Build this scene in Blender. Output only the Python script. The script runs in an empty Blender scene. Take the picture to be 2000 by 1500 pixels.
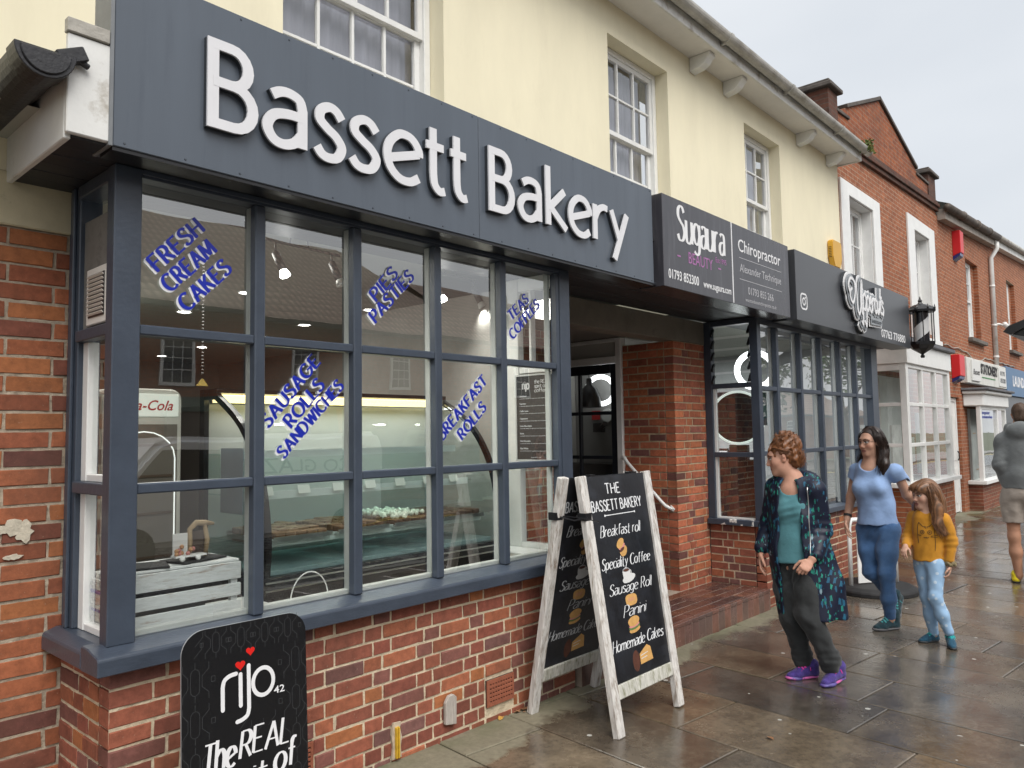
import bpy, bmesh, math, random
import numpy as np
from mathutils import Vector, Matrix
from mathutils.bvhtree import BVHTree

R = math.radians
random.seed(11)
scene = bpy.context.scene
COL = scene.collection

# ------------------------------------------------------------------ camera
cam_d = bpy.data.cameras.new('camera')
cam = bpy.data.objects.new('camera', cam_d)
COL.objects.link(cam)
def cam_axes(yaw, pitch, roll):
    f = Vector((math.cos(yaw)*math.cos(pitch), math.sin(yaw)*math.cos(pitch), math.sin(pitch)))
    r0 = Vector((math.sin(yaw), -math.cos(yaw), 0)); u0 = r0.cross(f)
    r = math.cos(roll)*r0 + math.sin(roll)*u0
    u = -math.sin(roll)*r0 + math.cos(roll)*u0
    return r, u, f
_r, _u, _f = cam_axes(R(42.05), R(3.789), R(-0.9274))
cam.matrix_world = Matrix(((_r.x, _u.x, -_f.x, 0), (_r.y, _u.y, -_f.y, -3.15), (_r.z, _u.z, -_f.z, 1.65), (0, 0, 0, 1)))
cam_d.sensor_width = 36.0
cam_d.lens = 1487.68/2000*36
cam_d.clip_start = 0.05
cam_d.clip_end = 800
scene.camera = cam

# ------------------------------------------------------------------ sky, sun, exposure
SUN_EL, SUN_AZ = R(52), R(248)      # soft, high, from behind the camera and to the left
world = bpy.data.worlds.new('World'); scene.world = world
world.use_nodes = True
nt = world.node_tree; nt.nodes.clear()
wo = nt.nodes.new('ShaderNodeOutputWorld')
sky = nt.nodes.new('ShaderNodeTexSky'); sky.sky_type = 'NISHITA'; sky.sun_disc = False
sky.sun_elevation = SUN_EL; sky.sun_rotation = R(90) - SUN_AZ
sky.dust_density = 6; sky.air_density = 1.2
hsv = nt.nodes.new('ShaderNodeHueSaturation'); hsv.inputs['Saturation'].default_value = 0.2
nt.links.new(sky.outputs[0], hsv.inputs['Color'])
bg1 = nt.nodes.new('ShaderNodeBackground'); bg1.inputs['Strength'].default_value = 0.05
nt.links.new(hsv.outputs[0], bg1.inputs['Color'])
tc = nt.nodes.new('ShaderNodeTexCoord')
mp = nt.nodes.new('ShaderNodeMapping'); mp.inputs['Scale'].default_value = (1.2, 1.2, 3.2)
nt.links.new(tc.outputs['Generated'], mp.inputs['Vector'])
nz = nt.nodes.new('ShaderNodeTexNoise'); nz.inputs['Scale'].default_value = 1.1; nz.inputs['Detail'].default_value = 4; nz.inputs['Roughness'].default_value = 0.45
nt.links.new(mp.outputs[0], nz.inputs['Vector'])
cr = nt.nodes.new('ShaderNodeValToRGB')
cr.color_ramp.elements[0].position = 0.32; cr.color_ramp.elements[0].color = (0.60, 0.645, 0.70, 1)
cr.color_ramp.elements[1].position = 0.68; cr.color_ramp.elements[1].color = (0.85, 0.875, 0.90, 1)
nt.links.new(nz.outputs['Fac'], cr.inputs[0])
bg2 = nt.nodes.new('ShaderNodeBackground'); bg2.inputs['Strength'].default_value = 0.55
nt.links.new(cr.outputs[0], bg2.inputs['Color'])
ad = nt.nodes.new('ShaderNodeAddShader')
nt.links.new(bg1.outputs[0], ad.inputs[0]); nt.links.new(bg2.outputs[0], ad.inputs[1])
nt.links.new(ad.outputs[0], wo.inputs['Surface'])

sun_d = bpy.data.lights.new('sun', 'SUN'); sun_d.energy = 1.5; sun_d.angle = R(40); sun_d.color = (1, 0.97, 0.92)
sun = bpy.data.objects.new('sun', sun_d); COL.objects.link(sun)
_sd = Vector((math.cos(SUN_AZ)*math.cos(SUN_EL), math.sin(SUN_AZ)*math.cos(SUN_EL), math.sin(SUN_EL)))
sun.rotation_euler = _sd.to_track_quat('Z', 'Y').to_euler()
scene.view_settings.view_transform = 'Standard'
scene.view_settings.look = 'None'
scene.view_settings.exposure = 0.62
scene.view_settings.gamma = 1

# ------------------------------------------------------------------ helpers
WM = {}          # world matrix of every thing root (its parts live in its space)
def thing(name, label, cat, loc=(0, 0, 0), rotz=0.0, group=None):
    o = bpy.data.objects.new(name, None); COL.objects.link(o)
    o.empty_display_size = 0.1
    o.location = loc; o.rotation_euler = (0, 0, rotz)
    o['label'] = label; o['category'] = cat
    if group: o['group'] = group
    WM[o.name] = Matrix.Translation(loc) @ Matrix.Rotation(rotz, 4, 'Z')
    return o
def tag(o, label=None, cat=None, group=None, kind=None):
    if label: o['label'] = label
    if cat: o['category'] = cat
    if group: o['group'] = group
    if kind: o['kind'] = kind
    return o
def copy_thing(root, loc, rotz=None, label=None, group=None):
    def rec(o, parent):
        c = o.copy(); COL.objects.link(c)
        if parent is not None: c.parent = parent
        for ch in list(o.children): rec(ch, c)
        return c
    c = rec(root, None); c.location = loc
    if rotz is not None: c.rotation_euler = (0, 0, rotz)
    WM[c.name] = Matrix.Translation(loc) @ Matrix.Rotation(c.rotation_euler.z, 4, 'Z')
    if label: c['label'] = label
    if group: c['group'] = group
    return c

class MB:
    """collects shapes, then links them as one mesh object"""
    def __init__(s): s.v = []; s.f = []; s.c = []; s.fm = []
    def add(s, vs, fs, col=None, mi=0):
        n = len(s.v); s.v += [tuple(p) for p in vs]
        for f in fs: s.f.append([i+n for i in f]); s.fm.append(mi)
        s.c += [col or (1, 1, 1)]*len(vs)
        return s
    def box(s, x0, x1, y0, y1, z0, z1, col=None, mi=0):
        vs = [(x, y, z) for z in (z0, z1) for y in (y0, y1) for x in (x0, x1)]
        return s.add(vs, [(0, 2, 3, 1), (4, 5, 7, 6), (0, 1, 5, 4), (2, 6, 7, 3), (0, 4, 6, 2), (1, 3, 7, 5)], col, mi)
    def obox(s, c, ax, hs, col=None, mi=0):
        c = Vector(c); A = [Vector(a).normalized()*h for a, h in zip(ax, hs)]
        vs = [c + A[0]*i + A[1]*j + A[2]*k for k in (-1, 1) for j in (-1, 1) for i in (-1, 1)]
        return s.add(vs, [(0, 2, 3, 1), (4, 5, 7, 6), (0, 1, 5, 4), (2, 6, 7, 3), (0, 4, 6, 2), (1, 3, 7, 5)], col, mi)
    def bar(s, a, b, w, h, up=(0, 0, 1), col=None):
        a = Vector(a); b = Vector(b); d = (b-a).normalized(); sd = d.cross(Vector(up)).normalized(); u = sd.cross(d)
        return s.obox((a+b)/2, (d, sd, u), ((b-a).length/2, w/2, h/2), col)
    def prism(s, pts, O, U, V, N, d0, d1, col=None, mi=0):
        O = Vector(O); U = Vector(U); V = Vector(V); N = Vector(N); n = len(pts)
        vs = [O+U*p[0]+V*p[1]+N*d0 for p in pts] + [O+U*p[0]+V*p[1]+N*d1 for p in pts]
        fs = [list(range(n))[::-1], list(range(n, 2*n))] + [(i, (i+1) % n, n+(i+1) % n, n+i) for i in range(n)]
        return s.add(vs, fs, col, mi)
    def tube(s, pts, r, n=10, cap=True, col=None):
        P = [Vector(p) for p in pts]; rs = r if isinstance(r, (list, tuple)) else [r]*len(P)
        vs = []; prev = None
        for i, p in enumerate(P):
            t = (P[min(i+1, len(P)-1)]-P[max(i-1, 0)]).normalized()
            if prev is None:
                a = Vector((0, 0, 1)) if abs(t.z) < .9 else Vector((1, 0, 0))
                prev = (a - t*a.dot(t)).normalized()
            else: prev = (prev - t*prev.dot(t)).normalized()
            q = t.cross(prev)
            vs += [p + (prev*math.cos(2*math.pi*k/n)+q*math.sin(2*math.pi*k/n))*rs[i] for k in range(n)]
        fs = [(i*n+k, i*n+(k+1) % n, (i+1)*n+(k+1) % n, (i+1)*n+k) for i in range(len(P)-1) for k in range(n)]
        if cap: fs += [list(range(n))[::-1], list(range((len(P)-1)*n, len(P)*n))]
        return s.add(vs, fs, col)
    def lathe(s, prof, c=(0, 0, 0), n=20, ax='z', a0=0, a1=2*math.pi, cap=True):
        c = Vector(c); full = abs(a1-a0-2*math.pi) < 1e-6; m = n if full else n+1
        vs = []
        for r, z in prof:
            for k in range(m):
                t = a0+(a1-a0)*k/n
                p = (r*math.cos(t), r*math.sin(t), z)
                if ax == 'y': p = (p[0], p[2], p[1])
                if ax == 'x': p = (p[2], p[0], p[1])
                vs.append(c+Vector(p))
        fs = []
        for i in range(len(prof)-1):
            for k in range(n):
                k2 = (k+1) % m
                fs.append((i*m+k, i*m+k2, (i+1)*m+k2, (i+1)*m+k))
        if cap and full:
            fs += [list(range(m))[::-1], list(range((len(prof)-1)*m, len(prof)*m))]
        return s.add(vs, fs)
    def ball(s, c, r, n=12, m=8, sc=(1, 1, 1)):
        pr = [(max(1e-4, math.sin(math.pi*i/m))*r, -math.cos(math.pi*i/m)*r) for i in range(m+1)]
        k0 = len(s.v); s.lathe(pr, (0, 0, 0), n)
        c = Vector(c)
        for i in range(k0, len(s.v)):
            p = s.v[i]; s.v[i] = (c.x+p[0]*sc[0], c.y+p[1]*sc[1], c.z+p[2]*sc[2])
        return s
    def build(s, name, mat, parent=None, bevel=0, smooth=False, world=True, seg=1, label=None, fix=True, subd=0):
        me = bpy.data.meshes.new(name)
        vs = s.v
        root = parent
        while root is not None and root.parent is not None: root = root.parent
        if root is not None and world:
            inv = WM[root.name].inverted(); vs = [tuple(inv @ Vector(p)) for p in vs]
        me.from_pydata(vs, [], s.f)
        mats = mat if isinstance(mat, (list, tuple)) else [mat]
        for m in mats: me.materials.append(m)
        if len(mats) > 1: me.polygons.foreach_set('material_index', s.fm)
        at = me.color_attributes.new('Col', 'FLOAT_COLOR', 'POINT')
        at.data.foreach_set('color', np.array([(c[0], c[1], c[2], 1) for c in s.c], dtype=np.float32).ravel())
        if fix or bevel:
            bm = bmesh.new(); bm.from_mesh(me)
            if fix: bmesh.ops.recalc_face_normals(bm, faces=bm.faces)
            if bevel:
                es = [e for e in bm.edges if len(e.link_faces) == 2 and e.calc_face_angle(0) > 0.5]
                bmesh.ops.bevel(bm, geom=es, offset=bevel, segments=seg, affect='EDGES', clamp_overlap=True)
            bm.to_mesh(me); bm.free()
        if smooth: me.polygons.foreach_set('use_smooth', [True]*len(me.polygons))
        o = bpy.data.objects.new(name, me); COL.objects.link(o)
        if parent is not None: o.parent = parent
        if label: o['label'] = label
        if subd:
            m = o.modifiers.new('sub', 'SUBSURF'); m.levels = subd; m.render_levels = subd
        return o

# ------------------------------------------------------------------ materials
MATS = {}
def nodes(m): return m.node_tree.nodes, m.node_tree.links
def mat(name, col, rough=0.5, metal=0, var=0.0, vscale=6, bump=0.0, bscale=60, spec=0.5, emit=None, estr=0, stain=None, stscale=3, stlo=.55, sthi=.7, stretch=None, coat=0, rvar=0, attr=False, alpha=None):
    """principled paint-like material; var = colour variation, bump = surface unevenness, stain = second colour in blotches"""
    if name in MATS: return MATS[name]
    m = bpy.data.materials.new(name); m.use_nodes = True; N, L = nodes(m)
    b = N['Principled BSDF']
    b.inputs['Roughness'].default_value = rough; b.inputs['Metallic'].default_value = metal
    b.inputs['Specular IOR Level'].default_value = spec
    b.inputs['Coat Weight'].default_value = coat; b.inputs['Coat Roughness'].default_value = .08
    tc = N.new('ShaderNodeTexCoord'); src = tc.outputs['Object']
    if stretch:
        mp = N.new('ShaderNodeMapping'); mp.inputs['Scale'].default_value = stretch
        L.new(src, mp.inputs['Vector']); src = mp.outputs[0]
    c = N.new('ShaderNodeRGB'); c.outputs[0].default_value = (*col, 1); cur = c.outputs[0]
    if attr:
        a = N.new('ShaderNodeVertexColor'); a.layer_name = 'Col'
        mx = N.new('ShaderNodeMix'); mx.data_type = 'RGBA'; mx.blend_type = 'MULTIPLY'; mx.inputs['Factor'].default_value = 1
        L.new(cur, mx.inputs['A']); L.new(a.outputs[0], mx.inputs['B']); cur = mx.outputs['Result']
    if var:
        n = N.new('ShaderNodeTexNoise'); n.inputs['Scale'].default_value = vscale; n.inputs['Detail'].default_value = 6; n.inputs['Roughness'].default_value = .65
        L.new(src, n.inputs['Vector'])
        mr = N.new('ShaderNodeMapRange'); mr.inputs['From Min'].default_value = .3; mr.inputs['From Max'].default_value = .7
        mr.inputs['To Min'].default_value = 1-var; mr.inputs['To Max'].default_value = 1+var
        L.new(n.outputs['Fac'], mr.inputs['Value'])
        mx = N.new('ShaderNodeMix'); mx.data_type = 'RGBA'; mx.blend_type = 'MULTIPLY'; mx.inputs['Factor'].default_value = 1
        L.new(cur, mx.inputs['A']); L.new(mr.outputs[0], mx.inputs['B']); cur = mx.outputs['Result']
        if rvar:
            mr2 = N.new('ShaderNodeMapRange'); mr2.inputs['From Min'].default_value = .3; mr2.inputs['From Max'].default_value = .7
            mr2.inputs['To Min'].default_value = max(0.02, rough-rvar); mr2.inputs['To Max'].default_value = rough+rvar
            L.new(n.outputs['Fac'], mr2.inputs['Value']); L.new(mr2.outputs[0], b.inputs['Roughness'])
    if stain:
        n = N.new('ShaderNodeTexNoise'); n.inputs['Scale'].default_value = stscale; n.inputs['Detail'].default_value = 8; n.inputs['Roughness'].default_value = .7
        L.new(src, n.inputs['Vector'])
        mr = N.new('ShaderNodeMapRange'); mr.inputs['From Min'].default_value = stlo; mr.inputs['From Max'].default_value = sthi
        L.new(n.outputs['Fac'], mr.inputs['Value'])
        mx = N.new('ShaderNodeMix'); mx.data_type = 'RGBA'; L.new(mr.outputs[0], mx.inputs['Factor'])
        L.new(cur, mx.inputs['A']); mx.inputs['B'].default_value = (*stain, 1); cur = mx.outputs['Result']
    L.new(cur, b.inputs['Base Color'])
    if bump:
        n = N.new('ShaderNodeTexNoise'); n.inputs['Scale'].default_value = bscale; n.inputs['Detail'].default_value = 5
        L.new(src, n.inputs['Vector'])
        bp = N.new('ShaderNodeBump'); bp.inputs['Strength'].default_value = bump; bp.inputs['Distance'].default_value = .01
        L.new(n.outputs['Fac'], bp.inputs['Height']); L.new(bp.outputs[0], b.inputs['Normal'])
    if emit:
        b.inputs['Emission Color'].default_value = (*emit, 1); b.inputs['Emission Strength'].default_value = estr
    MATS[name] = m; return m

def glass(name, tint=(1, 1, 1), ior=1.52, wav=0.0, refl=1.0, rough=0.0):
    """thin pane: clear transmission plus mirror reflection by the Fresnel law"""
    if name in MATS: return MATS[name]
    m = bpy.data.materials.new(name); m.use_nodes = True; N, L = nodes(m); N.clear()
    out = N.new('ShaderNodeOutputMaterial'); tr = N.new('ShaderNodeBsdfTransparent'); tr.inputs[0].default_value = (*tint, 1)
    gl = N.new('ShaderNodeBsdfGlossy'); gl.inputs['Roughness'].default_value = rough; gl.inputs['Color'].default_value = (refl, refl, refl, 1)
    fr = N.new('ShaderNodeFresnel')
    ge = N.new('ShaderNodeNewGeometry'); im = N.new('ShaderNodeMapRange'); im.inputs['To Min'].default_value = ior; im.inputs['To Max'].default_value = 1/ior
    L.new(ge.outputs['Backfacing'], im.inputs['Value']); L.new(im.outputs[0], fr.inputs['IOR'])
    mx = N.new('ShaderNodeMixShader')
    if wav:
        tc = N.new('ShaderNodeTexCoord'); n = N.new('ShaderNodeTexNoise'); n.inputs['Scale'].default_value = 2.2; n.inputs['Detail'].default_value = 1
        L.new(tc.outputs['Object'], n.inputs['Vector'])
        bp = N.new('ShaderNodeBump'); bp.inputs['Strength'].default_value = wav; bp.inputs['Distance'].default_value = .02
        L.new(n.outputs['Fac'], bp.inputs['Height']); L.new(bp.outputs[0], gl.inputs['Normal'])
    mul = N.new('ShaderNodeMath'); mul.operation = 'MULTIPLY'; mul.inputs[1].default_value = 1.75; mul.use_clamp = True
    L.new(fr.outputs[0], mul.inputs[0]); L.new(mul.outputs[0], mx.inputs[0]); L.new(tr.outputs[0], mx.inputs[1]); L.new(gl.outputs[0], mx.inputs[2])
    L.new(mx.outputs[0], out.inputs['Surface']); MATS[name] = m; return m

def brick_mat(name, bump=.35):
    if name in MATS: return MATS[name]
    m = bpy.data.materials.new(name); m.use_nodes = True; N, L = nodes(m); b = N['Principled BSDF']
    a = N.new('ShaderNodeVertexColor'); a.layer_name = 'Col'; tc = N.new('ShaderNodeTexCoord')
    n = N.new('ShaderNodeTexNoise'); n.inputs['Scale'].default_value = 22; n.inputs['Detail'].default_value = 8; n.inputs['Roughness'].default_value = .7
    L.new(tc.outputs['Object'], n.inputs['Vector'])
    mr = N.new('ShaderNodeMapRange'); mr.inputs['From Min'].default_value = .3; mr.inputs['From Max'].default_value = .7; mr.inputs['To Min'].default_value = .68; mr.inputs['To Max'].default_value = 1.3
    L.new(n.outputs['Fac'], mr.inputs['Value'])
    mx = N.new('ShaderNodeMix'); mx.data_type = 'RGBA'; mx.blend_type = 'MULTIPLY'; mx.inputs['Factor'].default_value = 1
    L.new(a.outputs[0], mx.inputs['A']); L.new(mr.outputs[0], mx.inputs['B'])
    # pale specks and soot
    n2 = N.new('ShaderNodeTexNoise'); n2.inputs['Scale'].default_value = 70; n2.inputs['Detail'].default_value = 3; L.new(tc.outputs['Object'], n2.inputs['Vector'])
    m2 = N.new('ShaderNodeMapRange'); m2.inputs['From Min'].default_value = .68; m2.inputs['From Max'].default_value = .76; m2.inputs['To Max'].default_value = .45; L.new(n2.outputs['Fac'], m2.inputs['Value'])
    x2 = N.new('ShaderNodeMix'); x2.data_type = 'RGBA'; L.new(m2.outputs[0], x2.inputs['Factor']); L.new(mx.outputs['Result'], x2.inputs['A']); x2.inputs['B'].default_value = (.42, .34, .26, 1)
    n3 = N.new('ShaderNodeTexNoise'); n3.inputs['Scale'].default_value = 2.3; n3.inputs['Detail'].default_value = 5; L.new(tc.outputs['Object'], n3.inputs['Vector'])
    m3 = N.new('ShaderNodeMapRange'); m3.inputs['From Min'].default_value = .46; m3.inputs['From Max'].default_value = .75; m3.inputs['To Max'].default_value = .7; L.new(n3.outputs['Fac'], m3.inputs['Value'])
    x3 = N.new('ShaderNodeMix'); x3.data_type = 'RGBA'; L.new(m3.outputs[0], x3.inputs['Factor']); L.new(x2.outputs['Result'], x3.inputs['A']); x3.inputs['B'].default_value = (.10, .045, .03, 1)
    L.new(x3.outputs['Result'], b.inputs['Base Color']); b.inputs['Roughness'].default_value = .72; b.inputs['Specular IOR Level'].default_value = .35
    bp = N.new('ShaderNodeBump'); bp.inputs['Strength'].default_value = bump; bp.inputs['Distance'].default_value = .006
    L.new(n.outputs['Fac'], bp.inputs['Height']); L.new(bp.outputs[0], b.inputs['Normal'])
    MATS[name] = m; return m

def shader_brick(name, c1, c2, mortar, axis='xz', bw=.225, bh=.075, soot=(.09, .04, .03), bump=.5, sootamt=.5):
    """brickwork for walls further off"""
    if name in MATS: return MATS[name]
    m = bpy.data.materials.new(name); m.use_nodes = True; N, L = nodes(m); b = N['Principled BSDF']
    tc = N.new('ShaderNodeTexCoord'); sp = N.new('ShaderNodeSeparateXYZ'); L.new(tc.outputs['Object'], sp.inputs[0])
    cb = N.new('ShaderNodeCombineXYZ')
    L.new(sp.outputs['X' if axis[0] == 'x' else 'Y'], cb.inputs[0]); L.new(sp.outputs['Z'], cb.inputs[1])
    bt = N.new('ShaderNodeTexBrick'); L.new(cb.outputs[0], bt.inputs['Vector'])
    bt.inputs['Color1'].default_value = (*c1, 1); bt.inputs['Color2'].default_value = (*c2, 1); bt.inputs['Mortar'].default_value = (*mortar, 1)
    bt.inputs['Scale'].default_value = 1; bt.inputs['Brick Width'].default_value = bw; bt.inputs['Row Height'].default_value = bh
    bt.inputs['Mortar Size'].default_value = .006; bt.inputs['Mortar Smooth'].default_value = .2; bt.inputs['Bias'].default_value = -.1
    n = N.new('ShaderNodeTexNoise'); n.inputs['Scale'].default_value = 9; n.inputs['Detail'].default_value = 8; n.inputs['Roughness'].default_value = .7; L.new(tc.outputs['Object'], n.inputs['Vector'])
    mr = N.new('ShaderNodeMapRange'); mr.inputs['From Min'].default_value = .3; mr.inputs['From Max'].default_value = .7; mr.inputs['To Min'].default_value = .62; mr.inputs['To Max'].default_value = 1.35; L.new(n.outputs['Fac'], mr.inputs['Value'])
    mx = N.new('ShaderNodeMix'); mx.data_type = 'RGBA'; mx.blend_type = 'MULTIPLY'; mx.inputs['Factor'].default_value = 1
    L.new(bt.outputs['Color'], mx.inputs['A']); L.new(mr.outputs[0], mx.inputs['B'])
    n3 = N.new('ShaderNodeTexNoise'); n3.inputs['Scale'].default_value = .8; n3.inputs['Detail'].default_value = 7; n3.inputs['Roughness'].default_value = .65; L.new(tc.outputs['Object'], n3.inputs['Vector'])
    m3 = N.new('ShaderNodeMapRange'); m3.inputs['From Min'].default_value = .48; m3.inputs['From Max'].default_value = .75; m3.inputs['To Max'].default_value = sootamt; L.new(n3.outputs['Fac'], m3.inputs['Value'])
    x3 = N.new('ShaderNodeMix'); x3.data_type = 'RGBA'; L.new(m3.outputs[0], x3.inputs['Factor']); L.new(mx.outputs['Result'], x3.inputs['A']); x3.inputs['B'].default_value = (*soot, 1)
    L.new(x3.outputs['Result'], b.inputs['Base Color']); b.inputs['Roughness'].default_value = .8; b.inputs['Specular IOR Level'].default_value = .3
    bp = N.new('ShaderNodeBump'); bp.inputs['Strength'].default_value = bump; bp.inputs['Distance'].default_value = .006; bp.invert = True
    L.new(bt.outputs['Fac'], bp.inputs['Height']); L.new(bp.outputs[0], b.inputs['Normal'])
    MATS[name] = m; return m

M_navy = mat('blue_grey_paint', (.047, .060, .083), .34, var=.14, vscale=5, bump=.12, bscale=38, spec=.5, stain=(.50, .50, .49), stscale=9, stlo=.755, sthi=.765)
M_sill = mat('weathered_blue_grey_paint', (.046, .058, .080), .30, var=.16, vscale=5, bump=.12, bscale=38, stain=(.55, .55, .54), stscale=6, stlo=.735, sthi=.75, stretch=(1, 2.5, 2.5))
M_peel = mat('peeling_sill_paint', (.045, .06, .085), .4, var=.2, stain=(.66, .65, .62), stscale=9, stlo=.53, sthi=.55)
M_signblue = mat('sign_blue_grey', (.082, .099, .124), .30, var=.07, vscale=1.6, bump=.02, bscale=10, stain=(.066, .080, .103), stscale=4, stlo=.54, sthi=.80, stretch=(4, 4, .30))
M_signdark = mat('sign_charcoal', (.050, .049, .058), .27, var=.12, vscale=2, stain=(.085, .085, .097), stscale=4, stlo=.52, sthi=.75, stretch=(5, 5, .4))
M_signblack = mat('sign_graphite', (.052, .055, .062), .33, var=.06, vscale=2)
M_white = mat('white_gloss_paint', (.74, .74, .72), .35, var=.06, vscale=7, bump=.05)
M_whitedirty = mat('dirty_white_paint', (.66, .66, .64), .5, var=.10, vscale=3, bump=.1, stain=(.30, .26, .20), stscale=4, stlo=.56, sthi=.72)
M_letter = mat('white_letter_face', (.66, .66, .68), .3, var=.04, vscale=4)
M_cream = mat('cream_render', (.77, .71, .53), .8, var=.06, vscale=1.2, bump=.12, bscale=22, spec=.2, stain=(.68, .62, .46), stscale=1.8, stlo=.54, sthi=.85, stretch=(1.6, 1.6, .5))
M_creamband = mat('cream_band', (.55, .49, .34), .8, var=.15, vscale=4, bump=.2, bscale=22, spec=.2, stain=(.2, .17, .12), stscale=4, stlo=.6, sthi=.75)
M_mortar_cream = mat('cream_mortar', (.55, .46, .33), .9, var=.2, vscale=14, bump=.6, bscale=90, spec=.1)
M_mortar_grey = mat('grey_mortar', (.36, .30, .23), .9, var=.3, vscale=14, bump=.6, bscale=90, spec=.1)
M_brick = brick_mat('handmade_brick')
M_black = mat('black_paint', (.012, .012, .014), .3, var=.2)
M_blackmatt = mat('black_matt', (.014, .014, .015), .7, var=.2)
M_gutterblack = mat('black_gutter', (.016, .016, .019), .42, var=.3, vscale=8, bump=.2, stain=(.09, .08, .07), stscale=6, stlo=.55, sthi=.8)
M_guttergrey = mat('weathered_gutter', (.42, .41, .38), .55, var=.22, vscale=5, bump=.1, stain=(.19, .16, .12), stscale=4, stlo=.5, sthi=.75)
M_lead = mat('lead_sheet', (.10, .10, .11), .5, var=.35, vscale=6, bump=.3, bscale=12)
M_glass = glass('window_glass', (.93, .96, .95), 2.1, .06)
M_glassold = glass('upper_window_glass', (.86, .88, .90), 1.7, .25)
M_slate = mat('roof_slate', (.10, .095, .095), .6, var=.3)
M_net = mat('net_curtain', (.30, .295, .33), .9, var=.15, vscale=3, stretch=(6, 1, .5))
M_dark = mat('dark_room', (.03, .03, .032), .8)
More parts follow.
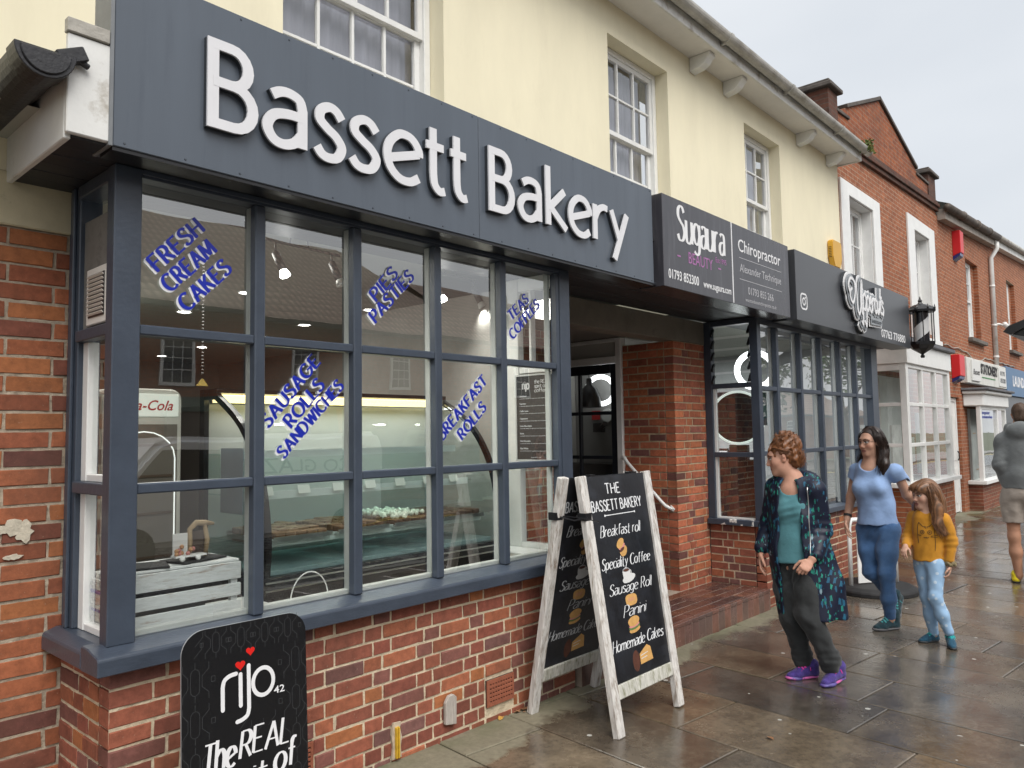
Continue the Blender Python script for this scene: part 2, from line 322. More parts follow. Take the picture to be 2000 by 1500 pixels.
# ================================================================== ground
def G(x): return -0.009*(x-2.4)
def make_pavement():
    m = bpy.data.materials.new('wet_york_stone'); m.use_nodes = True; N, L = nodes(m); b = N['Principled BSDF']
    tc = N.new('ShaderNodeTexCoord'); a = N.new('ShaderNodeVertexColor'); a.layer_name = 'Col'
    def noise(sc, det=6, ro=.6):
        n = N.new('ShaderNodeTexNoise'); n.inputs['Scale'].default_value = sc; n.inputs['Detail'].default_value = det; n.inputs['Roughness'].default_value = ro
        L.new(tc.outputs['Object'], n.inputs['Vector']); return n.outputs['Fac']
    def rng(v, f0, f1, t0, t1):
        r = N.new('ShaderNodeMapRange'); r.inputs['From Min'].default_value = f0; r.inputs['From Max'].default_value = f1
        r.inputs['To Min'].default_value = t0; r.inputs['To Max'].default_value = t1; L.new(v, r.inputs['Value']); return r.outputs[0]
    def mixc(f, A, B, bt='MIX'):
        x = N.new('ShaderNodeMix'); x.data_type = 'RGBA'; x.blend_type = bt
        if isinstance(f, float): x.inputs['Factor'].default_value = f
        else: L.new(f, x.inputs['Factor'])
        for s, k in ((A, 'A'), (B, 'B')):
            if isinstance(s, tuple): x.inputs[k].default_value = (*s, 1)
            else: L.new(s, x.inputs[k])
        return x.outputs['Result']
    def math_(op, p, q):
        x = N.new('ShaderNodeMath'); x.operation = op
        for i, s in enumerate((p, q)):
            if isinstance(s, (int, float)): x.inputs[i].default_value = s
            else: L.new(s, x.inputs[i])
        return x.outputs[0]
    n1 = noise(3.5); n2 = noise(30, 8, .7); n3 = noise(1.1, 5, .6); n4 = noise(120, 3)
    sp = N.new('ShaderNodeSeparateXYZ'); L.new(tc.outputs['Object'], sp.inputs[0])
    wet = mixc(rng(n1, .35, .65, 0, 1), (.62, .56, .50), (1.25, 1.15, 1.0))
    col = mixc(1.0, a.outputs[0], wet, 'MULTIPLY')
    col = mixc(1.0, col, mixc(rng(n2, .3, .7, 0, 1), (.72, .72, .72), (1.25, 1.25, 1.25)), 'MULTIPLY')
    # dry strip beside the shop walls, its edge wandering
    edge = math_('ADD', sp.outputs['Y'], math_('MULTIPLY', math_('SUBTRACT', n3, .5), 1.3))
    edge = math_('ADD', edge, math_('MULTIPLY', math_('SUBTRACT', n2, .5), .12))
    far = rng(sp.outputs['X'], 7.5, 10.5, 0, .5)
    edge = math_('SUBTRACT', edge, far)
    dry = rng(edge, -.24, -.15, 0, 1)
    col = mixc(dry, col, mixc(rng(n2, .3, .7, 0, 1), (.135, .118, .075), (.215, .19, .125)))
    # algae along the wall foot
    col = mixc(math_('MULTIPLY', rng(sp.outputs['Y'], -.22, .02, 0, 1), rng(n1, .42, .6, 0, .7)), col, (.075, .085, .03))
    # trodden gum: pale dots
    v = N.new('ShaderNodeTexVoronoi'); v.inputs['Scale'].default_value = 4.2; v.inputs['Randomness'].default_value = 1; L.new(tc.outputs['Object'], v.inputs['Vector'])
    gum = math_('MULTIPLY', math_('LESS_THAN', v.outputs['Distance'], .066), math_('GREATER_THAN', noise(2.3, 2), .44))
    col = mixc(math_('MULTIPLY', gum, .85), col, (.50, .50, .46))
    L.new(col, b.inputs['Base Color'])
    pud = rng(n3, .42, .56, .27, .045)
    ro = math_('ADD', pud, rng(n2, .35, .75, -.02, .11))
    ro = math_('MAXIMUM', ro, .04)
    rr = N.new('ShaderNodeMix'); rr.data_type = 'FLOAT'; L.new(dry, rr.inputs['Factor']); L.new(ro, rr.inputs['A']); rr.inputs['B'].default_value = .8
    L.new(rr.outputs['Result'], b.inputs['Roughness'])
    b.inputs['Specular IOR Level'].default_value = 1.0
    bp = N.new('ShaderNodeBump'); bp.inputs['Strength'].default_value = .26; bp.inputs['Distance'].default_value = .006
    h = math_('ADD', math_('MULTIPLY', n2, .8), math_('MULTIPLY', noise(9, 4), .9))
    L.new(h, bp.inputs['Height']); L.new(bp.outputs[0], b.inputs['Normal'])
    rnd = random.Random(5)
    mb = MB(); th = R(-6.0); ct, st = math.cos(th), math.sin(th)
    u = -8.0; pal = [(.118, .102, .083), (.098, .086, .073), (.130, .110, .086), (.088, .081, .074), (.110, .100, .088), (.140, .114, .084), (.096, .091, .085)]
    while u < 48:
        w = rnd.choice([.46, .55, .62, .7, .62]); v = -4.25 - rnd.random()*.8
        while v < 2.8:
            l = rnd.choice([.6, .75, .9, 1.05, 1.2]); c = rnd.choice(pal); k = rnd.uniform(.8, 1.15); c = tuple(q*k for q in c)
            g = .005
            q = [(u+g, v+g), (u+w-g, v+g), (u+w-g, v+l-g), (u+g, v+l-g)]
            t1, t2, dz = rnd.uniform(-.004, .004), rnd.uniform(-.004, .004), rnd.uniform(-.0015, .0015)
            vs = []
            for ins, z in ((0, -.05), (0, -.004), (.005, 0)):
                for i, (a_, b_) in enumerate(q):
                    a2 = a_ + ins*(1 if i in (0, 3) else -1); b2 = b_ + ins*(1 if i in (0, 1) else -1)
                    x = a2*ct - b2*st; y = a2*st + b2*ct
                    y = y + .10*x*0
                    vs.append((x, y, G(x)+z+dz+(t1*(a2-u-w/2)+t2*(b2-v-l/2) if z > -.02 else 0)))
            fs = [(8, 9, 10, 11)]
            for r in (0, 4):
                fs += [(r+i, r+(i+1) % 4, r+4+(i+1) % 4, r+4+i) for i in range(4)]
            cx = (u+w/2)*ct-(v+l/2)*st; cy = (u+w/2)*st+(v+l/2)*ct
            if -4.4 < cy < 2.4 and -3 < cx < 46: mb.add(vs, fs, c)
            v += l
        u += w
    o = mb.build('pavement', m, fix=False); o['kind'] = 'structure'
    jm = mat('joint_sand', (.060, .048, .036), .55, var=.3, vscale=20)
    jb = MB(); jb.add([(-8, -4.55, G(-8)-.012), (60, -4.55, G(60)-.012), (60, 6, G(60)-.012), (-8, 6, G(-8)-.012)], [(0, 1, 2, 3)])
    o = jb.build('pavement_bedding', jm, fix=False); o['kind'] = 'structure'
make_pavement()
M_asph = mat('wet_asphalt', (.045, .046, .05), .28, var=.25, vscale=4, bump=.3, bscale=150, rvar=.14)
M_kerb = mat('kerb_granite', (.17, .165, .155), .4, var=.25, vscale=9, bump=.2)
M_line = mat('road_line_paint', (.55, .42, .06), .5, var=.2)
kb = MB(); x = -8
while x < 60:
    kb.add([(x+.004, -4.70, G(x)-.14), (x+.91, -4.70, G(x+.9)-.14), (x+.91, -4.55, G(x+.9)-.14), (x+.004, -4.55, G(x)-.14),
            (x+.004, -4.70, G(x)-.004), (x+.91, -4.70, G(x+.9)-.004), (x+.91, -4.55, G(x+.9)), (x+.004, -4.55, G(x))],
           [(0, 1, 5, 4), (1, 2, 6, 5), (3, 0, 4, 7), (4, 5, 6, 7)])
    x += .915
o = kb.build('kerb', M_kerb); o['kind'] = 'structure'
gb = MB(); gb.add([(-300, -260, -.009*100-.4), (400, -260, -.9-.4), (400, -12.6, G(60)-.2), (-300, -12.6, .4)], [(0, 1, 2, 3)])
rb = MB(); rb.add([(-60, -10.6, G(-60)-.125), (90, -10.6, G(90)-.125), (90, -4.70, G(90)-.125), (-60, -4.70, G(-60)-.125)], [(0, 1, 2, 3)])
o = rb.build('road', M_asph, fix=False); o['kind'] = 'structure'
lb = MB()
for y in (-5.0, -5.22, -10.1, -10.32):
    lb.add([(-60, y-.05, G(-60)-.121), (90, y-.05, G(90)-.121), (90, y+.05, G(90)-.121), (-60, y+.05, G(-60)-.121)], [(0, 1, 2, 3)])
o = lb.build('road_markings', M_line, fix=False); o['kind'] = 'structure'
fb = MB(); fb.add([(-60, -16, G(-60)), (90, -16, G(90)), (90, -10.6, G(90)), (-60, -10.6, G(-60)), (-60, -10.6, G(-60)-.2), (90, -10.6, G(90)-.2)], [(0, 1, 2, 3), (3, 2, 5, 4)])
o = fb.build('far_pavement', mat('far_paving', (.16, .145, .125), .35, var=.25, vscale=3, rvar=.15), fix=False); o['kind'] = 'structure'
tb = MB(); tb.add([(-400, -400, -1.6), (500, -400, -1.6), (500, 400, -1.6), (-400, 400, -1.6)], [(0, 1, 2, 3)])
o = tb.build('ground', mat('distant_ground', (.10, .11, .07), .9, var=.3, vscale=.2), fix=False); o['kind'] = 'structure'

# ================================================================== brickwork in real bricks
PAL_RED = [((.285, .092, .054), 5), ((.25, .082, .052), 4), ((.32, .108, .056), 3), ((.20, .080, .064), 3), ((.165, .078, .068), 2), ((.36, .130, .052), 1), ((.225, .070, .047), 3)]
PAL_ORANGE = [((.28, .092, .042), 6), ((.24, .076, .038), 4), ((.32, .115, .044), 2), ((.18, .060, .038), 3), ((.13, .050, .040), 2)]
PAL_PIL = [((.42, .130, .066), 5), ((.36, .110, .062), 4), ((.46, .150, .068), 3), ((.27, .092, .068), 2), ((.17, .070, .060), 1.2)]
PAL_DARK = [((.20, .050, .032), 5), ((.25, .065, .034), 4), ((.13, .04, .03), 3), ((.09, .045, .042), 1.5), ((.30, .085, .035), 2)]
def brickwork(mb, mt, O, U, N, w, z0, z1, pal, seed, holes=(), course=.0747, depth=.1025, joint=.0125, bond='flemish', sl=.215, hd=.1025, jit=.0022, start=0.0, mold=0.0):
    """adds bricks to mb and the mortar sheet behind them to mt; U runs along the wall, N out of it"""
    rnd = random.Random(seed); O = Vector(O); U = Vector(U); N = Vector(N); Z = Vector((0, 0, 1))
    cols = [c for c, k in pal]; wts = [k for c, k in pal]
    nrow = int(math.ceil((z1-z0)/course))
    for r in range(nrow):
        za = z1-(r+1)*course + joint/2; zb = z1-r*course - joint/2
        if za < z0: za = z0
        if zb-za < .012: continue
        u = -(sl+joint)*0.75*(r % 2) - start; k = r
        if bond == 'stretcher': u = -(sl+joint)*.5*(r % 2)-start
        while u < w:
            L_ = hd if (bond == 'flemish' and k % 2) else sl
            k += 1
            a = max(u, 0); b = min(u+L_, w); u += L_+joint
            a += rnd.uniform(-.002, .002) if a > 0 else 0; b += rnd.uniform(-.002, .002) if b < w else 0
            if b-a < .022: continue
            segs = [(a, b)]
            for (h0, h1, hz0, hz1) in holes:
                if za < hz1-.01 and zb > hz0+.01:
                    ns = []
                    for (p, q) in segs:
                        if q <= h0 or p >= h1: ns.append((p, q)); continue
                        if p < h0-.02: ns.append((p, h0-.004))
                        if q > h1+.02: ns.append((h1+.004, q))
                    segs = ns
            c = rnd.choices(cols, wts)[0]; f = rnd.uniform(.82, 1.16); c = tuple(x*f for x in c)
            for (p, q) in segs:
                if q-p < .02: continue
                j = lambda s=1: rnd.uniform(-jit, jit)*s
                dd = rnd.uniform(-.0025, .0025)
                vs = []
                for (ins, d) in ((0, -depth), (0, -.0045+dd), (.0024, dd)):
                    for (uu, zz, su, sz) in ((p, za, 1, 1), (q, za, -1, 1), (q, zb, -1, -1), (p, zb, 1, -1)):
                        if d == -depth: vs.append(O+U*uu+Z*zz+N*d)
                        else: vs.append(O+U*(uu+su*ins+j())+Z*(zz+sz*ins+j())+N*(d+j(.5)))
                mb.add(vs, [(8, 9, 10, 11)]+[(r0+i, r0+(i+1) % 4, r0+4+(i+1) % 4, r0+4+i) for r0 in (0, 4) for i in range(4)], c)
    rc = -.0050
    # mortar sheet, broken up by small lumps
    nu = max(2, int(w/.03)); nzv = max(2, int((z1-z0)/.03)); vs = []; fs = []
    for i in range(nu+1):
        for k2 in range(nzv+1):
            vs.append(O+U*(w*i/nu)+Z*(z0+(z1-z0)*k2/nzv)+N*(rc+rnd.uniform(-.002, .002)))
    for i in range(nu):
        for k2 in range(nzv):
            uu = w*(i+.5)/nu; zz = z0+(z1-z0)*(k2+.5)/nzv
            if any(h0 < uu < h1 and a0 < zz < a1 for h0, h1, a0, a1 in holes if h1-h0 > .5): continue
            q = i*(nzv+1)+k2; fs.append((q, q+nzv+1, q+nzv+2, q+1))
    mt.add(vs, fs)

def wall_open(mb, x0, x1, z0, z1, yf, openings, reveal=.15, zt=None):
    """a wall face at y = yf looking to -y, with rectangular openings and their reveals; zt(x) may bend the top"""
    xs = sorted(set([x0, x1]+[o[0] for o in openings]+[o[1] for o in openings]))
    zs = sorted(set([z0, z1]+[o[2] for o in openings]+[o[3] for o in openings]))
    for i in range(len(xs)-1):
        for k in range(len(zs)-1):
            cx = (xs[i]+xs[i+1])/2; cz = (zs[k]+zs[k+1])/2
            if any(o[0] < cx < o[1] and o[2] < cz < o[3] for o in openings): continue
            a, b, c, d = xs[i], xs[i+1], zs[k], zs[k+1]
            da = zt(a) if (zt and k == len(zs)-2) else d; db = zt(b) if (zt and k == len(zs)-2) else d
            mb.add([(a, yf, c), (b, yf, c), (b, yf, db), (a, yf, da)], [(0, 1, 2, 3)])
    for (a, b, c, d) in openings:
        r = yf+reveal
        mb.add([(a, yf, c), (a, r, c), (a, r, d), (a, yf, d)], [(0, 1, 2, 3)])
        mb.add([(b, yf, c), (b, r, c), (b, r, d), (b, yf, d)], [(3, 2, 1, 0)])
        mb.add([(a, yf, d), (b, yf, d), (b, r, d), (a, r, d)], [(3, 2, 1, 0)])
        mb.add([(a, yf, c), (b, yf, c), (b, r, c), (a, r, c)], [(0, 1, 2, 3)])

def sash_window(parent, a, b, c, d, y, cols, rows_top, rows_bot, mid=None, wmat=None, curtain=True, glassm=None, name='sash_window'):
    """vertical sliding sash filling a..b, c..d; y = outer face of its box frame"""
    wmat = wmat or M_white
    mid = mid or (c+d)/2
    f = MB(); fw = .055
    f.box(a, a+fw, y, y+.09, c, d); f.box(b-fw, b, y, y+.09, c, d); f.box(a+fw, b-fw, y, y+.09, d-fw, d); f.box(a+fw, b-fw, y-.03, y+.09, c, c+.05)
    fr = f.build('window_frame' if name == 'sash_window' else name, wmat, parent, bevel=.004)
    g = MB()
    for (z0, z1, yy, rows, nm) in ((mid-.02, d-fw, y+.015, rows_top, 'upper_sash'), (c+.05, mid+.02, y+.05, rows_bot, 'lower_sash')):
        s = MB(); A, B = a+fw, b-fw; sw = .045; t = .035
        s.box(A, A+sw, yy, yy+t, z0, z1); s.box(B-sw, B, yy, yy+t, z0, z1)
        s.box(A+sw, B-sw, yy, yy+t, z1-sw, z1); s.box(A+sw, B-sw, yy, yy+t, z0, z0+sw*.95)
        gw = (B-A-2*sw); gh = (z1-z0-2*sw)
        for i in range(1, cols):
            x = A+sw+gw*i/cols; s.box(x-.010, x+.010, yy+.002, yy+t-.004, z0+sw*.95, z1-sw)
        for k in range(1, rows):
            z = z0+sw+gh*k/rows
            for i in range(cols):
                s.box(A+sw+gw*i/cols+.010, A+sw+gw*(i+1)/cols-.010, yy+.004, yy+t-.006, z-.010, z+.010)
        s.build(nm, wmat, fr, bevel=.002)
        g.add([(A+sw, yy+t*.6, z0+sw), (B-sw, yy+t*.6, z0+sw), (B-sw, yy+t*.6, z1-sw), (A+sw, yy+t*.6, z1-sw)], [(0, 1, 2, 3)])
    g.build('panes', glassm or M_glassold, fr, fix=False)
    if curtain:
        cu = MB(); n = 40; vs = []; 
        for i in range(n+1):
            x = a+.03+(b-a-.06)*i/n
            yy = y+.16+.012*math.sin(i*1.9)+.008*math.sin(i*.7)
            vs += [(x, yy, c+.03), (x, yy, d-.05)]
        cu.add(vs, [(2*i, 2*i+2, 2*i+3, 2*i+1) for i in range(n)])
        cu.build('curtain', M_net, fr, smooth=True, fix=False)
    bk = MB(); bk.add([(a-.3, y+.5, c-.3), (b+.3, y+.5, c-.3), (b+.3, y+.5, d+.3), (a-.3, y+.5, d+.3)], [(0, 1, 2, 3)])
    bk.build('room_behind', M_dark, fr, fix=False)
    return fr

# ================================================================== the cream rendered building
YW = .55
bldg = thing('shop_building', 'long cream rendered building with sash windows above the dark shop signs', 'building', (6, YW, 0))
w = MB(); OP = [(2.23, 3.46, 3.62, 5.18), (5.43, 6.45, 3.62, 5.18), (8.14, 9.13, 3.62, 5.18)]
wall_open(w, -6, 11.2, 2.78, 5.50, YW, OP, reveal=.145)
w.add([(11.2, YW, 2.6), (11.2, 6, 2.6), (11.2, 6, 5.5), (11.2, YW, 5.5)], [(0, 1, 2, 3)])
w.build('rendered_wall', M_cream, bldg, fix=False)
for i, (a, b, c, d) in enumerate(OP):
    sash_window(bldg, a+.002, b-.002, c+.002, d-.002, YW+.135, 4 if i == 0 else 3, 2, 2, mid=4.39 if i else 4.40)
# eaves
e = MB(); e.box(-6, 11.30, .27, YW+.3, 5.485, 5.52)
e.build('eaves_soffit', mat('soffit_paint', (.72, .70, .67), .6, var=.08, vscale=2, stain=(.4, .36, .3), stscale=2, stlo=.6, sthi=.8), bldg)
e = MB(); e.box(-6, 11.32, .245, .268, 5.47, 5.63); e.box(11.302, 11.325, .27, .9, 5.47, 5.63); e.build('bargeboard', M_whitedirty, bldg, bevel=.004)
for x in (4.3, 6.90, 7.64, 9.68, 10.74):
    c = MB()
    c.prism([(YW-.002, 5.484), (.315, 5.484), (.315, 5.445), (.345, 5.425), (.375, 5.385), (.43, 5.355), (YW-.002, 5.335)], (x, 0, 0), (0, 1, 0), (0, 0, 1), (1, 0, 0), 0, .115)
    c.build('eaves_corbel', M_white, bldg, bevel=.006)
rf = MB(); rf.add([(-6, .2, 5.64), (11.36, .2, 5.64), (11.36, 5.2, 8.6), (-6, 5.2, 8.6), (-6, .2, 5.60), (11.36, .2, 5.60), (11.36, 5.2, 8.5), (-6, 5.2, 8.5)], [(0, 1, 2, 3), (4, 5, 1, 0), (1, 5, 6, 2), (7, 6, 5, 4)])
rf.build('roof', M_slate, bldg)
gt = MB(); n = 10; gx0, gx1, gy, gz, gr = -6, 11.42, .175, 5.615, .064
for s in (0,):
    vs = []
    for x in (gx0, gx1):
        for rr in (gr, gr-.006):
            for k in range(n+1):
                t = math.pi+math.pi*k/n; vs.append((x, gy+rr*math.cos(t), gz+rr*math.sin(t)))
    m_ = n+1; fs = []
    for k in range(n):
        fs += [(k, k+1, 2*m_+k+1, 2*m_+k), (m_+k, 3*m_+k, 3*m_+k+1, m_+k+1)]
    fs += [(k, m_+k, m_+k+1, k+1) for k in range(n)] + [(2*m_+k, 2*m_+k+1, 3*m_+k+1, 3*m_+k) for k in range(n)]
    gt.add(vs, fs)
gut = gt.build('roof_gutter', M_guttergrey, bldg, smooth=False)
for x in (1.2, 3.6, 5.35, 7.0, 8.55, 10.2):
    b = MB(); b.lathe([(gr+.001, -.03), (gr+.009, -.03), (gr+.009, .03), (gr+.001, .03)], (x, gy, gz), 12, ax='x', a0=math.pi, a1=2*math.pi, cap=False)
    b.box(x-.012, x+.012, gy+.0, .245, gz-.075, gz-.055); b.build('gutter_bracket', M_guttergrey, gut)
# left brickwork and the cream band on it
bk = MB(); mt = MB()
brickwork(bk, mt, (-1.5, YW, 0), (1, 0, 0), (0, -1, 0), 2.72, -.03, 2.565, PAL_ORANGE, 3, course=.0787, sl=.218, hd=.106, joint=.0125)
for sx, sy, rr in ((.32, 1.30, .08), (.55, 1.15, .05)): pass
bk.build('brick_wall', M_brick, bldg, fix=False); mt.build('wall_mortar', M_mortar_grey, bldg, fix=False)
c = MB(); c.box(-6, 1.215, YW-.012, YW+.05, 2.568, 2.80); c.build('cream_band', M_creamband, bldg, bevel=.006)
# scar of render left on the brick wall
rs = MB(); rnd = random.Random(8)
for (cx, cz, rx, rz) in ((.985, 1.30, .055, .038), (1.02, 1.275, .035, .050), (.93, 1.29, .05, .025), (.985, 1.175, .035, .014)):
    pts = [(cx+rx*math.cos(2*math.pi*k/16)*rnd.uniform(.6, 1.15), cz+rz*math.sin(2*math.pi*k/16)*rnd.uniform(.6, 1.15)) for k in range(16)]
    rs.prism(pts, (0, YW, 0), (1, 0, 0), (0, 0, 1), (0, -1, 0), 0, .006+.002*cz)
rs.build('render_scar', mat('lime_scar', (.50, .45, .36), .9, var=.25, vscale=30, bump=.5), bldg)
o = MB(); o.box(-6, -1.5, YW-.002, YW+.1, -.03, 2.567); o.build('brick_wall', shader_brick('left_far_brick', (.30, .09, .03), (.24, .07, .028), (.25, .2, .15)), bldg)

# canopy that carries the signs
can = thing('canopy', 'dark boarded canopy running along the shopfronts under the signs with a white boxed end', 'canopy', (1, YW, 2.757))
c = MB()
for k in range(6):
    y0 = -.16+k*.118; c.box(.945, 11.33, y0+.002, y0+.116, 2.757+.0015*(k % 2), 2.776)
c.build('soffit_boards', mat('soffit_black', (.020, .022, .028), .45, var=.2, vscale=4, stretch=(.5, 3, 3)), can, bevel=.002)
c = MB(); c.box(.92, 1.072, -.18, -.155, 2.765, 3.135); c.build('end_panel', M_whitedirty, can, bevel=.004)
c = MB(); c.box(.92, .944, -.154, YW-.002, 2.748, 3.06); c.build('side_board', M_whitedirty, can, bevel=.004)
c = MB(); c.box(.915, 1.060, -.19, -.153, 3.137, 3.19); c.add([(.95, -.15, 3.10), (11.3, -.15, 3.10), (11.3, YW, 3.055), (.95, YW, 3.055)], [(0, 1, 2, 3)])
c.build('lead_flashing', mat('old_lead_edge', (.36, .34, .30), .6, var=.3, vscale=12, bump=.3, stain=(.12, .10, .08), stscale=6), can, bevel=.003)
g = MB(); gx, gz, gr = .835, 3.02, .088
prof = []
vs = []; n = 14
for y in (-.20, .62):
    for rr in (gr, gr-.008):
        for k in range(n+1):
            t = math.pi+math.pi*k/n; vs.append((gx+rr*math.cos(t), y, gz+rr*math.sin(t)*1.05))
m_ = n+1; fs = []
for k in range(n): fs += [(k, k+1, 2*m_+k+1, 2*m_+k), (m_+k, 3*m_+k, 3*m_+k+1, m_+k+1), (k, m_+k, m_+k+1, k+1)]
g.add(vs, fs)
gg = g.build('side_gutter', M_gutterblack, can)
g = MB(); g.prism([(gx+(gr+.010)*math.cos(math.pi+math.pi*k/16), gz+(gr+.010)*1.05*math.sin(math.pi+math.pi*k/16)) for k in range(17)], (0, 0, 0), (1, 0, 0), (0, 0, 1), (0, -1, 0), .14, .235)
g.prism([(gx+(gr-.008)*math.cos(math.pi+math.pi*k/16), gz-.008+(gr-.010)*1.05*math.sin(math.pi+math.pi*k/16)) for k in range(17)], (0, 0, 0), (1, 0, 0), (0, 0, 1), (0, -1, 0), .235, .243)
g.build('end_cap', M_gutterblack, gg, bevel=.003)
g = MB(); g.obox((.925, -.19, 3.035), ((1, 0, .5), (0, 1, 0), (-.5, 0, 1)), (.05, .03, .026)); g.tube([(.95, -.2, 3.03), (.985, -.2, 3.015)], .012)
g.build('gutter_clip', M_gutterblack, gg, bevel=.008)
# cream wall piece of the canopy tiles seen at the far left

# ================================================================== bakery bay window
bay = thing('bay_window', 'blue grey bakery bay window with small panes above a low brick wall', 'shop window', (2.6, 0, 0))
bk = MB(); mt = MB(); V0 = [(3.22-1.17, 3.46-1.17, .075, .235), (1.90-1.17, 2.07-1.17, .02, .25)]
brickwork(bk, mt, (1.17, 0.0, 0), (1, 0, 0), (0, -1, 0), 2.90, -.06, .770, PAL_RED, 21, holes=V0, start=.0)
brickwork(bk, mt, (1.17, .115, 0), (0, 1, 0), (-1, 0, 0), .43, -.06, .770, PAL_RED, 22, start=.06)
bk.build('brick_base', M_brick, bay, fix=False); mt.build('base_mortar', M_mortar_cream, bay, fix=False)
o = MB(); o.box(1.18, 4.06, .02, .52, -.06, .765); o.build('base_core', M_mortar_cream, bay)
s = MB()
s.prism([(-.085, .775), (-.085, .835), (-.078, .845), (.03, .866), (.09, .866), (.09, .772)], (1.095, 0, 0), (0, 1, 0), (0, 0, 1), (1, 0, 0), 0, 3.03)
s.prism([(1.095, .775), (1.095, .835), (1.102, .845), (1.15, .8625), (1.26, .8625), (1.26, .775)], (0, .0905, 0), (1, 0, 0), (0, 0, 1), (0, 1, 0), 0, .455)
s.build('sill', M_sill, bay, bevel=.004)
# posts, head, bars
f = MB(); f.box(1.155, 1.262, 0, .075, .860, 2.757); f.build('corner_post', M_navy, bay, bevel=.004)
f = MB(); f.box(3.985, 4.093, 0, .075, .860, 2.757); f.box(3.952, 3.984, .006, .06, .866, 2.72); f.build('corner_post', M_navy, bay, bevel=.004)
f = MB(); f.box(1.263, 3.984, .008, .075, 2.722, 2.757); f.box(1.262, 3.985, .0, .0075, 2.735, 2.757); f.build('head', M_navy, bay, bevel=.002)
XM = [1.794, 2.338, 2.892, 3.437]; XE = [1.262]+XM+[3.952]; ZT = [2.098, 1.457]
f = MB()
for x in XM: f.box(x-.026, x+.026, .006, .058, .866, 2.722)
f.build('mullions', M_navy, bay, bevel=.006)
f = MB()
for z in ZT:
    for a, b in zip(XE[:-1], XE[1:]):
        f.box(a+(.026 if a > 1.3 else 0), b-(.026 if b < 3.9 else 0), .010, .054, z-.021, z+.021)
f.build('transoms', M_navy, bay, bevel=.006)
f = MB()      # white inner beads behind the glass
for x in XM: f.box(x-.020, x+.020, .064, .105, .868, 2.72)
for z in ZT:
    for a, b in zip(XE[:-1], XE[1:]): f.box(a+.022, b-.022, .064, .095, z-.014, z+.014)
f.box(1.264, 3.95, .064, .10, .866, .892)
f.box(3.93, 3.951, .062, .10, .892, 2.72)
f.build('inner_beads', mat('old_white_gloss', (.50, .51, .49), .4, var=.1, vscale=8), bay, bevel=.003)
g = MB(); rnd = random.Random(3); zz = [.866]+ZT[::-1]+[2.722]
for a, b in zip(XE[:-1], XE[1:]):
    for c, d in zip(zz[:-1], zz[1:]):
        t1, t2 = rnd.uniform(-.0035, .0035), rnd.uniform(-.003, .003)
        g.add([(a, .060+t1*(a-b)*.5+t2*(c-d)*.5, c), (b, .060+t1*(b-a)*.5+t2*(c-d)*.5, c), (b, .060+t1*(b-a)*.5+t2*(d-c)*.5, d), (a, .060+t1*(a-b)*.5+t2*(d-c)*.5, d)], [(0, 1, 2, 3)])
g.build('panes', M_glass, bay, fix=False)
# left return of the bay
f = MB(); f.box(1.17, 1.262, .42, .548, .8627, 2.757); f.box(1.155, 1.17, .455, .49, .8627, 2.757); f.build('wall_post', M_navy, bay, bevel=.004)
f = MB()
for z in ZT: f.box(1.158, 1.212, .0752, .4195, z-.024, z+.024)
f.box(1.16, 1.25, .0752, .4195, 2.70, 2.757)
f.build('side_transoms', M_navy, bay, bevel=.004)
f = MB(); f.box(1.19, 1.202, .0752, .4195, 2.122, 2.60); f.build('side_board', mat('grey_side_board', (.20, .195, .18), .6, var=.35, vscale=5, stain=(.04, .04, .04), stscale=5, stlo=.5, sthi=.7), bay)
f = MB()
for a, b in ((.8627, ZT[1]-.024), (ZT[1]+.024, ZT[0]-.024)):
    f.box(1.192, 1.236, .36, .4195, a, b); f.box(1.192, 1.236, .0752, .105, a, b); f.box(1.195, 1.234, .105, .36, a, a+.03)
f.build('side_beads', M_white, bay, bevel=.003)
g = MB()
for a, b in ((.8627, ZT[1]-.02), (ZT[1]+.02, ZT[0]-.02), (2.6, 2.70)): g.add([(1.215, .0752, a), (1.215, .4195, a), (1.215, .4195, b), (1.215, .0752, b)], [(0, 1, 2, 3)])
g.build('side_panes', M_glass, bay, fix=False)
# white louvred vent in the side board
v = MB(); v.box(1.172, 1.189, .105, .335, 2.135, 2.375)
vt = v.build('air_vent', mat('white_plastic', (.75, .73, .68), .4), bay, bevel=.004)
v = MB(); v.box(1.1685, 1.1715, .135, .305, 2.165, 2.345); v.build('vent_opening', M_black, vt)
v = MB()
for k in range(10):
    z = 2.172+k*.0175; v.obox((1.167, .22, z+.004), ((1, 0, -.8), (0, 1, 0), (.8, 0, 1)), (.008, .084, .0012))
v.build('vent_slats', MATS['white_plastic'], vt)
# right return of the bay (seen through the glass)
f = MB(); f.box(4.03, 4.09, .42, .548, .8627, 2.757)
for z in (ZT[0],): f.box(4.035, 4.085, .0752, .4195, z-.022, z+.022)
f.box(4.03, 4.09, .0752, .4195, 2.66, 2.757); f.box(4.03, 4.09, .0752, .4195, .8627, .9)
f.box(4.035, 4.085, .0752, .4195, 1.43, 1.465)
f.box(4.036, 4.084, .30, .325, 2.12, 2.66)
f.build('right_side_frame', M_white, bay, bevel=.004)
g = MB(); g.add([(4.06, .0752, .9), (4.06, .4195, .9), (4.06, .4195, 2.66), (4.06, .0752, 2.66)], [(0, 1, 2, 3)])
g.build('right_side_pane', M_glass, bay, fix=False)
s = MB(); s.box(1.262, 1.96, .0905, .44, .84, .866); s.build('inner_ledge', M_white, bay, bevel=.003)
s = MB(); s.box(3.80, 4.03, .0905, .56, .84, .866); s.build('inner_ledge', M_white, bay, bevel=.003)
s = MB(); s.box(1.9605, 3.7995, .0905, .13, .84, .862); s.build('inner_ledge', M_white, bay, bevel=.003)
bk = MB(); mt = MB()
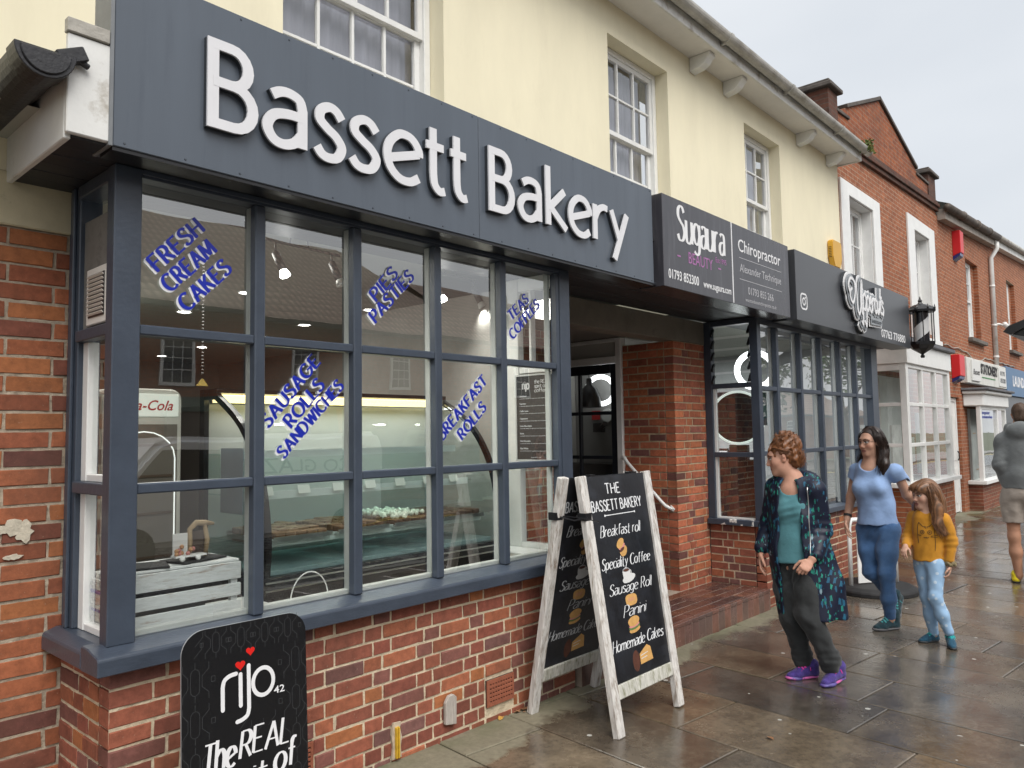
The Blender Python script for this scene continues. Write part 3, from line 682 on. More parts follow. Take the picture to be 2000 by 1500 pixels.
brickwork(bk, mt, (4.075, .115, 0), (0, 1, 0), (1, 0, 0), .43, .0, .770, PAL_RED, 24)
bk.build('return_brickwork', M_brick, bay, fix=False); mt.build('return_mortar', M_mortar_cream, bay, fix=False)

# terracotta airbricks, wood block, pipe stub, yellow conduit in the brick base
M_terra = mat('terracotta', (.27, .085, .045), .75, var=.15, vscale=20, bump=.2)
def airbrick(x0, x1, z0, z1, nx, nzv, label):
    t = thing('airbrick', label, 'airbrick', ((x0+x1)/2, 0, (z0+z1)/2), group='airbricks in the low brick wall')
    m = MB(); m.box(x0, x1, -.0025, .03, z0, z1); 
    fr = MB()
    cw = (x1-x0-.03)/nx; ch = (z1-z0-.03)/nzv; b = .006
    xs = [x0]; 
    fr.box(x0, x0+.015, -.012, -.003, z0, z1); fr.box(x1-.015, x1, -.012, -.003, z0, z1)
    for i in range(nx):
        a = x0+.015+cw*i; fr.box(a, a+cw*.45, -.011, -.003, z0+.015, z1-.015)
    for k in range(nzv+1):
        c = z0+.015+ch*k - (ch*.3 if k else .015); d = z0+.015+ch*k+ch*.3 if k < nzv else z1
        fr.box(x0+.0151, x1-.0151, -.0115, -.0028, c, d)
    fr.build('grille', M_terra, t, bevel=.001)
    m.build('dark_core', M_blackmatt, t)
airbrick(3.225, 3.455, .08, .23, 9, 5, 'square holed terracotta airbrick low in the wall beside the chalkboard')
airbrick(1.905, 2.065, .03, .245, 6, 9, 'terracotta airbrick half hidden behind the black coffee sign')
wb = MB(); wb.prism([(2.885, .085), (2.965, .07), (2.968, .215), (2.945, .235), (2.91, .232), (2.885, .20)], (0, -.006, 0), (1, 0, 0), (0, 0, 1), (0, -1, 0), 0, .022)
o = wb.build('wood_block', mat('bleached_wood', (.40, .36, .32), .8, var=.25, vscale=9, stretch=(12, 12, 1.5), bump=.3), bevel=.003)
tag(o, 'weathered grey offcut of wood nailed low on the brick wall', 'wood block')
yc = thing('pipe_stub', 'short yellow capped pipe sticking up against the foot of the brick wall', 'pipe', (2.555, -.02, 0))
y_ = MB(); y_.box(2.543, 2.553, -.03, -.008, .015, .17); y_.box(2.557, 2.567, -.03, -.008, .015, .17); y_.build('yellow_strip', mat('yellow_plastic', (.55, .33, .02), .5, var=.3, vscale=20), yc, bevel=.003)
y_ = MB(); rnd = random.Random(2)
y_.prism([(-.03, 0), (.032, 0), (.026, .05), (.034, .10), (.022, .15), (.03, .175), (-.02, .18), (-.032, .12), (-.022, .06)], (2.555, -.002, .012), (1, 0, 0), (0, 0, 1), (0, -1, 0), 0, .012)
y_.build('plaster_surround', mat('plaster', (.46, .38, .28), .9, var=.3, vscale=20), yc)
pp = MB(); pp.lathe([(.035, 0), (.035, .03), (.024, .03), (.024, .004)], (3.78, -.002, .42), 16, ax='y'); 
for i in range(len(pp.v)): p = pp.v[i]; pp.v[i] = (p[0], -.002-(p[1]+.002), p[2])
o = pp.build('overflow_pipe', mat('old_iron', (.08, .07, .065), .6, var=.3), smooth=True); tag(o, 'dark round pipe end in the brick wall behind the chalkboard', 'pipe')

# ================================================================== entrance recess
rec = thing('entrance_recess', 'recessed shop entrance with a tiled step and a red brick pillar between the two bays', 'entrance', (5.6, .5, 0))
M_tile = mat('quarry_tile', (1, 1, 1), .24, var=.25, vscale=8, bump=.08, attr=True, rvar=.08)
M_tilej = mat('tile_joint', (.30, .24, .19), .8, var=.2)
st = MB(); rnd = random.Random(4)
tcols = [(.095, .045, .037), (.075, .040, .036), (.115, .052, .040), (.065, .038, .036), (.14, .062, .042)]
y = -.03+.036
r = 0
while y < 2.3:
    x = 4.10 - (.11 if r % 2 else 0)
    while x < 7.06:
        a, b = max(x, 4.10), min(x+.225, 7.06)
        if b-a > .02:
            c = rnd.choice(tcols); k = rnd.uniform(.8, 1.2)
            if not (y > .56 and b > 6.45): st.box(a+.002, b-.002, y+.002, y+.108, .10, .150+rnd.uniform(-.001, .001), tuple(q*k for q in c))
        x += .225
    y += .112; r += 1
x = 4.10
while x < 7.06:
    c = rnd.choice([(.17, .085, .066), (.15, .080, .066), (.19, .090, .066), (.14, .085, .070)]); b = min(x+.113, 7.06)
    st.box(x+.0015, b-.0015, -.031, -.010, -.10, .118, c); st.box(x+.0015, b-.0015, -.036, .004, .1215, .1505, tuple(q*.9 for q in c))
    x += .113
st.build('step_tiles', M_tile, rec, bevel=.0025)
o = MB(); o.box(4.095, 7.063, -.029, 2.3, -.1, .1475); o.build('step_core', M_tilej, rec)
bk = MB(); mt = MB()
brickwork(bk, mt, (6.46, .58, 0), (1, 0, 0), (0, -1, 0), .62, .147, 2.53, PAL_PIL, 31, start=.0)
brickwork(bk, mt, (6.46, .695, 0), (0, 1, 0), (-1, 0, 0), .47, .147, 2.53, PAL_PIL, 32, bond='stretcher', start=.04)
bk.build('brick_pillar', M_brick, rec, fix=False); mt.build('pillar_mortar', mat('pillar_mortar', (.40, .32, .21), .9, var=.25, vscale=12, bump=.5), rec, fix=False)
bk = MB(); mt = MB(); brickwork(bk, mt, (4.094, 1.30, 0), (1, 0, 0), (0, -1, 0), 1.46, .152, 2.60, PAL_PIL, 33); bk.build('brick_back_wall', M_brick, rec, fix=False); mt.build('back_wall_mortar', M_mortar_cream, rec, fix=False)
o = MB(); o.box(6.47, 7.06, .60, 1.165, .147, 2.53); o.build('pillar_core', M_mortar_cream, rec)
o = MB(); o.box(4.094, 7.068, .57, .75, 2.532, 2.7565)
o.build('lintel', mat('dirty_lintel', (.17, .15, .12), .8, var=.25, vscale=3, bump=.2, stain=(.04, .036, .03), stscale=3), rec, bevel=.004)
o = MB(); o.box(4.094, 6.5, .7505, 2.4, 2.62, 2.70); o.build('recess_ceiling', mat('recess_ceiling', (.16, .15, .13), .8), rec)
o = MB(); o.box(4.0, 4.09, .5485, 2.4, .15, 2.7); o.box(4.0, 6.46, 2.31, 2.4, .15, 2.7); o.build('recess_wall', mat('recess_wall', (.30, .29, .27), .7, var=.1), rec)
hr = MB()
pts = [(6.42, 1.165, 1.40), (6.40, 1.13, 1.395), (6.395, 1.09, 1.35), (6.395, .72, .985), (6.40, .675, .945), (6.42, .645, .925)]
sm = []
for i in range(len(pts)-1):
    for t in (0, .25, .5, .75): sm.append(Vector(pts[i]).lerp(Vector(pts[i+1]), t))
sm.append(Vector(pts[-1]))
hr.tube(sm, .0165, 10)
hrt = thing('handrail', 'short white sloping handrail fixed to the brick pillar by the step', 'handrail', (6.46, .9, .92))
hr.build('rail', M_white, hrt, smooth=True)
for p in ((6.452, 1.17, 1.40), (6.452, .64, .92)):
    q = MB(); q.obox(p, ((1, 0, 0), (0, 1, .8), (0, -.8, 1)), (.006, .028, .018)); q.obox((p[0]-.018, p[1], p[2]), ((1, 0, 0), (0, 1, .8), (0, -.8, 1)), (.014, .012, .010)); q.build('fixing_plate', M_white, hrt, bevel=.003)
# black framed door in the side wall
dr = thing('barber_door', 'black glazed door with white frame in the recess beside the brick pillar', 'door', (6.46, 1.6, .15))
f = MB(); f.box(6.43, 6.53, 1.170, 1.235, .15, 2.615); f.box(6.43, 6.53, 1.2355, 2.14, 2.36, 2.43); f.box(6.43, 6.53, 1.2355, 2.14, 2.58, 2.615); f.box(6.43, 6.53, 2.1405, 2.2, .15, 2.615)
f.build('door_frame', M_white, dr, bevel=.004)
f = MB(); f.box(6.47, 6.49, 1.236, 2.14, 2.431, 2.579); f.build('fanlight_panel', mat('frosted_panel', (.44, .43, .40), .5), dr)
f = MB(); A, B = 1.238, 2.138
f.box(6.45, 6.495, A, A+.075, .16, 2.355); f.box(6.45, 6.495, B-.075, B, .16, 2.355); f.box(6.45, 6.495, A+.0755, B-.0755, 2.26, 2.355); f.box(6.45, 6.495, A+.0755, B-.0755, .16, .42)
f.box(6.452, 6.493, 1.70, 1.73, .4205, 2.2595)
for z in (.96, 1.40, 1.855): f.box(6.453, 6.492, A+.0755, 1.6995, z-.018, z+.018); f.box(6.453, 6.492, 1.7305, B-.0755, z-.018, z+.018)
f.build('door_leaf', mat('door_black', (.016, .019, .026), .35, var=.1), dr, bevel=.003)
g = MB(); g.add([(6.472, A+.07, .42), (6.472, B-.07, .42), (6.472, B-.07, 2.262), (6.472, A+.07, 2.262)], [(0, 1, 2, 3)]); g.build('door_pane', M_glass, dr, fix=False)
d_ = MB(); d_.tube([(6.40, B-.12, 1.05), (6.40, B-.12, 1.35)], .012); d_.tube([(6.40, B-.12, 1.08), (6.45, B-.12, 1.08)], .008); d_.tube([(6.40, B-.12, 1.32), (6.45, B-.12, 1.32)], .008); d_.build('door_handle', mat('steel', (.6, .6, .6), .25, metal=1), dr, smooth=True)
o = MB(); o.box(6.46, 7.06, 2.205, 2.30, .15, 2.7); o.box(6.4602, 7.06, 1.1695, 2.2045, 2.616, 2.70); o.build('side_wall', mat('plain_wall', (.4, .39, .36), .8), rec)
# ================================================================== lettering
def arc(cx, cy, rx, ry, a0, a1, n=10):
    return [(cx+rx*math.cos(R(a0+(a1-a0)*i/n)), cy+ry*math.sin(R(a0+(a1-a0)*i/n))) for i in range(n+1)]
def cr_spline(P, n=6):
    out = []
    for i in range(len(P)-1):
        p0 = P[max(i-1, 0)]; p1 = P[i]; p2 = P[i+1]; p3 = P[min(i+2, len(P)-1)]
        for k in range(n):
            t = k/n
            out.append(tuple(.5*(2*p1[j]+(p2[j]-p0[j])*t+(2*p0[j]-5*p1[j]+4*p2[j]-p3[j])*t*t+(3*p1[j]-p0[j]-3*p2[j]+p3[j])*t**3) for j in (0, 1)))
    return out+[P[-1]]
# centre lines of the letters: baseline 0, capitals 1 high, small letters .68 high
SK = {
 'A': [[(0, 0), (.36, 1)], [(.36, 1), (.72, 0)], [(.13, .34), (.59, .34)]],
 'B': [[(0, 0), (0, 1)], [(0, 1), (.24, 1)]+arc(.26, .765, .23, .235, 90, -90)+[(0, .53)], [(0, .53), (.28, .53)]+arc(.29, .265, .27, .265, 90, -90)+[(0, 0)]],
 'C': [arc(.42, .5, .42, .5, 48, 312, 18)],
 'D': [[(0, 0), (0, 1)], [(0, 1), (.22, 1)]+arc(.22, .5, .45, .5, 90, -90, 14)+[(0, 0)]],
 'E': [[(0, 0), (0, 1)], [(0, 1), (.5, 1)], [(0, .52), (.42, .52)], [(0, 0), (.53, 0)]],
 'F': [[(0, 0), (0, 1)], [(0, 1), (.5, 1)], [(0, .52), (.42, .52)]],
 'G': [arc(.43, .5, .43, .5, 48, 340, 18), [(.84, .33), (.84, .46)], [(.5, .46), (.84, .46)]],
 'H': [[(0, 0), (0, 1)], [(.62, 0), (.62, 1)], [(0, .5), (.62, .5)]],
 'I': [[(0, 0), (0, 1)]],
 'K': [[(0, 0), (0, 1)], [(0, .42), (.52, 1)], [(.18, .6), (.58, 0)]],
 'L': [[(0, 0), (0, 1)], [(0, 0), (.48, 0)]],
 'M': [[(0, 0), (.06, 1)], [(.06, 1), (.42, .12)], [(.42, .12), (.78, 1)], [(.78, 1), (.84, 0)]],
 'N': [[(0, 0), (0, 1)], [(0, 1), (.64, 0)], [(.64, 0), (.64, 1)]],
 'O': [arc(.44, .5, .44, .5, 90, 450, 22)],
 'P': [[(0, 0), (0, 1)], [(0, 1), (.24, 1)]+arc(.25, .73, .27, .27, 90, -90)+[(0, .46)]],
 'R': [[(0, 0), (0, 1)], [(0, 1), (.24, 1)]+arc(.25, .74, .25, .26, 90, -90)+[(0, .48)], [(.24, .48), (.58, 0)]],
 'S': [cr_spline([(.52, .84), (.40, .97), (.24, 1), (.07, .90), (.05, .70), (.24, .55), (.44, .44), (.54, .26), (.44, .06), (.25, 0), (.09, .04), (0, .17)])],
 'T': [[(.32, 0), (.32, 1)], [(0, 1), (.64, 1)]],
 'U': [[(0, 1), (0, .3)]+arc(.31, .3, .31, .3, 180, 360, 12)+[(.62, 1)]],
 'W': [[(0, 1), (.24, 0)], [(.24, 0), (.48, .9)], [(.48, .9), (.72, 0)], [(.72, 0), (.96, 1)]],
 'Y': [[(0, 1), (.32, .48)], [(.64, 1), (.32, .48)], [(.32, .48), (.32, 0)]],
 'a': [cr_spline([(.06, .60), (.16, .665), (.28, .68), (.40, .63), (.44, .50)], 5)+[(.44, 0)], cr_spline([(.44, .40), (.26, .40), (.08, .34), (0, .18), (.07, .03), (.20, -.01), (.34, .05), (.44, .18)])],
 'b': [[(0, 1.05), (0, 0)], arc(.25, .33, .25, .34, 160, -160, 16)],
 'c': [arc(.29, .34, .29, .34, 50, 310, 14)],
 'd': [[(.5, 1.05), (.5, 0)], arc(.25, .33, .25, .34, 20, 340, 16)],
 'e': [[(.02, .27), (.54, .455)], cr_spline([(.545, .42), (.54, .50), (.47, .615), (.36, .68), (.20, .67), (.05, .52), (0, .33), (.05, .14), (.20, .01), (.38, 0), (.53, .09)])],
 'f': [cr_spline([(.42, 1.02), (.30, 1.05), (.2, .95), (.18, .8)])+[(.18, 0)], [(0, .64), (.38, .64)]],
 'g': [arc(.25, .36, .25, .32, 20, 340, 16), [(.5, .68)]+cr_spline([(.5, 0), (.44, -.2), (.25, -.28), (.04, -.2)])],
 'h': [[(0, 1.05), (0, 0)], cr_spline([(0, .45), (.15, .64), (.32, .67), (.46, .55), (.48, .4)])+[(.48, 0)]],
 'i': [[(0, .68), (0, 0)], [(0, .9), (0, .94)]],
 'k': [[(0, 1.08), (0, 0)], [(.42, .70), (.05, .34)], [(.05, .34), (.46, -.01)]],
 'l': [[(0, 1.08), (0, 0)]],
 'm': [[(0, .68), (0, 0)], cr_spline([(0, .45), (.13, .63), (.26, .67), (.38, .57), (.4, .42)])+[(.4, 0)], cr_spline([(.4, .45), (.53, .63), (.66, .67), (.78, .57), (.8, .42)])+[(.8, 0)]],
 'n': [[(0, .68), (0, 0)], cr_spline([(0, .45), (.15, .64), (.32, .67), (.46, .55), (.48, .4)])+[(.48, 0)]],
 'o': [arc(.3, .34, .3, .34, 90, 450, 18)],
 'p': [[(0, .68), (0, -.3)], arc(.25, .34, .25, .34, 160, -160, 16)],
 'r': [[(0, .68), (0, 0)], cr_spline([(0, .40), (.09, .58), (.22, .67), (.34, .66)])],
 's': [cr_spline([(.41, .56), (.32, .66), (.20, .69), (.07, .62), (.05, .49), (.17, .39), (.32, .30), (.41, .17), (.34, .03), (.20, -.01), (.08, .02), (0, .11)])],
 't': [[(.16, .96), (.16, .25)]+cr_spline([(.16, .25), (.19, .08), (.30, -.01), (.42, .01)]), [(0, .68), (.40, .68)]],
 'u': [[(0, .68), (0, .25)]+cr_spline([(0, .25), (.04, .06), (.2, -.01), (.38, .06), (.48, .25)]), [(.48, .68), (.48, 0)]],
 'v': [[(0, .68), (.24, 0)], [(.24, 0), (.48, .68)]],
 'w': [[(0, .68), (.18, 0)], [(.18, 0), (.36, .6)], [(.36, .6), (.54, 0)], [(.54, 0), (.72, .68)]],
 'y': [[(.02, .68), (.27, .08)], [(.50, .68), (.10, -.30)]],
 'j': [[(.2, .68)]+cr_spline([(.2, -.1), (.16, -.24), (.02, -.27)])],
}
for k in ('z', 'x'): SK[k] = [[(0, .68), (.42, 0)], [(.42, .68), (0, 0)]]
def ribbon(mb, P, wf, place, d0, d1, square=True, col=None):
    """sweeps a pen of width wf(angle, t) along the 2-D line P"""
    P = [p for i, p in enumerate(P) if i == 0 or (abs(p[0]-P[i-1][0])+abs(p[1]-P[i-1][1])) > 1e-5]
    if len(P) < 2: return
    n = len(P); Lf = []; Rt = []
    closed = abs(P[0][0]-P[-1][0])+abs(P[0][1]-P[-1][1]) < 1e-4
    for i in range(n):
        a = P[i-1] if i else (P[-2] if closed else P[0]); b = P[i+1] if i < n-1 else (P[1] if closed else P[-1])
        p = P[i]
        def nrm(u, v):
            l = math.hypot(v[0]-u[0], v[1]-u[1]) or 1; return ((v[0]-u[0])/l, (v[1]-u[1])/l)
        t1 = nrm(a, p) if a != p else nrm(p, b); t2 = nrm(p, b) if b != p else t1
        tx, ty = t1[0]+t2[0], t1[1]+t2[1]; l = math.hypot(tx, ty) or 1; tx, ty = tx/l, ty/l
        cs = max(.5, tx*t1[0]+ty*t1[1]); h = wf(math.atan2(ty, tx), i/(n-1))/2/cs
        Lf.append((p[0]-ty*h, p[1]+tx*h)); Rt.append((p[0]+ty*h, p[1]-tx*h))
    vs = [place(x, y, d) for d in (d0, d1) for (x, y) in Lf+Rt]
    fs = []
    for i in range(n-1):
        fs += [(2*n+i, 2*n+i+1, 3*n+i+1, 3*n+i), (i, 2*n+i, 2*n+i+1, i+1)[::-1], (n+i, n+i+1, 3*n+i+1, 3*n+i)[::-1]]
    if not closed: fs += [(0, n, 3*n, 2*n), (n-1, 2*n-1, 4*n-1, 3*n-1)[::-1]]
    mb.add(vs, fs, col)
def pen(thick, thin=None, taper=0):
    thin = thick if thin is None else thin
    def f(a, t):
        w = thin+(thick-thin)*abs(math.sin(a))**1.3
        if taper: w *= (1-taper)+taper*math.sin(math.pi*min(1, max(0, .12+t*.76)))
        return w
    return f
def skel_text(mb, text, place, h, w=None, pw=.12, thin=None, shear=0, gap=.20, space=.36, serif=0, d0=0, d1=.002, taper=0, wob=0, seed=1, caps=1.0, step=.0003, tt=None):
    """draws text with the skeleton letters; place(x, y, d) puts sheet metres into the world; h = capital height, w = total width"""
    rnd = random.Random(seed); x = 0; items = []
    for ch in text:
        if ch == ' ': x += space; continue
        st = SK.get(ch) or SK.get(ch.upper()) or SK['I']
        wd = max(p[0] for s in st for p in s)
        items.append((x, st, ch)); x += wd+gap
    tot = x-gap; sx = (w/tot if w else h); i = 0
    for (x0, st, ch) in items:
        dy = rnd.uniform(-wob, wob); rt = rnd.uniform(-wob, wob)*.6
        cap = caps if ch.isupper() else 1
        for s in st:
            Q = []
            for (px, py) in s:
                py *= cap; q = py+dy; px2 = px+shear*py+rt*py
                X, Yy = (x0+px2)*sx, q*h
                if tt: X, Yy = tt(X, Yy)
                Q.append((X, Yy))
            i += 1
            dd = step*(i % 7)
            ribbon(mb, Q, pen(pw*h, None if thin is None else thin*h, taper), place, d0, d1+dd)
            if serif and len(s) == 2:
                for e in (0, 1):
                    (a, b), (c, d) = s[e], s[1-e]
                    if abs(b-d) > abs(a-c)*.6:       # upright strokes get foot and head serifs
                        i += 1
                        q = [(x0+a+shear*b-serif, b), (x0+a+shear*b+serif, b)]
                        ribbon(mb, [(X*sx, Yy*h) for X, Yy in q], pen(.05*h), place, d0, d1+step*(i % 7))
                    else:
                        i += 1
                        q = [(x0+a+shear*b, b-.09), (x0+a+shear*b+.02, b+.09)]
                        ribbon(mb, [(X*sx, Yy*h) for X, Yy in q], pen(.05*h), place, d0, d1+step*(i % 7))
def plane(O, U, V, N):
    O, U, V, N = Vector(O), Vector(U).normalized(), Vector(V).normalized(), Vector(N).normalized()
    return lambda x, y, d: tuple(O+U*x+V*y+N*d)
_tc = {}
def font_text(mb, text, place, h, w=None, depth=.002, bold=0.0, align='l', shear=0.0, d0=0.0):
    """text in Blender's own sans letter, cap height h; w = total width"""
    cu = bpy.data.curves.new('t', 'FONT'); cu.body = text; cu.size = 1; cu.extrude = .5; cu.offset = bold; cu.shear = shear; cu.resolution_u = 3
    ob = bpy.data.objects.new('t', cu); COL.objects.link(ob)
    dg = bpy.context.evaluated_depsgraph_get(); me = bpy.data.meshes.new_from_object(ob.evaluated_get(dg))
    co = [tuple(v.co) for v in me.vertices]; fs = [tuple(p.vertices) for p in me.polygons]
    bpy.data.objects.remove(ob); bpy.data.curves.remove(cu); bpy.data.meshes.remove(me)
    if not co: return
    x0 = min(c[0] for c in co); x1 = max(c[0] for c in co); ch = .729
    s = h/ch; sx = (w/(x1-x0)) if w else s; off = 0
    if align == 'c': off = -(x1-x0)*sx/2
    if align == 'r': off = -(x1-x0)*sx
    mb.add([place((c[0]-x0)*sx+off, c[1]*s, d0+(depth if c[2] > 0 else 0)) for c in co], fs)

# ================================================================== signs over the shops
M_sidedark = mat('letter_side', (.03, .035, .042), .5)
M_whitetext = mat('white_vinyl', (.72, .72, .73), .4, var=.05)
M_pinktext = mat('mauve_vinyl', (.36, .13, .34), .4)
M_bluetext = mat('blue_vinyl', (.010, .024, .36), .3)
def sign_board(name, label, x0, x1, yf, z0, z1, m, tk):
    t = thing(name, label, 'sign', (x0, yf, z0))
    b = MB(); b.box(x0, x1, yf, yf+tk, z0, z1); b.build('board', m, t, bevel=.003)
    return t
sg = sign_board('bakery_sign', 'long blue grey fascia sign with raised white bakery name letters', 1.078, 3.040, -.18, 2.757, 3.47, M_signblue, .17)
b = MB(); b.box(3.043, 4.895, -.18, -.01, 2.757, 3.47); b.build('board', M_signblue, sg, bevel=.003)
b = MB(); b.box(1.062, 1.077, -.186, -.02, 2.752, 3.475); b.build('edge_trim', mat('trim_grey', (.17, .18, .19), .45, var=.2), sg, bevel=.002)
b = MB(); b.box(1.08, 4.90, -.172, -.05, 2.742, 2.7565); b.build('bottom_trim', M_black, sg)
for k in range(17):
    for z in (2.775, 3.452):
        sc_ = MB(); sc_.lathe([(.0055, 0), (.004, .003), (.0005, .0035)], (1.12+.234*k, -.1795, z), 8, ax='y')
        for i in range(len(sc_.v)): p_ = sc_.v[i]; sc_.v[i] = (p_[0], -.1795-(p_[1]+.1795), p_[2])
        sc_.build('screw', mat('screw_dark', (.05, .06, .075), .5), sg)
LET = [('B', 1.427, 1.654), ('a', 1.673, 1.897), ('s', 1.924, 2.109), ('s', 2.118, 2.313), ('e', 2.332, 2.592), ('t', 2.591, 2.770), ('t', 2.766, 2.937),
       ('B', 3.089, 3.309), ('a', 3.335, 3.559), ('k', 3.598, 3.827), ('e', 3.825, 4.083), ('r', 4.093, 4.285), ('y', 4.277, 4.526)]
for ch, a, b in LET:
    st = SK[ch]; wd = max(p[0] for s in st for p in s); pw = .049
    capx = .40 if ch == 'B' else .405
    base = 2.925
    X0 = a+pw/2; sx = (b-a-pw)/wd
    pl = lambda x, y, d: (X0+x*sx, -.181-d, base+pw/2+y)
    f = MB(); sd = MB()
    for i, s in enumerate(st):
        sc = (.385-pw) if ch == 'B' else (.372 if ch != 'k' else .345)
        ys = (lambda v: v*sc)
        if ch in 'aeser': sc = (.285-pw)/.68
        if ch == 't': sc = .345
        if ch == 'y': sc = .345
        dz = 0
        Q = [((p[0])*sx, p[1]*sc+dz) for p in s]
        if ch == 'B' and i == 0: Q = [(0, -pw*.44), (0, sc+pw*.44)]
        pp = lambda x, y, d: (X0+x, -.181-d, base+pw/2+y)
        ribbon(f, Q, pen(pw, pw*.88), pp, .022+.0004*i, .032+.0004*i)
        ribbon(sd, Q, pen(pw+.001, pw*.88+.001), pp, 0, .0218+.0004*i)
    l = f.build('letter', M_letter, sg, fix=True); sd.build('letter_return', M_sidedark, l, fix=True)
sg = sign_board('beauty_sign', 'square charcoal double sign with white and mauve lettering and a dividing line', 4.965, 7.33, -.225, 2.745, 3.455, M_signdark, .22)
P = plane((0, -.2255, 0), (1, 0, 0), (0, 0, 1), (0, -1, 0))
def at_(x, z): return lambda u, v, d: P(x+u, z+v, d)
def ftext(parent, name, m, items, **k):
    for (s, x, z, h, w) in items:
        mb = MB(); font_text(mb, s, at_(x, z), h, w, **k); o = mb.build(name, m, parent, fix=False)
    return o
b = MB(); b.box(6.098, 6.114, -.2275, -.2252, 2.75, 3.452); b.build('divider', M_whitetext, sg)
mb = MB(); skel_text(mb, 'Sugaura', at_(5.19, 3.135), .26, .77, pw=.15, thin=.05, gap=.16, caps=1.05, d1=.0012, step=.0002); mb.build('lettering', M_whitetext, sg, fix=False)
ftext(sg, 'lettering', M_pinktext, [('Est.1995', 5.80, 3.055, .045, .19), ('BEAUTY', 5.345, 2.975, .095, .40), ('-', 5.17, 2.98, .09, .05), ('-', 5.84, 2.98, .09, .05)], depth=.001)
ftext(sg, 'lettering', M_whitetext, [('01793 852300', 5.03, 2.815, .075, .47), ('www.sugaura.com', 5.575, 2.815, .06, .49)], depth=.001, bold=.012)
ftext(sg, 'lettering', M_whitetext, [('Chiropractor', 6.23, 3.225, .115, .90)], depth=.001, bold=.004)
ftext(sg, 'lettering', mat('grey_vinyl', (.42, .42, .44), .4), [('Alexander Technique', 6.25, 3.045, .075, .88), ('01793 855 266', 6.40, 2.86, .07, .54), ('woottonbassettchiropractic.co.uk', 6.34, 2.79, .035, .66)], depth=.001)
b = MB(); b.box(6.24, 7.14, -.2265, -.2252, 3.165, 3.170); b.box(6.24, 7.14, -.2265, -.2252, 2.975, 2.980); b.build('ruled_lines', MATS['grey_vinyl'], sg)
sg = sign_board('barber_sign', 'graphite barbershop sign with raised script logo and phone number', 7.42, 11.38, -.255, 2.735, 3.44, M_signblack, .25)
P = plane((0, -.2555, 0), (1, 0, 0), (0, 0, 1), (0, -1, 0))
# camera-in-a-square emblem
mb = MB(); q = .16
def rrect(x0, y0, x1, y1, r, n=6):
    return arc(x1-r, y1-r, r, r, 0, 90, n)+arc(x0+r, y1-r, r, r, 90, 180, n)+arc(x0+r, y0+r, r, r, 180, 270, n)+arc(x1-r, y0+r, r, r, 270, 360, n)
rr = rrect(0, 0, q, q*.95, .045); ribbon(mb, rr+[rr[0]], pen(.018), at_(7.53, 2.86), 0, .0015); ribbon(mb, arc(q/2, q*.475, .034, .034, 0, 360, 18), pen(.016), at_(7.53, 2.86), 0, .0017); ribbon(mb, arc(q*.76, q*.74, .006, .006, 0, 360, 8), pen(.010), at_(7.53, 2.86), 0, .0017)
mb.build('emblem', M_whitetext, sg, fix=False)
ftext(sg, 'lettering', M_whitetext, [('07763 776880', 10.10, 2.79, .105, 1.03)], depth=.001, bold=.012)
# script logo: white outlined plate, grey plate, dark and white script
def script_logo(mb, wd, d0, d1, which=None):
    ox, oz = 8.72, 2.86
    S = [cr_spline([(.10, .30), (.05, .42), (.16, .53), (.32, .50), (.36, .34), (.26, .16), (.14, .20), (.13, .32), (.22, .38)], 6),
         cr_spline([(.32, .50), (.42, .40), (.44, .20), (.46, .05), (.52, .00), (.60, .10), (.62, .30), (.66, .50), (.70, .55), (.70, .42), (.66, .20), (.66, .04), (.74, .02)], 6),
         cr_spline([(.74, .33), (.72, .12), (.70, -.14), (.62, -.10)], 5), cr_spline([(.74, .30), (.82, .36), (.88, .24), (.82, .10), (.74, .12)], 5),
         cr_spline([(.92, .31), (.90, .12), (.86, -.16), (.78, -.08)], 5), cr_spline([(.92, .28), (.99, .34), (1.04, .22), (.98, .10), (.92, .12)], 5),
         cr_spline([(1.06, .18), (1.14, .26), (1.13, .34), (1.07, .26), (1.08, .12), (1.16, .10), (1.20, .20)], 5),
         cr_spline([(1.20, .32), (1.20, .12)], 4), cr_spline([(1.20, .26), (1.26, .33), (1.31, .30)], 4),
         cr_spline([(1.42, .30), (1.35, .33), (1.31, .20), (1.36, .10), (1.44, .15)], 5),
         cr_spline([(1.46, .32), (1.45, .16), (1.50, .10), (1.56, .20)], 5), cr_spline([(1.57, .32), (1.56, .12)], 4),
         cr_spline([(1.64, .55), (1.62, .20), (1.67, .10)], 5), cr_spline([(1.58, .38), (1.70, .40)], 3),
         cr_spline([(1.78, .30), (1.71, .34), (1.70, .26), (1.78, .20), (1.76, .11), (1.69, .13)], 5)]
    for i, s in enumerate(S):
        ribbon(mb, [(p[0]*.70, p[1]*.72+.10) for p in s], pen(wd), at_(ox, oz), d0, d1+.0006*i)
o = MB(); script_logo(o, .145, .030, .040); o.add([P(9.50, 2.86, .0385), P(9.99, 2.88, .0385), P(9.99, 3.05, .0385), P(9.50, 3.02, .0385)], [(0, 1, 2, 3)]); lg = o.build('logo_outline', M_whitetext, sg, fix=True)
o = MB(); script_logo(o, .095, .050, .056); o.add([P(9.53, 2.885, .0545), P(9.96, 2.90, .0545), P(9.96, 3.02, .0545), P(9.53, 2.99, .0545)], [(0, 1, 2, 3)]); o.build('logo_plate', mat('logo_grey', (.26, .28, .30), .35), sg, fix=True)
o = MB(); script_logo(o, .032, .066, .069); o.build('logo_script', M_whitetext, sg, fix=True)
o = MB(); script_logo(o, .155, .001, .028); o.build('logo_back', M_sidedark, sg, fix=True)
mb = MB(); font_text(mb, 'BARBERSHOP', at_(9.56, 2.91), .042, .37, depth=.001, bold=.01, d0=.0552); mb.build('lettering', M_sidedark, sg, fix=False)

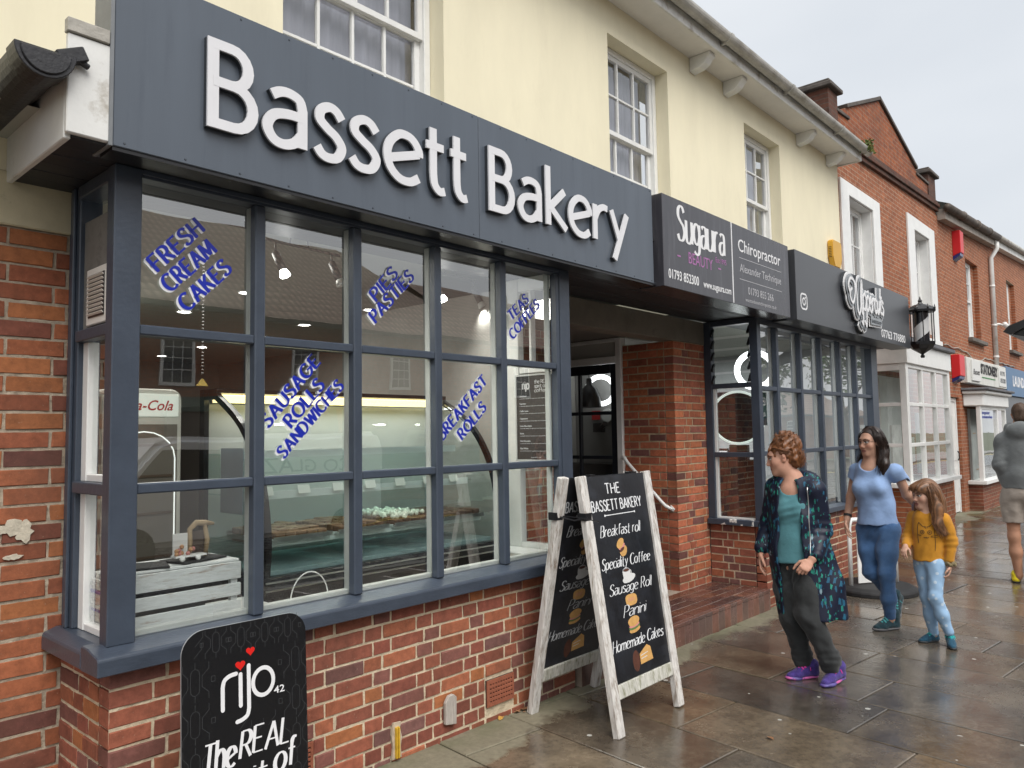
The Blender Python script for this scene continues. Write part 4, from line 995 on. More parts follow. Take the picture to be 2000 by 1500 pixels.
# lettering stuck on the bakery window (white shadow, blue face)
dc = {'FRESH CREAM CAKES': [('FRESH', 1.352, 2.355, .068, .285, 47), ('CREAM', 1.405, 2.275, .068, .285, 46), ('CAKES', 1.478, 2.20, .068, .285, 46)],
      'PIES PASTIES': [('PIES', 2.49, 2.365, .066, .215, 48), ('PASTIES', 2.485, 2.25, .066, .38, 46)],
      'SAUSAGE ROLLS SANDWICHES': [('SAUSAGE', 1.865, 1.70, .064, .42, 49), ('ROLLS', 1.985, 1.70, .064, .27, 48), ('SANDWICHES', 1.945, 1.555, .058, .48, 46)],
      'BREAKFAST ROLLS': [('BREAKFAST', 2.955, 1.625, .064, .50, 43), ('ROLLS', 3.11, 1.625, .064, .27, 42)],
      'TEAS COFFEES': [('TEAS', 3.555, 2.37, .062, .22, 40), ('COFFEES', 3.565, 2.25, .062, .36, 42)]}
for lab, rows in dc.items():
    t = thing('window_lettering', {'F': 'slanted blue lettering on the top left pane offering fresh cream cakes', 'P': 'slanted blue lettering on the glass reading pies and pasties', 'S': 'slanted blue lettering in front of the counter naming sausage rolls and sandwiches', 'B': 'slanted blue lettering on the glass reading breakfast rolls', 'T': 'slanted blue lettering on the top right pane reading teas and coffees'}[lab[0]], 'lettering', (rows[0][1], .05, rows[0][2]), group='slanted blue words on the bakery window')
    for (s, x, z, h, w, ang) in rows:
        a = R(ang)
        for dx, dz, m, d0, nm in ((-.007, -.009, M_whitetext, .000, 'shadow_letters'), (0, 0, M_bluetext, .0022, 'face_letters')):
            mb = MB(); pl = plane((x+dx, .052, z+dz), (math.cos(a), 0, math.sin(a)), (-math.sin(a), 0, math.cos(a)), (0, -1, 0))
            skel_text(mb, s, pl, h, w, pw=.25, thin=.13, serif=.08, shear=.0, gap=.26, d0=d0, d1=d0+.0006, step=.0002)
            mb.build(nm, m, t, fix=False)

# ================================================================== barber bay window
bb = thing('barber_window', 'dark blue grey barbershop bay window with tall narrow panes above red brick', 'shop window', (8.9, 0, -.05))
bk = MB(); mt = MB()
brickwork(bk, mt, (7.085, .0, 0), (1, 0, 0), (0, -1, 0), 3.70, -.12, .725, PAL_RED, 41)
brickwork(bk, mt, (7.085, .113, 0), (0, 1, 0), (-1, 0, 0), .467, .148, .725, PAL_RED, 42)
brickwork(bk, mt, (7.085, .113, 0), (0, 1, 0), (-1, 0, 0), .467, -.12, .147, PAL_RED, 43)
bk.build('brick_base', M_brick, bb, fix=False); mt.build('base_mortar', M_mortar_cream, bb, fix=False)
s = MB(); s.box(7.02, 10.84, -.065, .09, .728, .785); s.build('sill', M_navy, bb, bevel=.005)
s = MB(); s.box(7.02, 7.17, .0905, .575, .728, .785); s.build('side_sill', M_peel, bb, bevel=.005)
f = MB(); f.box(7.055, 7.135, 0, .085, .7855, 2.757); f.build('corner_post', M_navy, bb, bevel=.004)
f = MB(); f.box(10.50, 10.74, 0, .085, .7855, 2.757); f.build('corner_post', M_navy, bb, bevel=.004)
f = MB(); f.box(7.1355, 10.4995, .004, .08, 2.69, 2.757); f.build('head', M_navy, bb, bevel=.003)
XB = [7.545, 8.165, 8.755, 9.37, 9.935]; XE2 = [7.135]+XB+[10.50]; ZB = [2.065, 1.425]
f = MB()
for x in XB: f.box(x-.028, x+.028, .008, .062, .7855, 2.6895)
f.build('mullions', M_navy, bb, bevel=.005)
f = MB()
for z in ZB:
    for a, b in zip(XE2[:-1], XE2[1:]): f.box(a+(.0285 if a > 7.2 else 0), b-(.0285 if b < 10.4 else 0), .012, .058, z-.022, z+.022)
f.build('transoms', M_navy, bb, bevel=.005)
f = MB()
for x in XB: f.box(x-.02, x+.02, .072, .105, .79, 2.689)
f.build('inner_beads', M_white, bb, bevel=.003)
g = MB(); rnd = random.Random(9); zz = [.7855]+ZB[::-1]+[2.69]
for a, b in zip(XE2[:-1], XE2[1:]):
    for c, d in zip(zz[:-1], zz[1:]):
        t1 = rnd.uniform(-.004, .004); g.add([(a, .066-t1*.3, c), (b, .066+t1*.3, c), (b, .066+t1*.3, d), (a, .066-t1*.3, d)], [(0, 1, 2, 3)])
g.build('panes', M_glass, bb, fix=False)
# its left side with glass louvres
f = MB(); f.box(7.06, 7.14, .50, .579, .7855, 2.757)
for z in (2.10, 1.415): f.box(7.065, 7.125, .0855, .4995, z-.024, z+.024)
f.box(7.06, 7.13, .0855, .4995, 2.705, 2.757); f.build('side_frame', M_navy, bb, bevel=.004)
f = MB(); f.box(7.085, 7.125, .475, .4993, .7855, 1.39); f.box(7.085, 7.125, .475, .4993, 1.44, 2.075); f.box(7.085, 7.125, .0857, .475, .7855, .80); f.build('side_beads', M_white, bb)
g = MB()
for a, b in ((.80, 1.392), (1.439, 2.077)): g.add([(7.10, .0855, a), (7.10, .475, a), (7.10, .475, b), (7.10, .0855, b)], [(0, 1, 2, 3)])
g.build('side_panes', M_glass, bb, fix=False)
lv = MB(); lc = MB()
for k in range(5):
    z = 2.17+k*.118
    lv.obox((7.075, .293, z), ((.72, 0, 1), (0, 1, 0), (-1, 0, .72)), (.062, .20, .003))
    for y in (.098, .486): lc.obox((7.075, y, z), ((.72, 0, 1), (0, 1, 0), (-1, 0, .72)), (.045, .010, .010))
lv.build('glass_louvres', glass('louvre_glass', (.86, .88, .87), 1.25), bb); lc.build('louvre_clips', M_black, bb)

# yellow alarm box on the render, red ones further along
def hexbox(name, label, x, y, z, w, h, d, m):
    t = thing(name, label, 'alarm box', (x, y, z)); b = MB()
    pts = [(-w*.30, -h*.5), (w*.30, -h*.5), (w*.5, -h*.12), (w*.5, h*.42), (w*.40, h*.5), (-w*.40, h*.5), (-w*.5, h*.42), (-w*.5, -h*.12)]
    b.prism(pts, (x, y, z), (1, 0, 0), (0, 0, 1), (0, -1, 0), 0, d); b.build('housing', m, t, bevel=.012, seg=2)
    s = MB()
    for k in range(7): s.box(x-w*.5-.004, x-w*.36, y-d*.78, y-d*.25, z-h*.16+k*h*.06, z-h*.135+k*h*.06)
    s.build('sounder_slots', mat('slot_dark', (.12, .07, .01), .6), t)
hexbox('alarm_box', 'yellow alarm box on the cream wall above the barbershop sign', 10.83, YW-.001, 4.08, .36, .38, .075, mat('yellow_plastic_box', (.62, .34, .03), .4, var=.06))

# barber's striped pole lantern
t = thing('barber_pole', 'black lantern shaped barber pole with striped glass at the end of the signs', 'barber pole', (11.72, -.30, 2.65))
cx, cy = 11.66, -.33
b = MB(); b.lathe([(.022, 2.62), (.03, 2.645), (.016, 2.67), (.06, 2.70), (.13, 2.745), (.165, 2.80), (.17, 2.84)], (cx, cy, 0), 8); b.build('base', M_black, t)
b = MB(); b.lathe([(.19, 3.255), (.195, 3.285), (.17, 3.30), (.14, 3.335), (.09, 3.36), (.04, 3.372), (.022, 3.40), (.03, 3.42), (.012, 3.445), (.004, 3.48)], (cx, cy, 0), 8); 
for k in range(8):
    a = 2*math.pi*k/8; b.lathe([(.010, 3.285), (.016, 3.31), (.008, 3.33), (.002, 3.355)], (cx+.18*math.cos(a), cy+.18*math.sin(a), 0), 6)
b.build('crown', M_black, t)
b = MB()
for k in range(8):
    a = 2*math.pi*(k+.5)/8; b.tube([(cx+.16*math.cos(a), cy+.16*math.sin(a), 2.84), (cx+.16*math.cos(a), cy+.16*math.sin(a), 3.256)], .007, 6)
b.build('cage_bars', M_black, t)
mp = bpy.data.materials.new('barber_stripes'); mp.use_nodes = True; N, L = nodes(mp)
tc = N.new('ShaderNodeTexCoord'); sp = N.new('ShaderNodeSeparateXYZ'); L.new(tc.outputs['Object'], sp.inputs[0])
sub = []
at2 = N.new('ShaderNodeMath'); at2.operation = 'ARCTAN2'
sx_ = N.new('ShaderNodeMath'); sx_.operation = 'SUBTRACT'; L.new(sp.outputs['X'], sx_.inputs[0]); sx_.inputs[1].default_value = cx-11.72
sy_ = N.new('ShaderNodeMath'); sy_.operation = 'SUBTRACT'; L.new(sp.outputs['Y'], sy_.inputs[0]); sy_.inputs[1].default_value = cy+.30
L.new(sy_.outputs[0], at2.inputs[0]); L.new(sx_.outputs[0], at2.inputs[1])
mm = N.new('ShaderNodeMath'); mm.operation = 'MULTIPLY_ADD'; L.new(sp.outputs['Z'], mm.inputs[0]); mm.inputs[1].default_value = -14.0; L.new(at2.outputs[0], mm.inputs[2])
sn = N.new('ShaderNodeMath'); sn.operation = 'SINE'; L.new(mm.outputs[0], sn.inputs[0])
gt_ = N.new('ShaderNodeMath'); gt_.operation = 'GREATER_THAN'; L.new(sn.outputs[0], gt_.inputs[0]); gt_.inputs[1].default_value = -.1
mx = N.new('ShaderNodeMix'); mx.data_type = 'RGBA'; L.new(gt_.outputs[0], mx.inputs['Factor']); mx.inputs['A'].default_value = (.55, .55, .55, 1); mx.inputs['B'].default_value = (.015, .015, .018, 1)
L.new(mx.outputs['Result'], N['Principled BSDF'].inputs['Base Color']); N['Principled BSDF'].inputs['Roughness'].default_value = .2
b = MB(); b.lathe([(.10, 2.84), (.10, 3.26)], (cx, cy, 0), 24, cap=False); b.build('striped_cylinder', mp, t, smooth=True)
b = MB(); b.box(11.385, 11.50, cy-.015, cy+.015, 3.265, 3.295); b.box(11.385, 11.50, cy-.015, cy+.015, 2.80, 2.83); b.build('bracket', M_black, t, bevel=.004)
# ================================================================== gabled brick building next door
YB = .65
M_bk1 = shader_brick('orange_brick', (.34, .115, .052), (.26, .086, .042), (.36, .29, .21), sootamt=.5, soot=(.11, .045, .028))
M_bk1y = shader_brick('orange_brick_return', (.31, .092, .032), (.24, .065, .026), (.27, .20, .14), axis='yz', sootamt=.6, soot=(.09, .045, .03))
M_soot = shader_brick('sooty_brick', (.12, .048, .03), (.085, .04, .028), (.10, .08, .065), sootamt=.7, soot=(.04, .032, .026))
M_sooty = shader_brick('sooty_brick_return', (.12, .048, .03), (.085, .04, .028), (.10, .08, .065), axis='yz', sootamt=.7, soot=(.04, .032, .026))
M_cope = mat('dark_coping', (.085, .072, .062), .8, var=.4, vscale=6, bump=.3)
gbl = thing('gabled_brick_building', 'orange brick building with a stepped gable parapet and white framed upper windows', 'building', (14, YB, -.1))
zt = lambda x: 5.84+.037*(x-11.2)
w = MB(); OPB = [(11.88, 13.02, 3.30, 5.19), (15.46, 16.50, 3.45, 5.35)]
wall_open(w, 11.2, 17.28, -.2, 5.9, YB, OPB, reveal=.22, zt=zt)
w.build('brick_wall', M_bk1, gbl, fix=False)
w = MB(); w.add([(17.28, YB, -.2), (17.28, 5, -.2), (17.28, 5, 6.7), (17.28, YB, 6.7)], [(0, 1, 2, 3)]); w.build('brick_return', M_bk1y, gbl, fix=False)
def slabx(mb, x0, x1, y0, y1, dz0, dz1):
    mb.add([(x, y, zt(x)+d) for d in (dz0, dz1) for y in (y0, y1) for x in (x0, x1)], [(0, 2, 3, 1), (4, 5, 7, 6), (0, 1, 5, 4), (2, 6, 7, 3), (0, 4, 6, 2), (1, 3, 7, 5)])
s = MB(); slabx(s, 11.2, 17.3, YB-.05, YB+.25, .0, .075); slabx(s, 11.2, 17.3, YB-.085, YB+.25, .075, .15); slabx(s, 11.2, 17.3, YB-.05, YB+.25, .15, .22)
s.build('string_course', M_soot, gbl, bevel=.006)
p = MB(); y0, y1 = YB, YB+.24
pts = [(11.55, zt(11.5)+.22), (17.0, zt(17)+.22), (17.0, 6.50), (16.2, 6.50), (15.85, 6.62), (13.72, 7.26), (12.05, 6.62), (11.55, 6.40)]
p.prism(pts, (0, y0, 0), (1, 0, 0), (0, 0, 1), (0, 1, 0), 0, .24); p.build('gable_parapet', shader_brick('gable_brick', (.31, .090, .032), (.20, .06, .03), (.24, .18, .13), sootamt=.8, soot=(.075, .038, .028)), gbl)
c = MB()
for (a, b) in (((11.98, 6.60), (13.74, 7.29)), ((15.92, 6.62), (13.70, 7.29))):
    a3 = Vector((a[0], y0+.12, a[1]+.02)); b3 = Vector((b[0], y0+.12, b[1]+.02)); c.bar(a3, b3, .32, .06)
c.bar((11.55, y0+.12, 6.43), (12.1, y0+.12, 6.46), .30, .05); c.bar((15.9, y0+.12, 6.53), (16.75, y0+.12, 6.53), .30, .05)
c.build('coping', M_cope, gbl, bevel=.006)
for (x0, x1, zz0, zz1) in ((11.2, 11.58, 6.0, 6.66), (16.72, 17.26, 6.1, 6.74)):
    p = MB(); p.box(x0, x1, YB-.02, YB+.95, zz0, zz1); p.build('parapet_pier', M_soot, gbl)
    p = MB(); p.box(x0-.07, x1+.07, YB-.09, YB+1.02, zz1+.002, zz1+.07); p.box(x0-.03, x1+.03, YB-.05, YB+.98, zz1+.071, zz1+.12); p.build('pier_cap', M_cope, gbl, bevel=.012)
for i, (a, b, c, d) in enumerate(OPB):
    f = MB(); q = .36 if i == 0 else .42; yy = YB-.035
    f.box(a-q, a, yy, YB-.001, c-.1, d+.20+.04*i); f.box(b, b+q, yy, YB-.001, c-.1, d+.20+.04*i); f.box(a+.0005, b-.0005, yy, YB-.001, d, d+.20+.04*i); f.box(a-q-.03, b+q+.03, yy-.04, YB-.001, c-.2, c-.1005)
    f.box(a-.001, a+.012, YB-.0005, YB+.22, c, d); f.box(b-.012, b+.001, YB-.0005, YB+.22, c, d); f.box(a+.0125, b-.0125, YB-.0005, YB+.22, d-.012, d+.001)
    f.build('window_surround', M_white, gbl, bevel=.004)
    sash_window(gbl, a+.013, b-.013, c+.002, d-.014, YB+.15, 2 if i else 3, 2, 2, mid=(4.05 if i == 0 else 4.12))
rf = MB(); rf.add([(11.2, YB+.3, 6.2), (17.3, YB+.3, 6.2), (17.3, 5, 8.4), (11.2, 5, 8.4)], [(0, 1, 2, 3)]); rf.build('roof', M_slate, gbl, fix=False)
# white shop bay of that building
wb_ = thing('white_shop_window', 'white painted shop bay window with nine small panes under a white fascia', 'shop window', (13.4, .05, -.1))
x0, x1, yf = 12.06, 14.66, .0
f = MB(); f.box(x0-.01, x1+.01, yf-.03, YB-.002, 2.60, 2.905); f.build('fascia', M_white, wb_, bevel=.006)
f = MB(); f.box(x0-.06, x1+.10, yf-.09, YB-.002, 2.9065, 2.975); f.add([(x0-.06, yf-.09, 2.975), (x1+.1, yf-.09, 2.975), (x1+.1, YB-.002, 3.22), (x0-.06, YB-.002, 3.22)], [(0, 1, 2, 3)]); f.build('lead_roof', M_lead, wb_, bevel=.01)
f = MB(); f.box(x0, x0+.12, yf, yf+.09, .845, 2.599); f.box(x1-.12, x1, yf, yf+.09, .845, 2.599)
XW = [x0+.12+(x1-x0-.24)*k/3 for k in range(4)]
for x in XW[1:3]: f.box(x-.028, x+.028, yf+.006, yf+.07, .845, 2.5395)
f.box(x0+.1205, x1-.1205, yf+.005, yf+.08, 2.54, 2.599)
for z in (1.40, 2.0):
    for a, b in zip(XW[:-1], XW[1:]): f.box(a+(.0285 if a > x0+.2 else .0005), b-(.0285 if b < x1-.2 else .0005), yf+.008, yf+.066, z-.026, z+.026)
f.box(x0+.0, x0+.08, yf+.0905, YB-.003, 2.50, 2.599); f.box(x0, x0+.08, YB-.10, YB-.003, .845, 2.4995)
for z in (1.40, 2.0): f.box(x0+.008, x0+.07, yf+.0905, YB-.1005, z-.026, z+.026)
f.build('frame', M_white, wb_, bevel=.004)
f = MB(); f.box(x0-.07, x1+.09, yf-.09, YB-.003, .78, .8445); f.build('sill', M_white, wb_, bevel=.006)
g = MB()
for a, b in zip(XW[:-1], XW[1:]):
    for c, d in ((.845, 1.374), (1.426, 1.974), (2.026, 2.54)): g.add([(a, yf+.04, c), (b, yf+.04, c), (b, yf+.04, d), (a, yf+.04, d)], [(0, 1, 2, 3)])
g.add([(x0+.04, yf+.09, .845), (x0+.04, YB-.05, .845), (x0+.04, YB-.05, 2.52), (x0+.04, yf+.09, 2.52)], [(0, 1, 2, 3)])
g.build('panes', M_glass, wb_, fix=False)
o = MB(); o.box(x0+.05, x1-.05, yf+.02, YB-.002, -.15, .7795); o.build('brick_base', M_bk1, wb_)
o = MB(); o.box(x0+.3, x1-.1, YB-.02, YB-.004, .85, 2.5); o.build('display_back', mat('pale_display', (.50, .52, .50), .8, var=.15, vscale=2), wb_)
o = MB()
for (a, b, c, d) in ((12.5, 13.0, .9, 1.7), (13.3, 13.7, 1.1, 1.5), (13.9, 14.3, .9, 1.9)): o.box(a, b, .35, .38, c, d)
o.build('display_cards', mat('display_card', (.62, .62, .6), .7, var=.2), wb_)

# ================================================================== stationery shop building
stb = thing('stationery_building', 'orange brick terrace with dark gutter, downpipe and tall sash windows further along the street', 'building', (22, YB, -.2))
ze = lambda x: 6.00+.066*(x-17.3)
w = MB(); OPS = [(19.75, 21.05, 3.68, 5.52), (24.75, 25.95, 3.75, 5.72), (17.62, 18.44, -.3, 2.28)]
wall_open(w, 17.282, 40, -.4, 6.05, YB, OPS, reveal=.16, zt=ze)
w.build('brick_wall', M_bk1, stb, fix=False)
for (a, b, c, d) in OPS[:2]:
    sash_window(stb, a+.002, b-.30, c+.002, d-.002, YB+.10, 2, 2, 2)
    o = MB(); o.box(b-.2985, b-.001, YB+.10, YB+.2, c, d); o.build('reveal_pier', M_bk1, stb)
    o = MB(); o.box(a-.12, b+.22, YB-.10, YB+.1, c-.09, c-.001); o.build('stone_sill', mat('sooty_stone', (.13, .115, .10), .8, var=.4, vscale=7), stb, bevel=.008)
e = MB()
def rampbar(mb, x0, x1, y0, y1, dz0, dz1):
    mb.add([(x, y, ze(x)+d) for d in (dz0, dz1) for y in (y0, y1) for x in (x0, x1)], [(0, 2, 3, 1), (4, 5, 7, 6), (0, 1, 5, 4), (2, 6, 7, 3), (0, 4, 6, 2), (1, 3, 7, 5)])
rampbar(e, 17.35, 22.55, YB-.16, YB-.002, -.10, .12); e.build('eaves_board', mat('eaves_board', (.33, .29, .25), .7, var=.3), stb, bevel=.006)
e = MB(); rampbar(e, 22.6, 40, YB-.16, YB-.002, -.08, .14); e.build('eaves_board', M_whitedirty, stb, bevel=.006)
e = MB(); e.tube([(x, YB-.22, ze(x)+.12) for x in (17.30, 19, 20.7, 22.6)], .085, 12); e.build('gutter', mat('rusty_gutter', (.085, .07, .058), .7, var=.5, vscale=5, stain=(.26, .21, .17), stscale=3), stb, smooth=True)
e = MB(); e.tube([(x, YB-.22, ze(x)+.14) for x in (22.62, 28, 34, 40)], .07, 12); e.build('gutter', M_guttergrey, stb, smooth=True)
for x in (18.6, 20.0, 21.4):
    e = MB(); e.tube([(x-.04, YB-.22, ze(x)+.12), (x+.04, YB-.22, ze(x)+.12)], .10, 12); e.build('gutter_joint', MATS['rusty_gutter'], stb, smooth=True)
e = MB(); e.tube([(22.45, YB-.2, ze(22.5)-.02), (22.45, YB-.2, ze(22.5)-.18), (22.38, YB-.07, ze(22.5)-.42), (22.38, YB-.06, 3.15)], .055, 10)
for z in (5.2, 4.2, 3.4): e.tube([(22.38, YB-.06, z-.03), (22.38, YB-.06, z+.03)], .068, 10)
e.build('downpipe', M_whitedirty, stb, smooth=True)
rf = MB(); rf.add([(17.3, YB-.25, ze(17.3)+.2), (40, YB-.25, ze(40)+.2), (40, 6, 9.5), (17.3, 6, 8.6)], [(0, 1, 2, 3)]); rf.build('roof', M_slate, stb, fix=False)
cb_ = MB(); pts = []
for k in range(40):
    x = 17.3+k*.2; pts.append((x, YB-.02, 3.33+.02*math.sin(k*1.3)-.16*max(0, math.sin((x-19.2)*1.5)) if x < 21.3 else 3.30+.015*math.sin(k*1.7)))
cb_.tube(pts, .013, 6); cb_.build('wall_cable', mat('cable_grey', (.35, .32, .28), .6), stb, smooth=True)
# white door
d = thing('white_door', 'narrow white panelled door between the two white shop windows', 'door', (18.0, YB+.1, -.14))
f = MB(); f.box(17.63, 17.70, YB+.06, YB+.15, -.14, 2.27); f.box(18.36, 18.43, YB+.06, YB+.15, -.14, 2.27); f.box(17.7005, 18.3595, YB+.06, YB+.15, 2.19, 2.27); f.build('door_frame', M_white, d, bevel=.004)
f = MB(); f.box(17.701, 18.359, YB+.08, YB+.13, -.12, 2.188); f.build('door_leaf', M_white, d, bevel=.003)
f = MB()
for a, b in ((17.76, 18.0), (18.06, 18.3)):
    for c, e_ in ((.05, .8), (.95, 1.9)): f.box(a, b, YB+.070, YB+.0795, c, e_)
f.build('door_panels', M_white, d, bevel=.006)
f = MB(); f.tube([(18.30, YB+.05, .95), (18.30, YB+.03, 1.0), (18.30, YB+.03, 1.1), (18.30, YB+.05, 1.15)], .012); f.build('door_handle', M_black, d)
def box_alarm(x, y, z, w, h, dp, label):
    t = thing('alarm_box', label, 'alarm box', (x, y, z)); b = MB()
    b.prism([(0, 0), (dp, h*.12), (dp, h), (0, h)], (x, y, z), (0, -1, 0), (0, 0, 1), (1, 0, 0), -w/2, w/2); b.build('housing', mat('red_plastic', (.60, .02, .025), .4, var=.06), t, bevel=.008)
    b = MB(); b.prism([(0, -h*.16), (dp*.85, -.002), (dp*.9, h*.10), (0, -.003)], (x, y, z), (0, -1, 0), (0, 0, 1), (1, 0, 0), -w*.48, w*.48); b.build('strobe', mat('blue_lens', (.02, .03, .16), .2), t, bevel=.004)
box_alarm(18.72, YB-.001, 5.36, .30, .55, .16, 'red alarm box high on the brick wall under the rusty gutter')
box_alarm(18.12, YB-.001, 2.66, .46, .50, .16, 'red alarm box beside the white stationery sign')
# stationery sign
sg = thing('stationery_sign', 'white stationery shop sign with black capitals and a green underline', 'sign', (20.7, .5, 2.7))
b = MB(); b.box(18.60, 23.0, .50, .648, 2.60, 3.16); b.build('board', mat('aged_white_sign', (.62, .62, .58), .5, var=.1, vscale=3, stain=(.4, .38, .33), stscale=2), sg, bevel=.01)
P = plane((0, .4985, 0), (1, 0, 0), (0, 0, 1), (0, -1, 0))
b = MB(); b.box(18.95, 19.75, .47, .4995, 2.66, 3.12); b.build('end_plate', mat('pale_plate', (.66, .66, .64), .5), sg, bevel=.004)
b = MB(); b.box(22.0, 22.9, .485, .4995, 2.64, 3.10); b.build('end_plate', MATS['pale_plate'], sg, bevel=.004)
ftext(sg, 'lettering', M_blackmatt, [('STATIONERY', 19.95, 2.87, .22, 1.95)], depth=.004, bold=.05)
P = plane((0, .469, 0), (1, 0, 0), (0, 0, 1), (0, -1, 0))
ftext(sg, 'lettering', M_blackmatt, [('Bassett', 19.02, 2.80, .13, .66)], depth=.003, shear=.4)
P = plane((0, .484, 0), (1, 0, 0), (0, 0, 1), (0, -1, 0))
ftext(sg, 'lettering', mat('grey_print', (.15, .16, .17), .6), [('01793', 22.14, 2.92, .11, .58), ('853288', 22.12, 2.74, .11, .66)], depth=.003, bold=.02)
b = MB(); b.box(20.05, 21.55, .494, .4985, 2.765, 2.79); b.build('underline', mat('sign_green', (.03, .20, .05), .5), sg)
# stationery bay
sb = thing('stationery_window', 'white canted shop window of the stationery shop with a blue lettered strip', 'shop window', (20.3, .4, -.2))
yf = .36; x0, x1 = 18.80, 21.9
f = MB(); f.prism([(x0-.14, YB-.002), (x0+.05, yf-.14), (x1-.05, yf-.14), (x1+.16, YB-.002)], (0, 0, 0), (1, 0, 0), (0, 1, 0), (0, 0, 1), 2.36, 2.44); f.prism([(x0-.06, YB-.002), (x0+.10, yf-.07), (x1-.10, yf-.07), (x1+.06, YB-.002)], (0, 0, 0), (1, 0, 0), (0, 1, 0), (0, 0, 1), 2.10, 2.3595); f.build('cornice', M_white, sb, bevel=.02)
f = MB(); f.prism([(x0-.2, YB-.002), (x0+.02, yf-.2), (x1-.02, yf-.2), (x1+.22, YB-.002)], (0, 0, 0), (1, 0, 0), (0, 1, 0), (0, 0, 1), 2.4405, 2.49); f.build('lead_top', M_lead, sb, bevel=.01)
f = MB(); f.box(x0+.10, x0+.25, yf, yf+.08, .50, 2.099); f.box(20.70, 20.85, yf, yf+.08, .50, 2.099); f.box(21.7, 21.8, yf, yf+.08, .5, 2.099); f.box(x0+.2505, 20.6995, yf, yf+.08, 2.03, 2.099); f.box(20.8505, 21.6995, yf, yf+.08, 2.03, 2.099); f.build('frame', M_white, sb, bevel=.004)
f = MB(); f.box(x0+.02, 21.9, yf-.07, YB-.003, .42, .4995); f.build('sill', M_white, sb, bevel=.006)
g = MB(); g.add([(x0+.25, yf+.04, .5), (20.7, yf+.04, .5), (20.7, yf+.04, 2.03), (x0+.25, yf+.04, 2.03)], [(0, 1, 2, 3)]); g.add([(20.85, yf+.04, .5), (21.7, yf+.04, .5), (21.7, yf+.04, 2.03), (20.85, yf+.04, 2.03)], [(0, 1, 2, 3)]); g.build('panes', M_glass, sb, fix=False)
o = MB(); o.box(x0+.1, 21.85, yf+.03, YB-.003, -.3, .4195); o.build('brick_base', shader_brick('mossy_brick', (.22, .07, .04), (.16, .06, .04), (.26, .21, .15), soot=(.10, .10, .04)), sb)
o = MB(); o.box(x0+.3, 21.6, YB-.05, YB-.004, .5, 2.05); o.build('display_back', mat('grey_display', (.33, .35, .34), .8, var=.2, vscale=3), sb)
o = MB(); o.box(x0+.255, 20.695, yf+.042, yf+.046, 1.83, 2.02); o.build('lettered_strip', mat('blue_strip', (.30, .36, .55), .5), sb)
P = plane((0, yf+.036, 0), (1, 0, 0), (0, 0, 1), (0, -1, 0)); ftext(sb, 'lettering', mat('strip_blue', (.03, .05, .32), .5), [('computer', 19.15, 1.93, .075, .95), ('accessories', 19.10, 1.84, .07, 1.25)], depth=.002, bold=.02)
o = MB(); rnd = random.Random(6)
for k in range(12):
    x = rnd.uniform(19.2, 20.3); z = rnd.uniform(.7, 1.7); o.box(x, x+rnd.uniform(.1, .3), YB-.056, YB-.0505, z, z+.02)
o.build('shelf_goods', mat('shelf_goods', (.35, .24, .15), .7), sb)
# blue sign beyond
sg = thing('blue_shop_sign', 'blue shop sign at the right edge beyond the stationery sign', 'sign', (25, .5, 2.5))
b = MB(); b.box(23.05, 27.5, .50, .648, 2.45, 3.20); b.build('board', mat('sky_blue_sign', (.085, .17, .30), .45, var=.08), sg, bevel=.008)
P = plane((0, .4985, 0), (1, 0, 0), (0, 0, 1), (0, -1, 0)); ftext(sg, 'lettering', M_whitetext, [('LAUND', 23.9, 2.72, .28, 1.7)], depth=.004, bold=.03)
o = MB(); o.box(23.1, 30, YB-.06, YB-.01, -.3, 2.44); o.build('dark_shopfront', mat('dark_shopfront', (.045, .05, .06), .3), sg)
# camera on the downpipe wall
t = thing('security_camera', 'small white security camera on the brick wall beside the downpipe', 'camera', (22.9, .6, 4.2))
b = MB(); b.tube([(22.55, YB-.02, 4.25), (22.60, YB-.14, 4.25), (22.8, YB-.2, 4.22)], .025, 8); b.build('arm', M_white, t, smooth=True)
b = MB(); b.tube([(22.72, YB-.22, 4.26), (23.05, YB-.30, 4.10)], .062, 12); b.build('body', M_white, t, smooth=True)
# plants growing in the gutter end
def weed(name, label, c, n, rad, h, seed, cols):
    rnd = random.Random(seed); mb = MB()
    for k in range(n):
        a = rnd.uniform(0, 6.283); r = rnd.random()**.6*rad; p = Vector((c[0]+r*math.cos(a), c[1]+r*math.sin(a)*.6, c[2]+rnd.uniform(-.4, 1)*h))
        d = Vector((rnd.uniform(-1, 1), rnd.uniform(-1, 1), rnd.uniform(-.3, 1))).normalized(); s = d.cross(Vector((rnd.random(), rnd.random(), .3))).normalized(); l = rnd.uniform(.02, .05); w_ = l*.35
        mb.add([p, p+d*l*.5+s*w_, p+d*l, p+d*l*.5-s*w_], [(0, 1, 2, 3)], rnd.choice(cols))
    o = mb.build(name, mat('leafy', (1, 1, 1), .6, attr=True), fix=False); tag(o, label, 'plant'); return o
weed('gutter_weed', 'green and rusty weed growing out of the end of the roof gutter', (11.24, .15, 5.60), 420, .14, .10, 4, [(.10, .15, .03), (.16, .17, .04), (.22, .12, .03), (.07, .11, .03)])
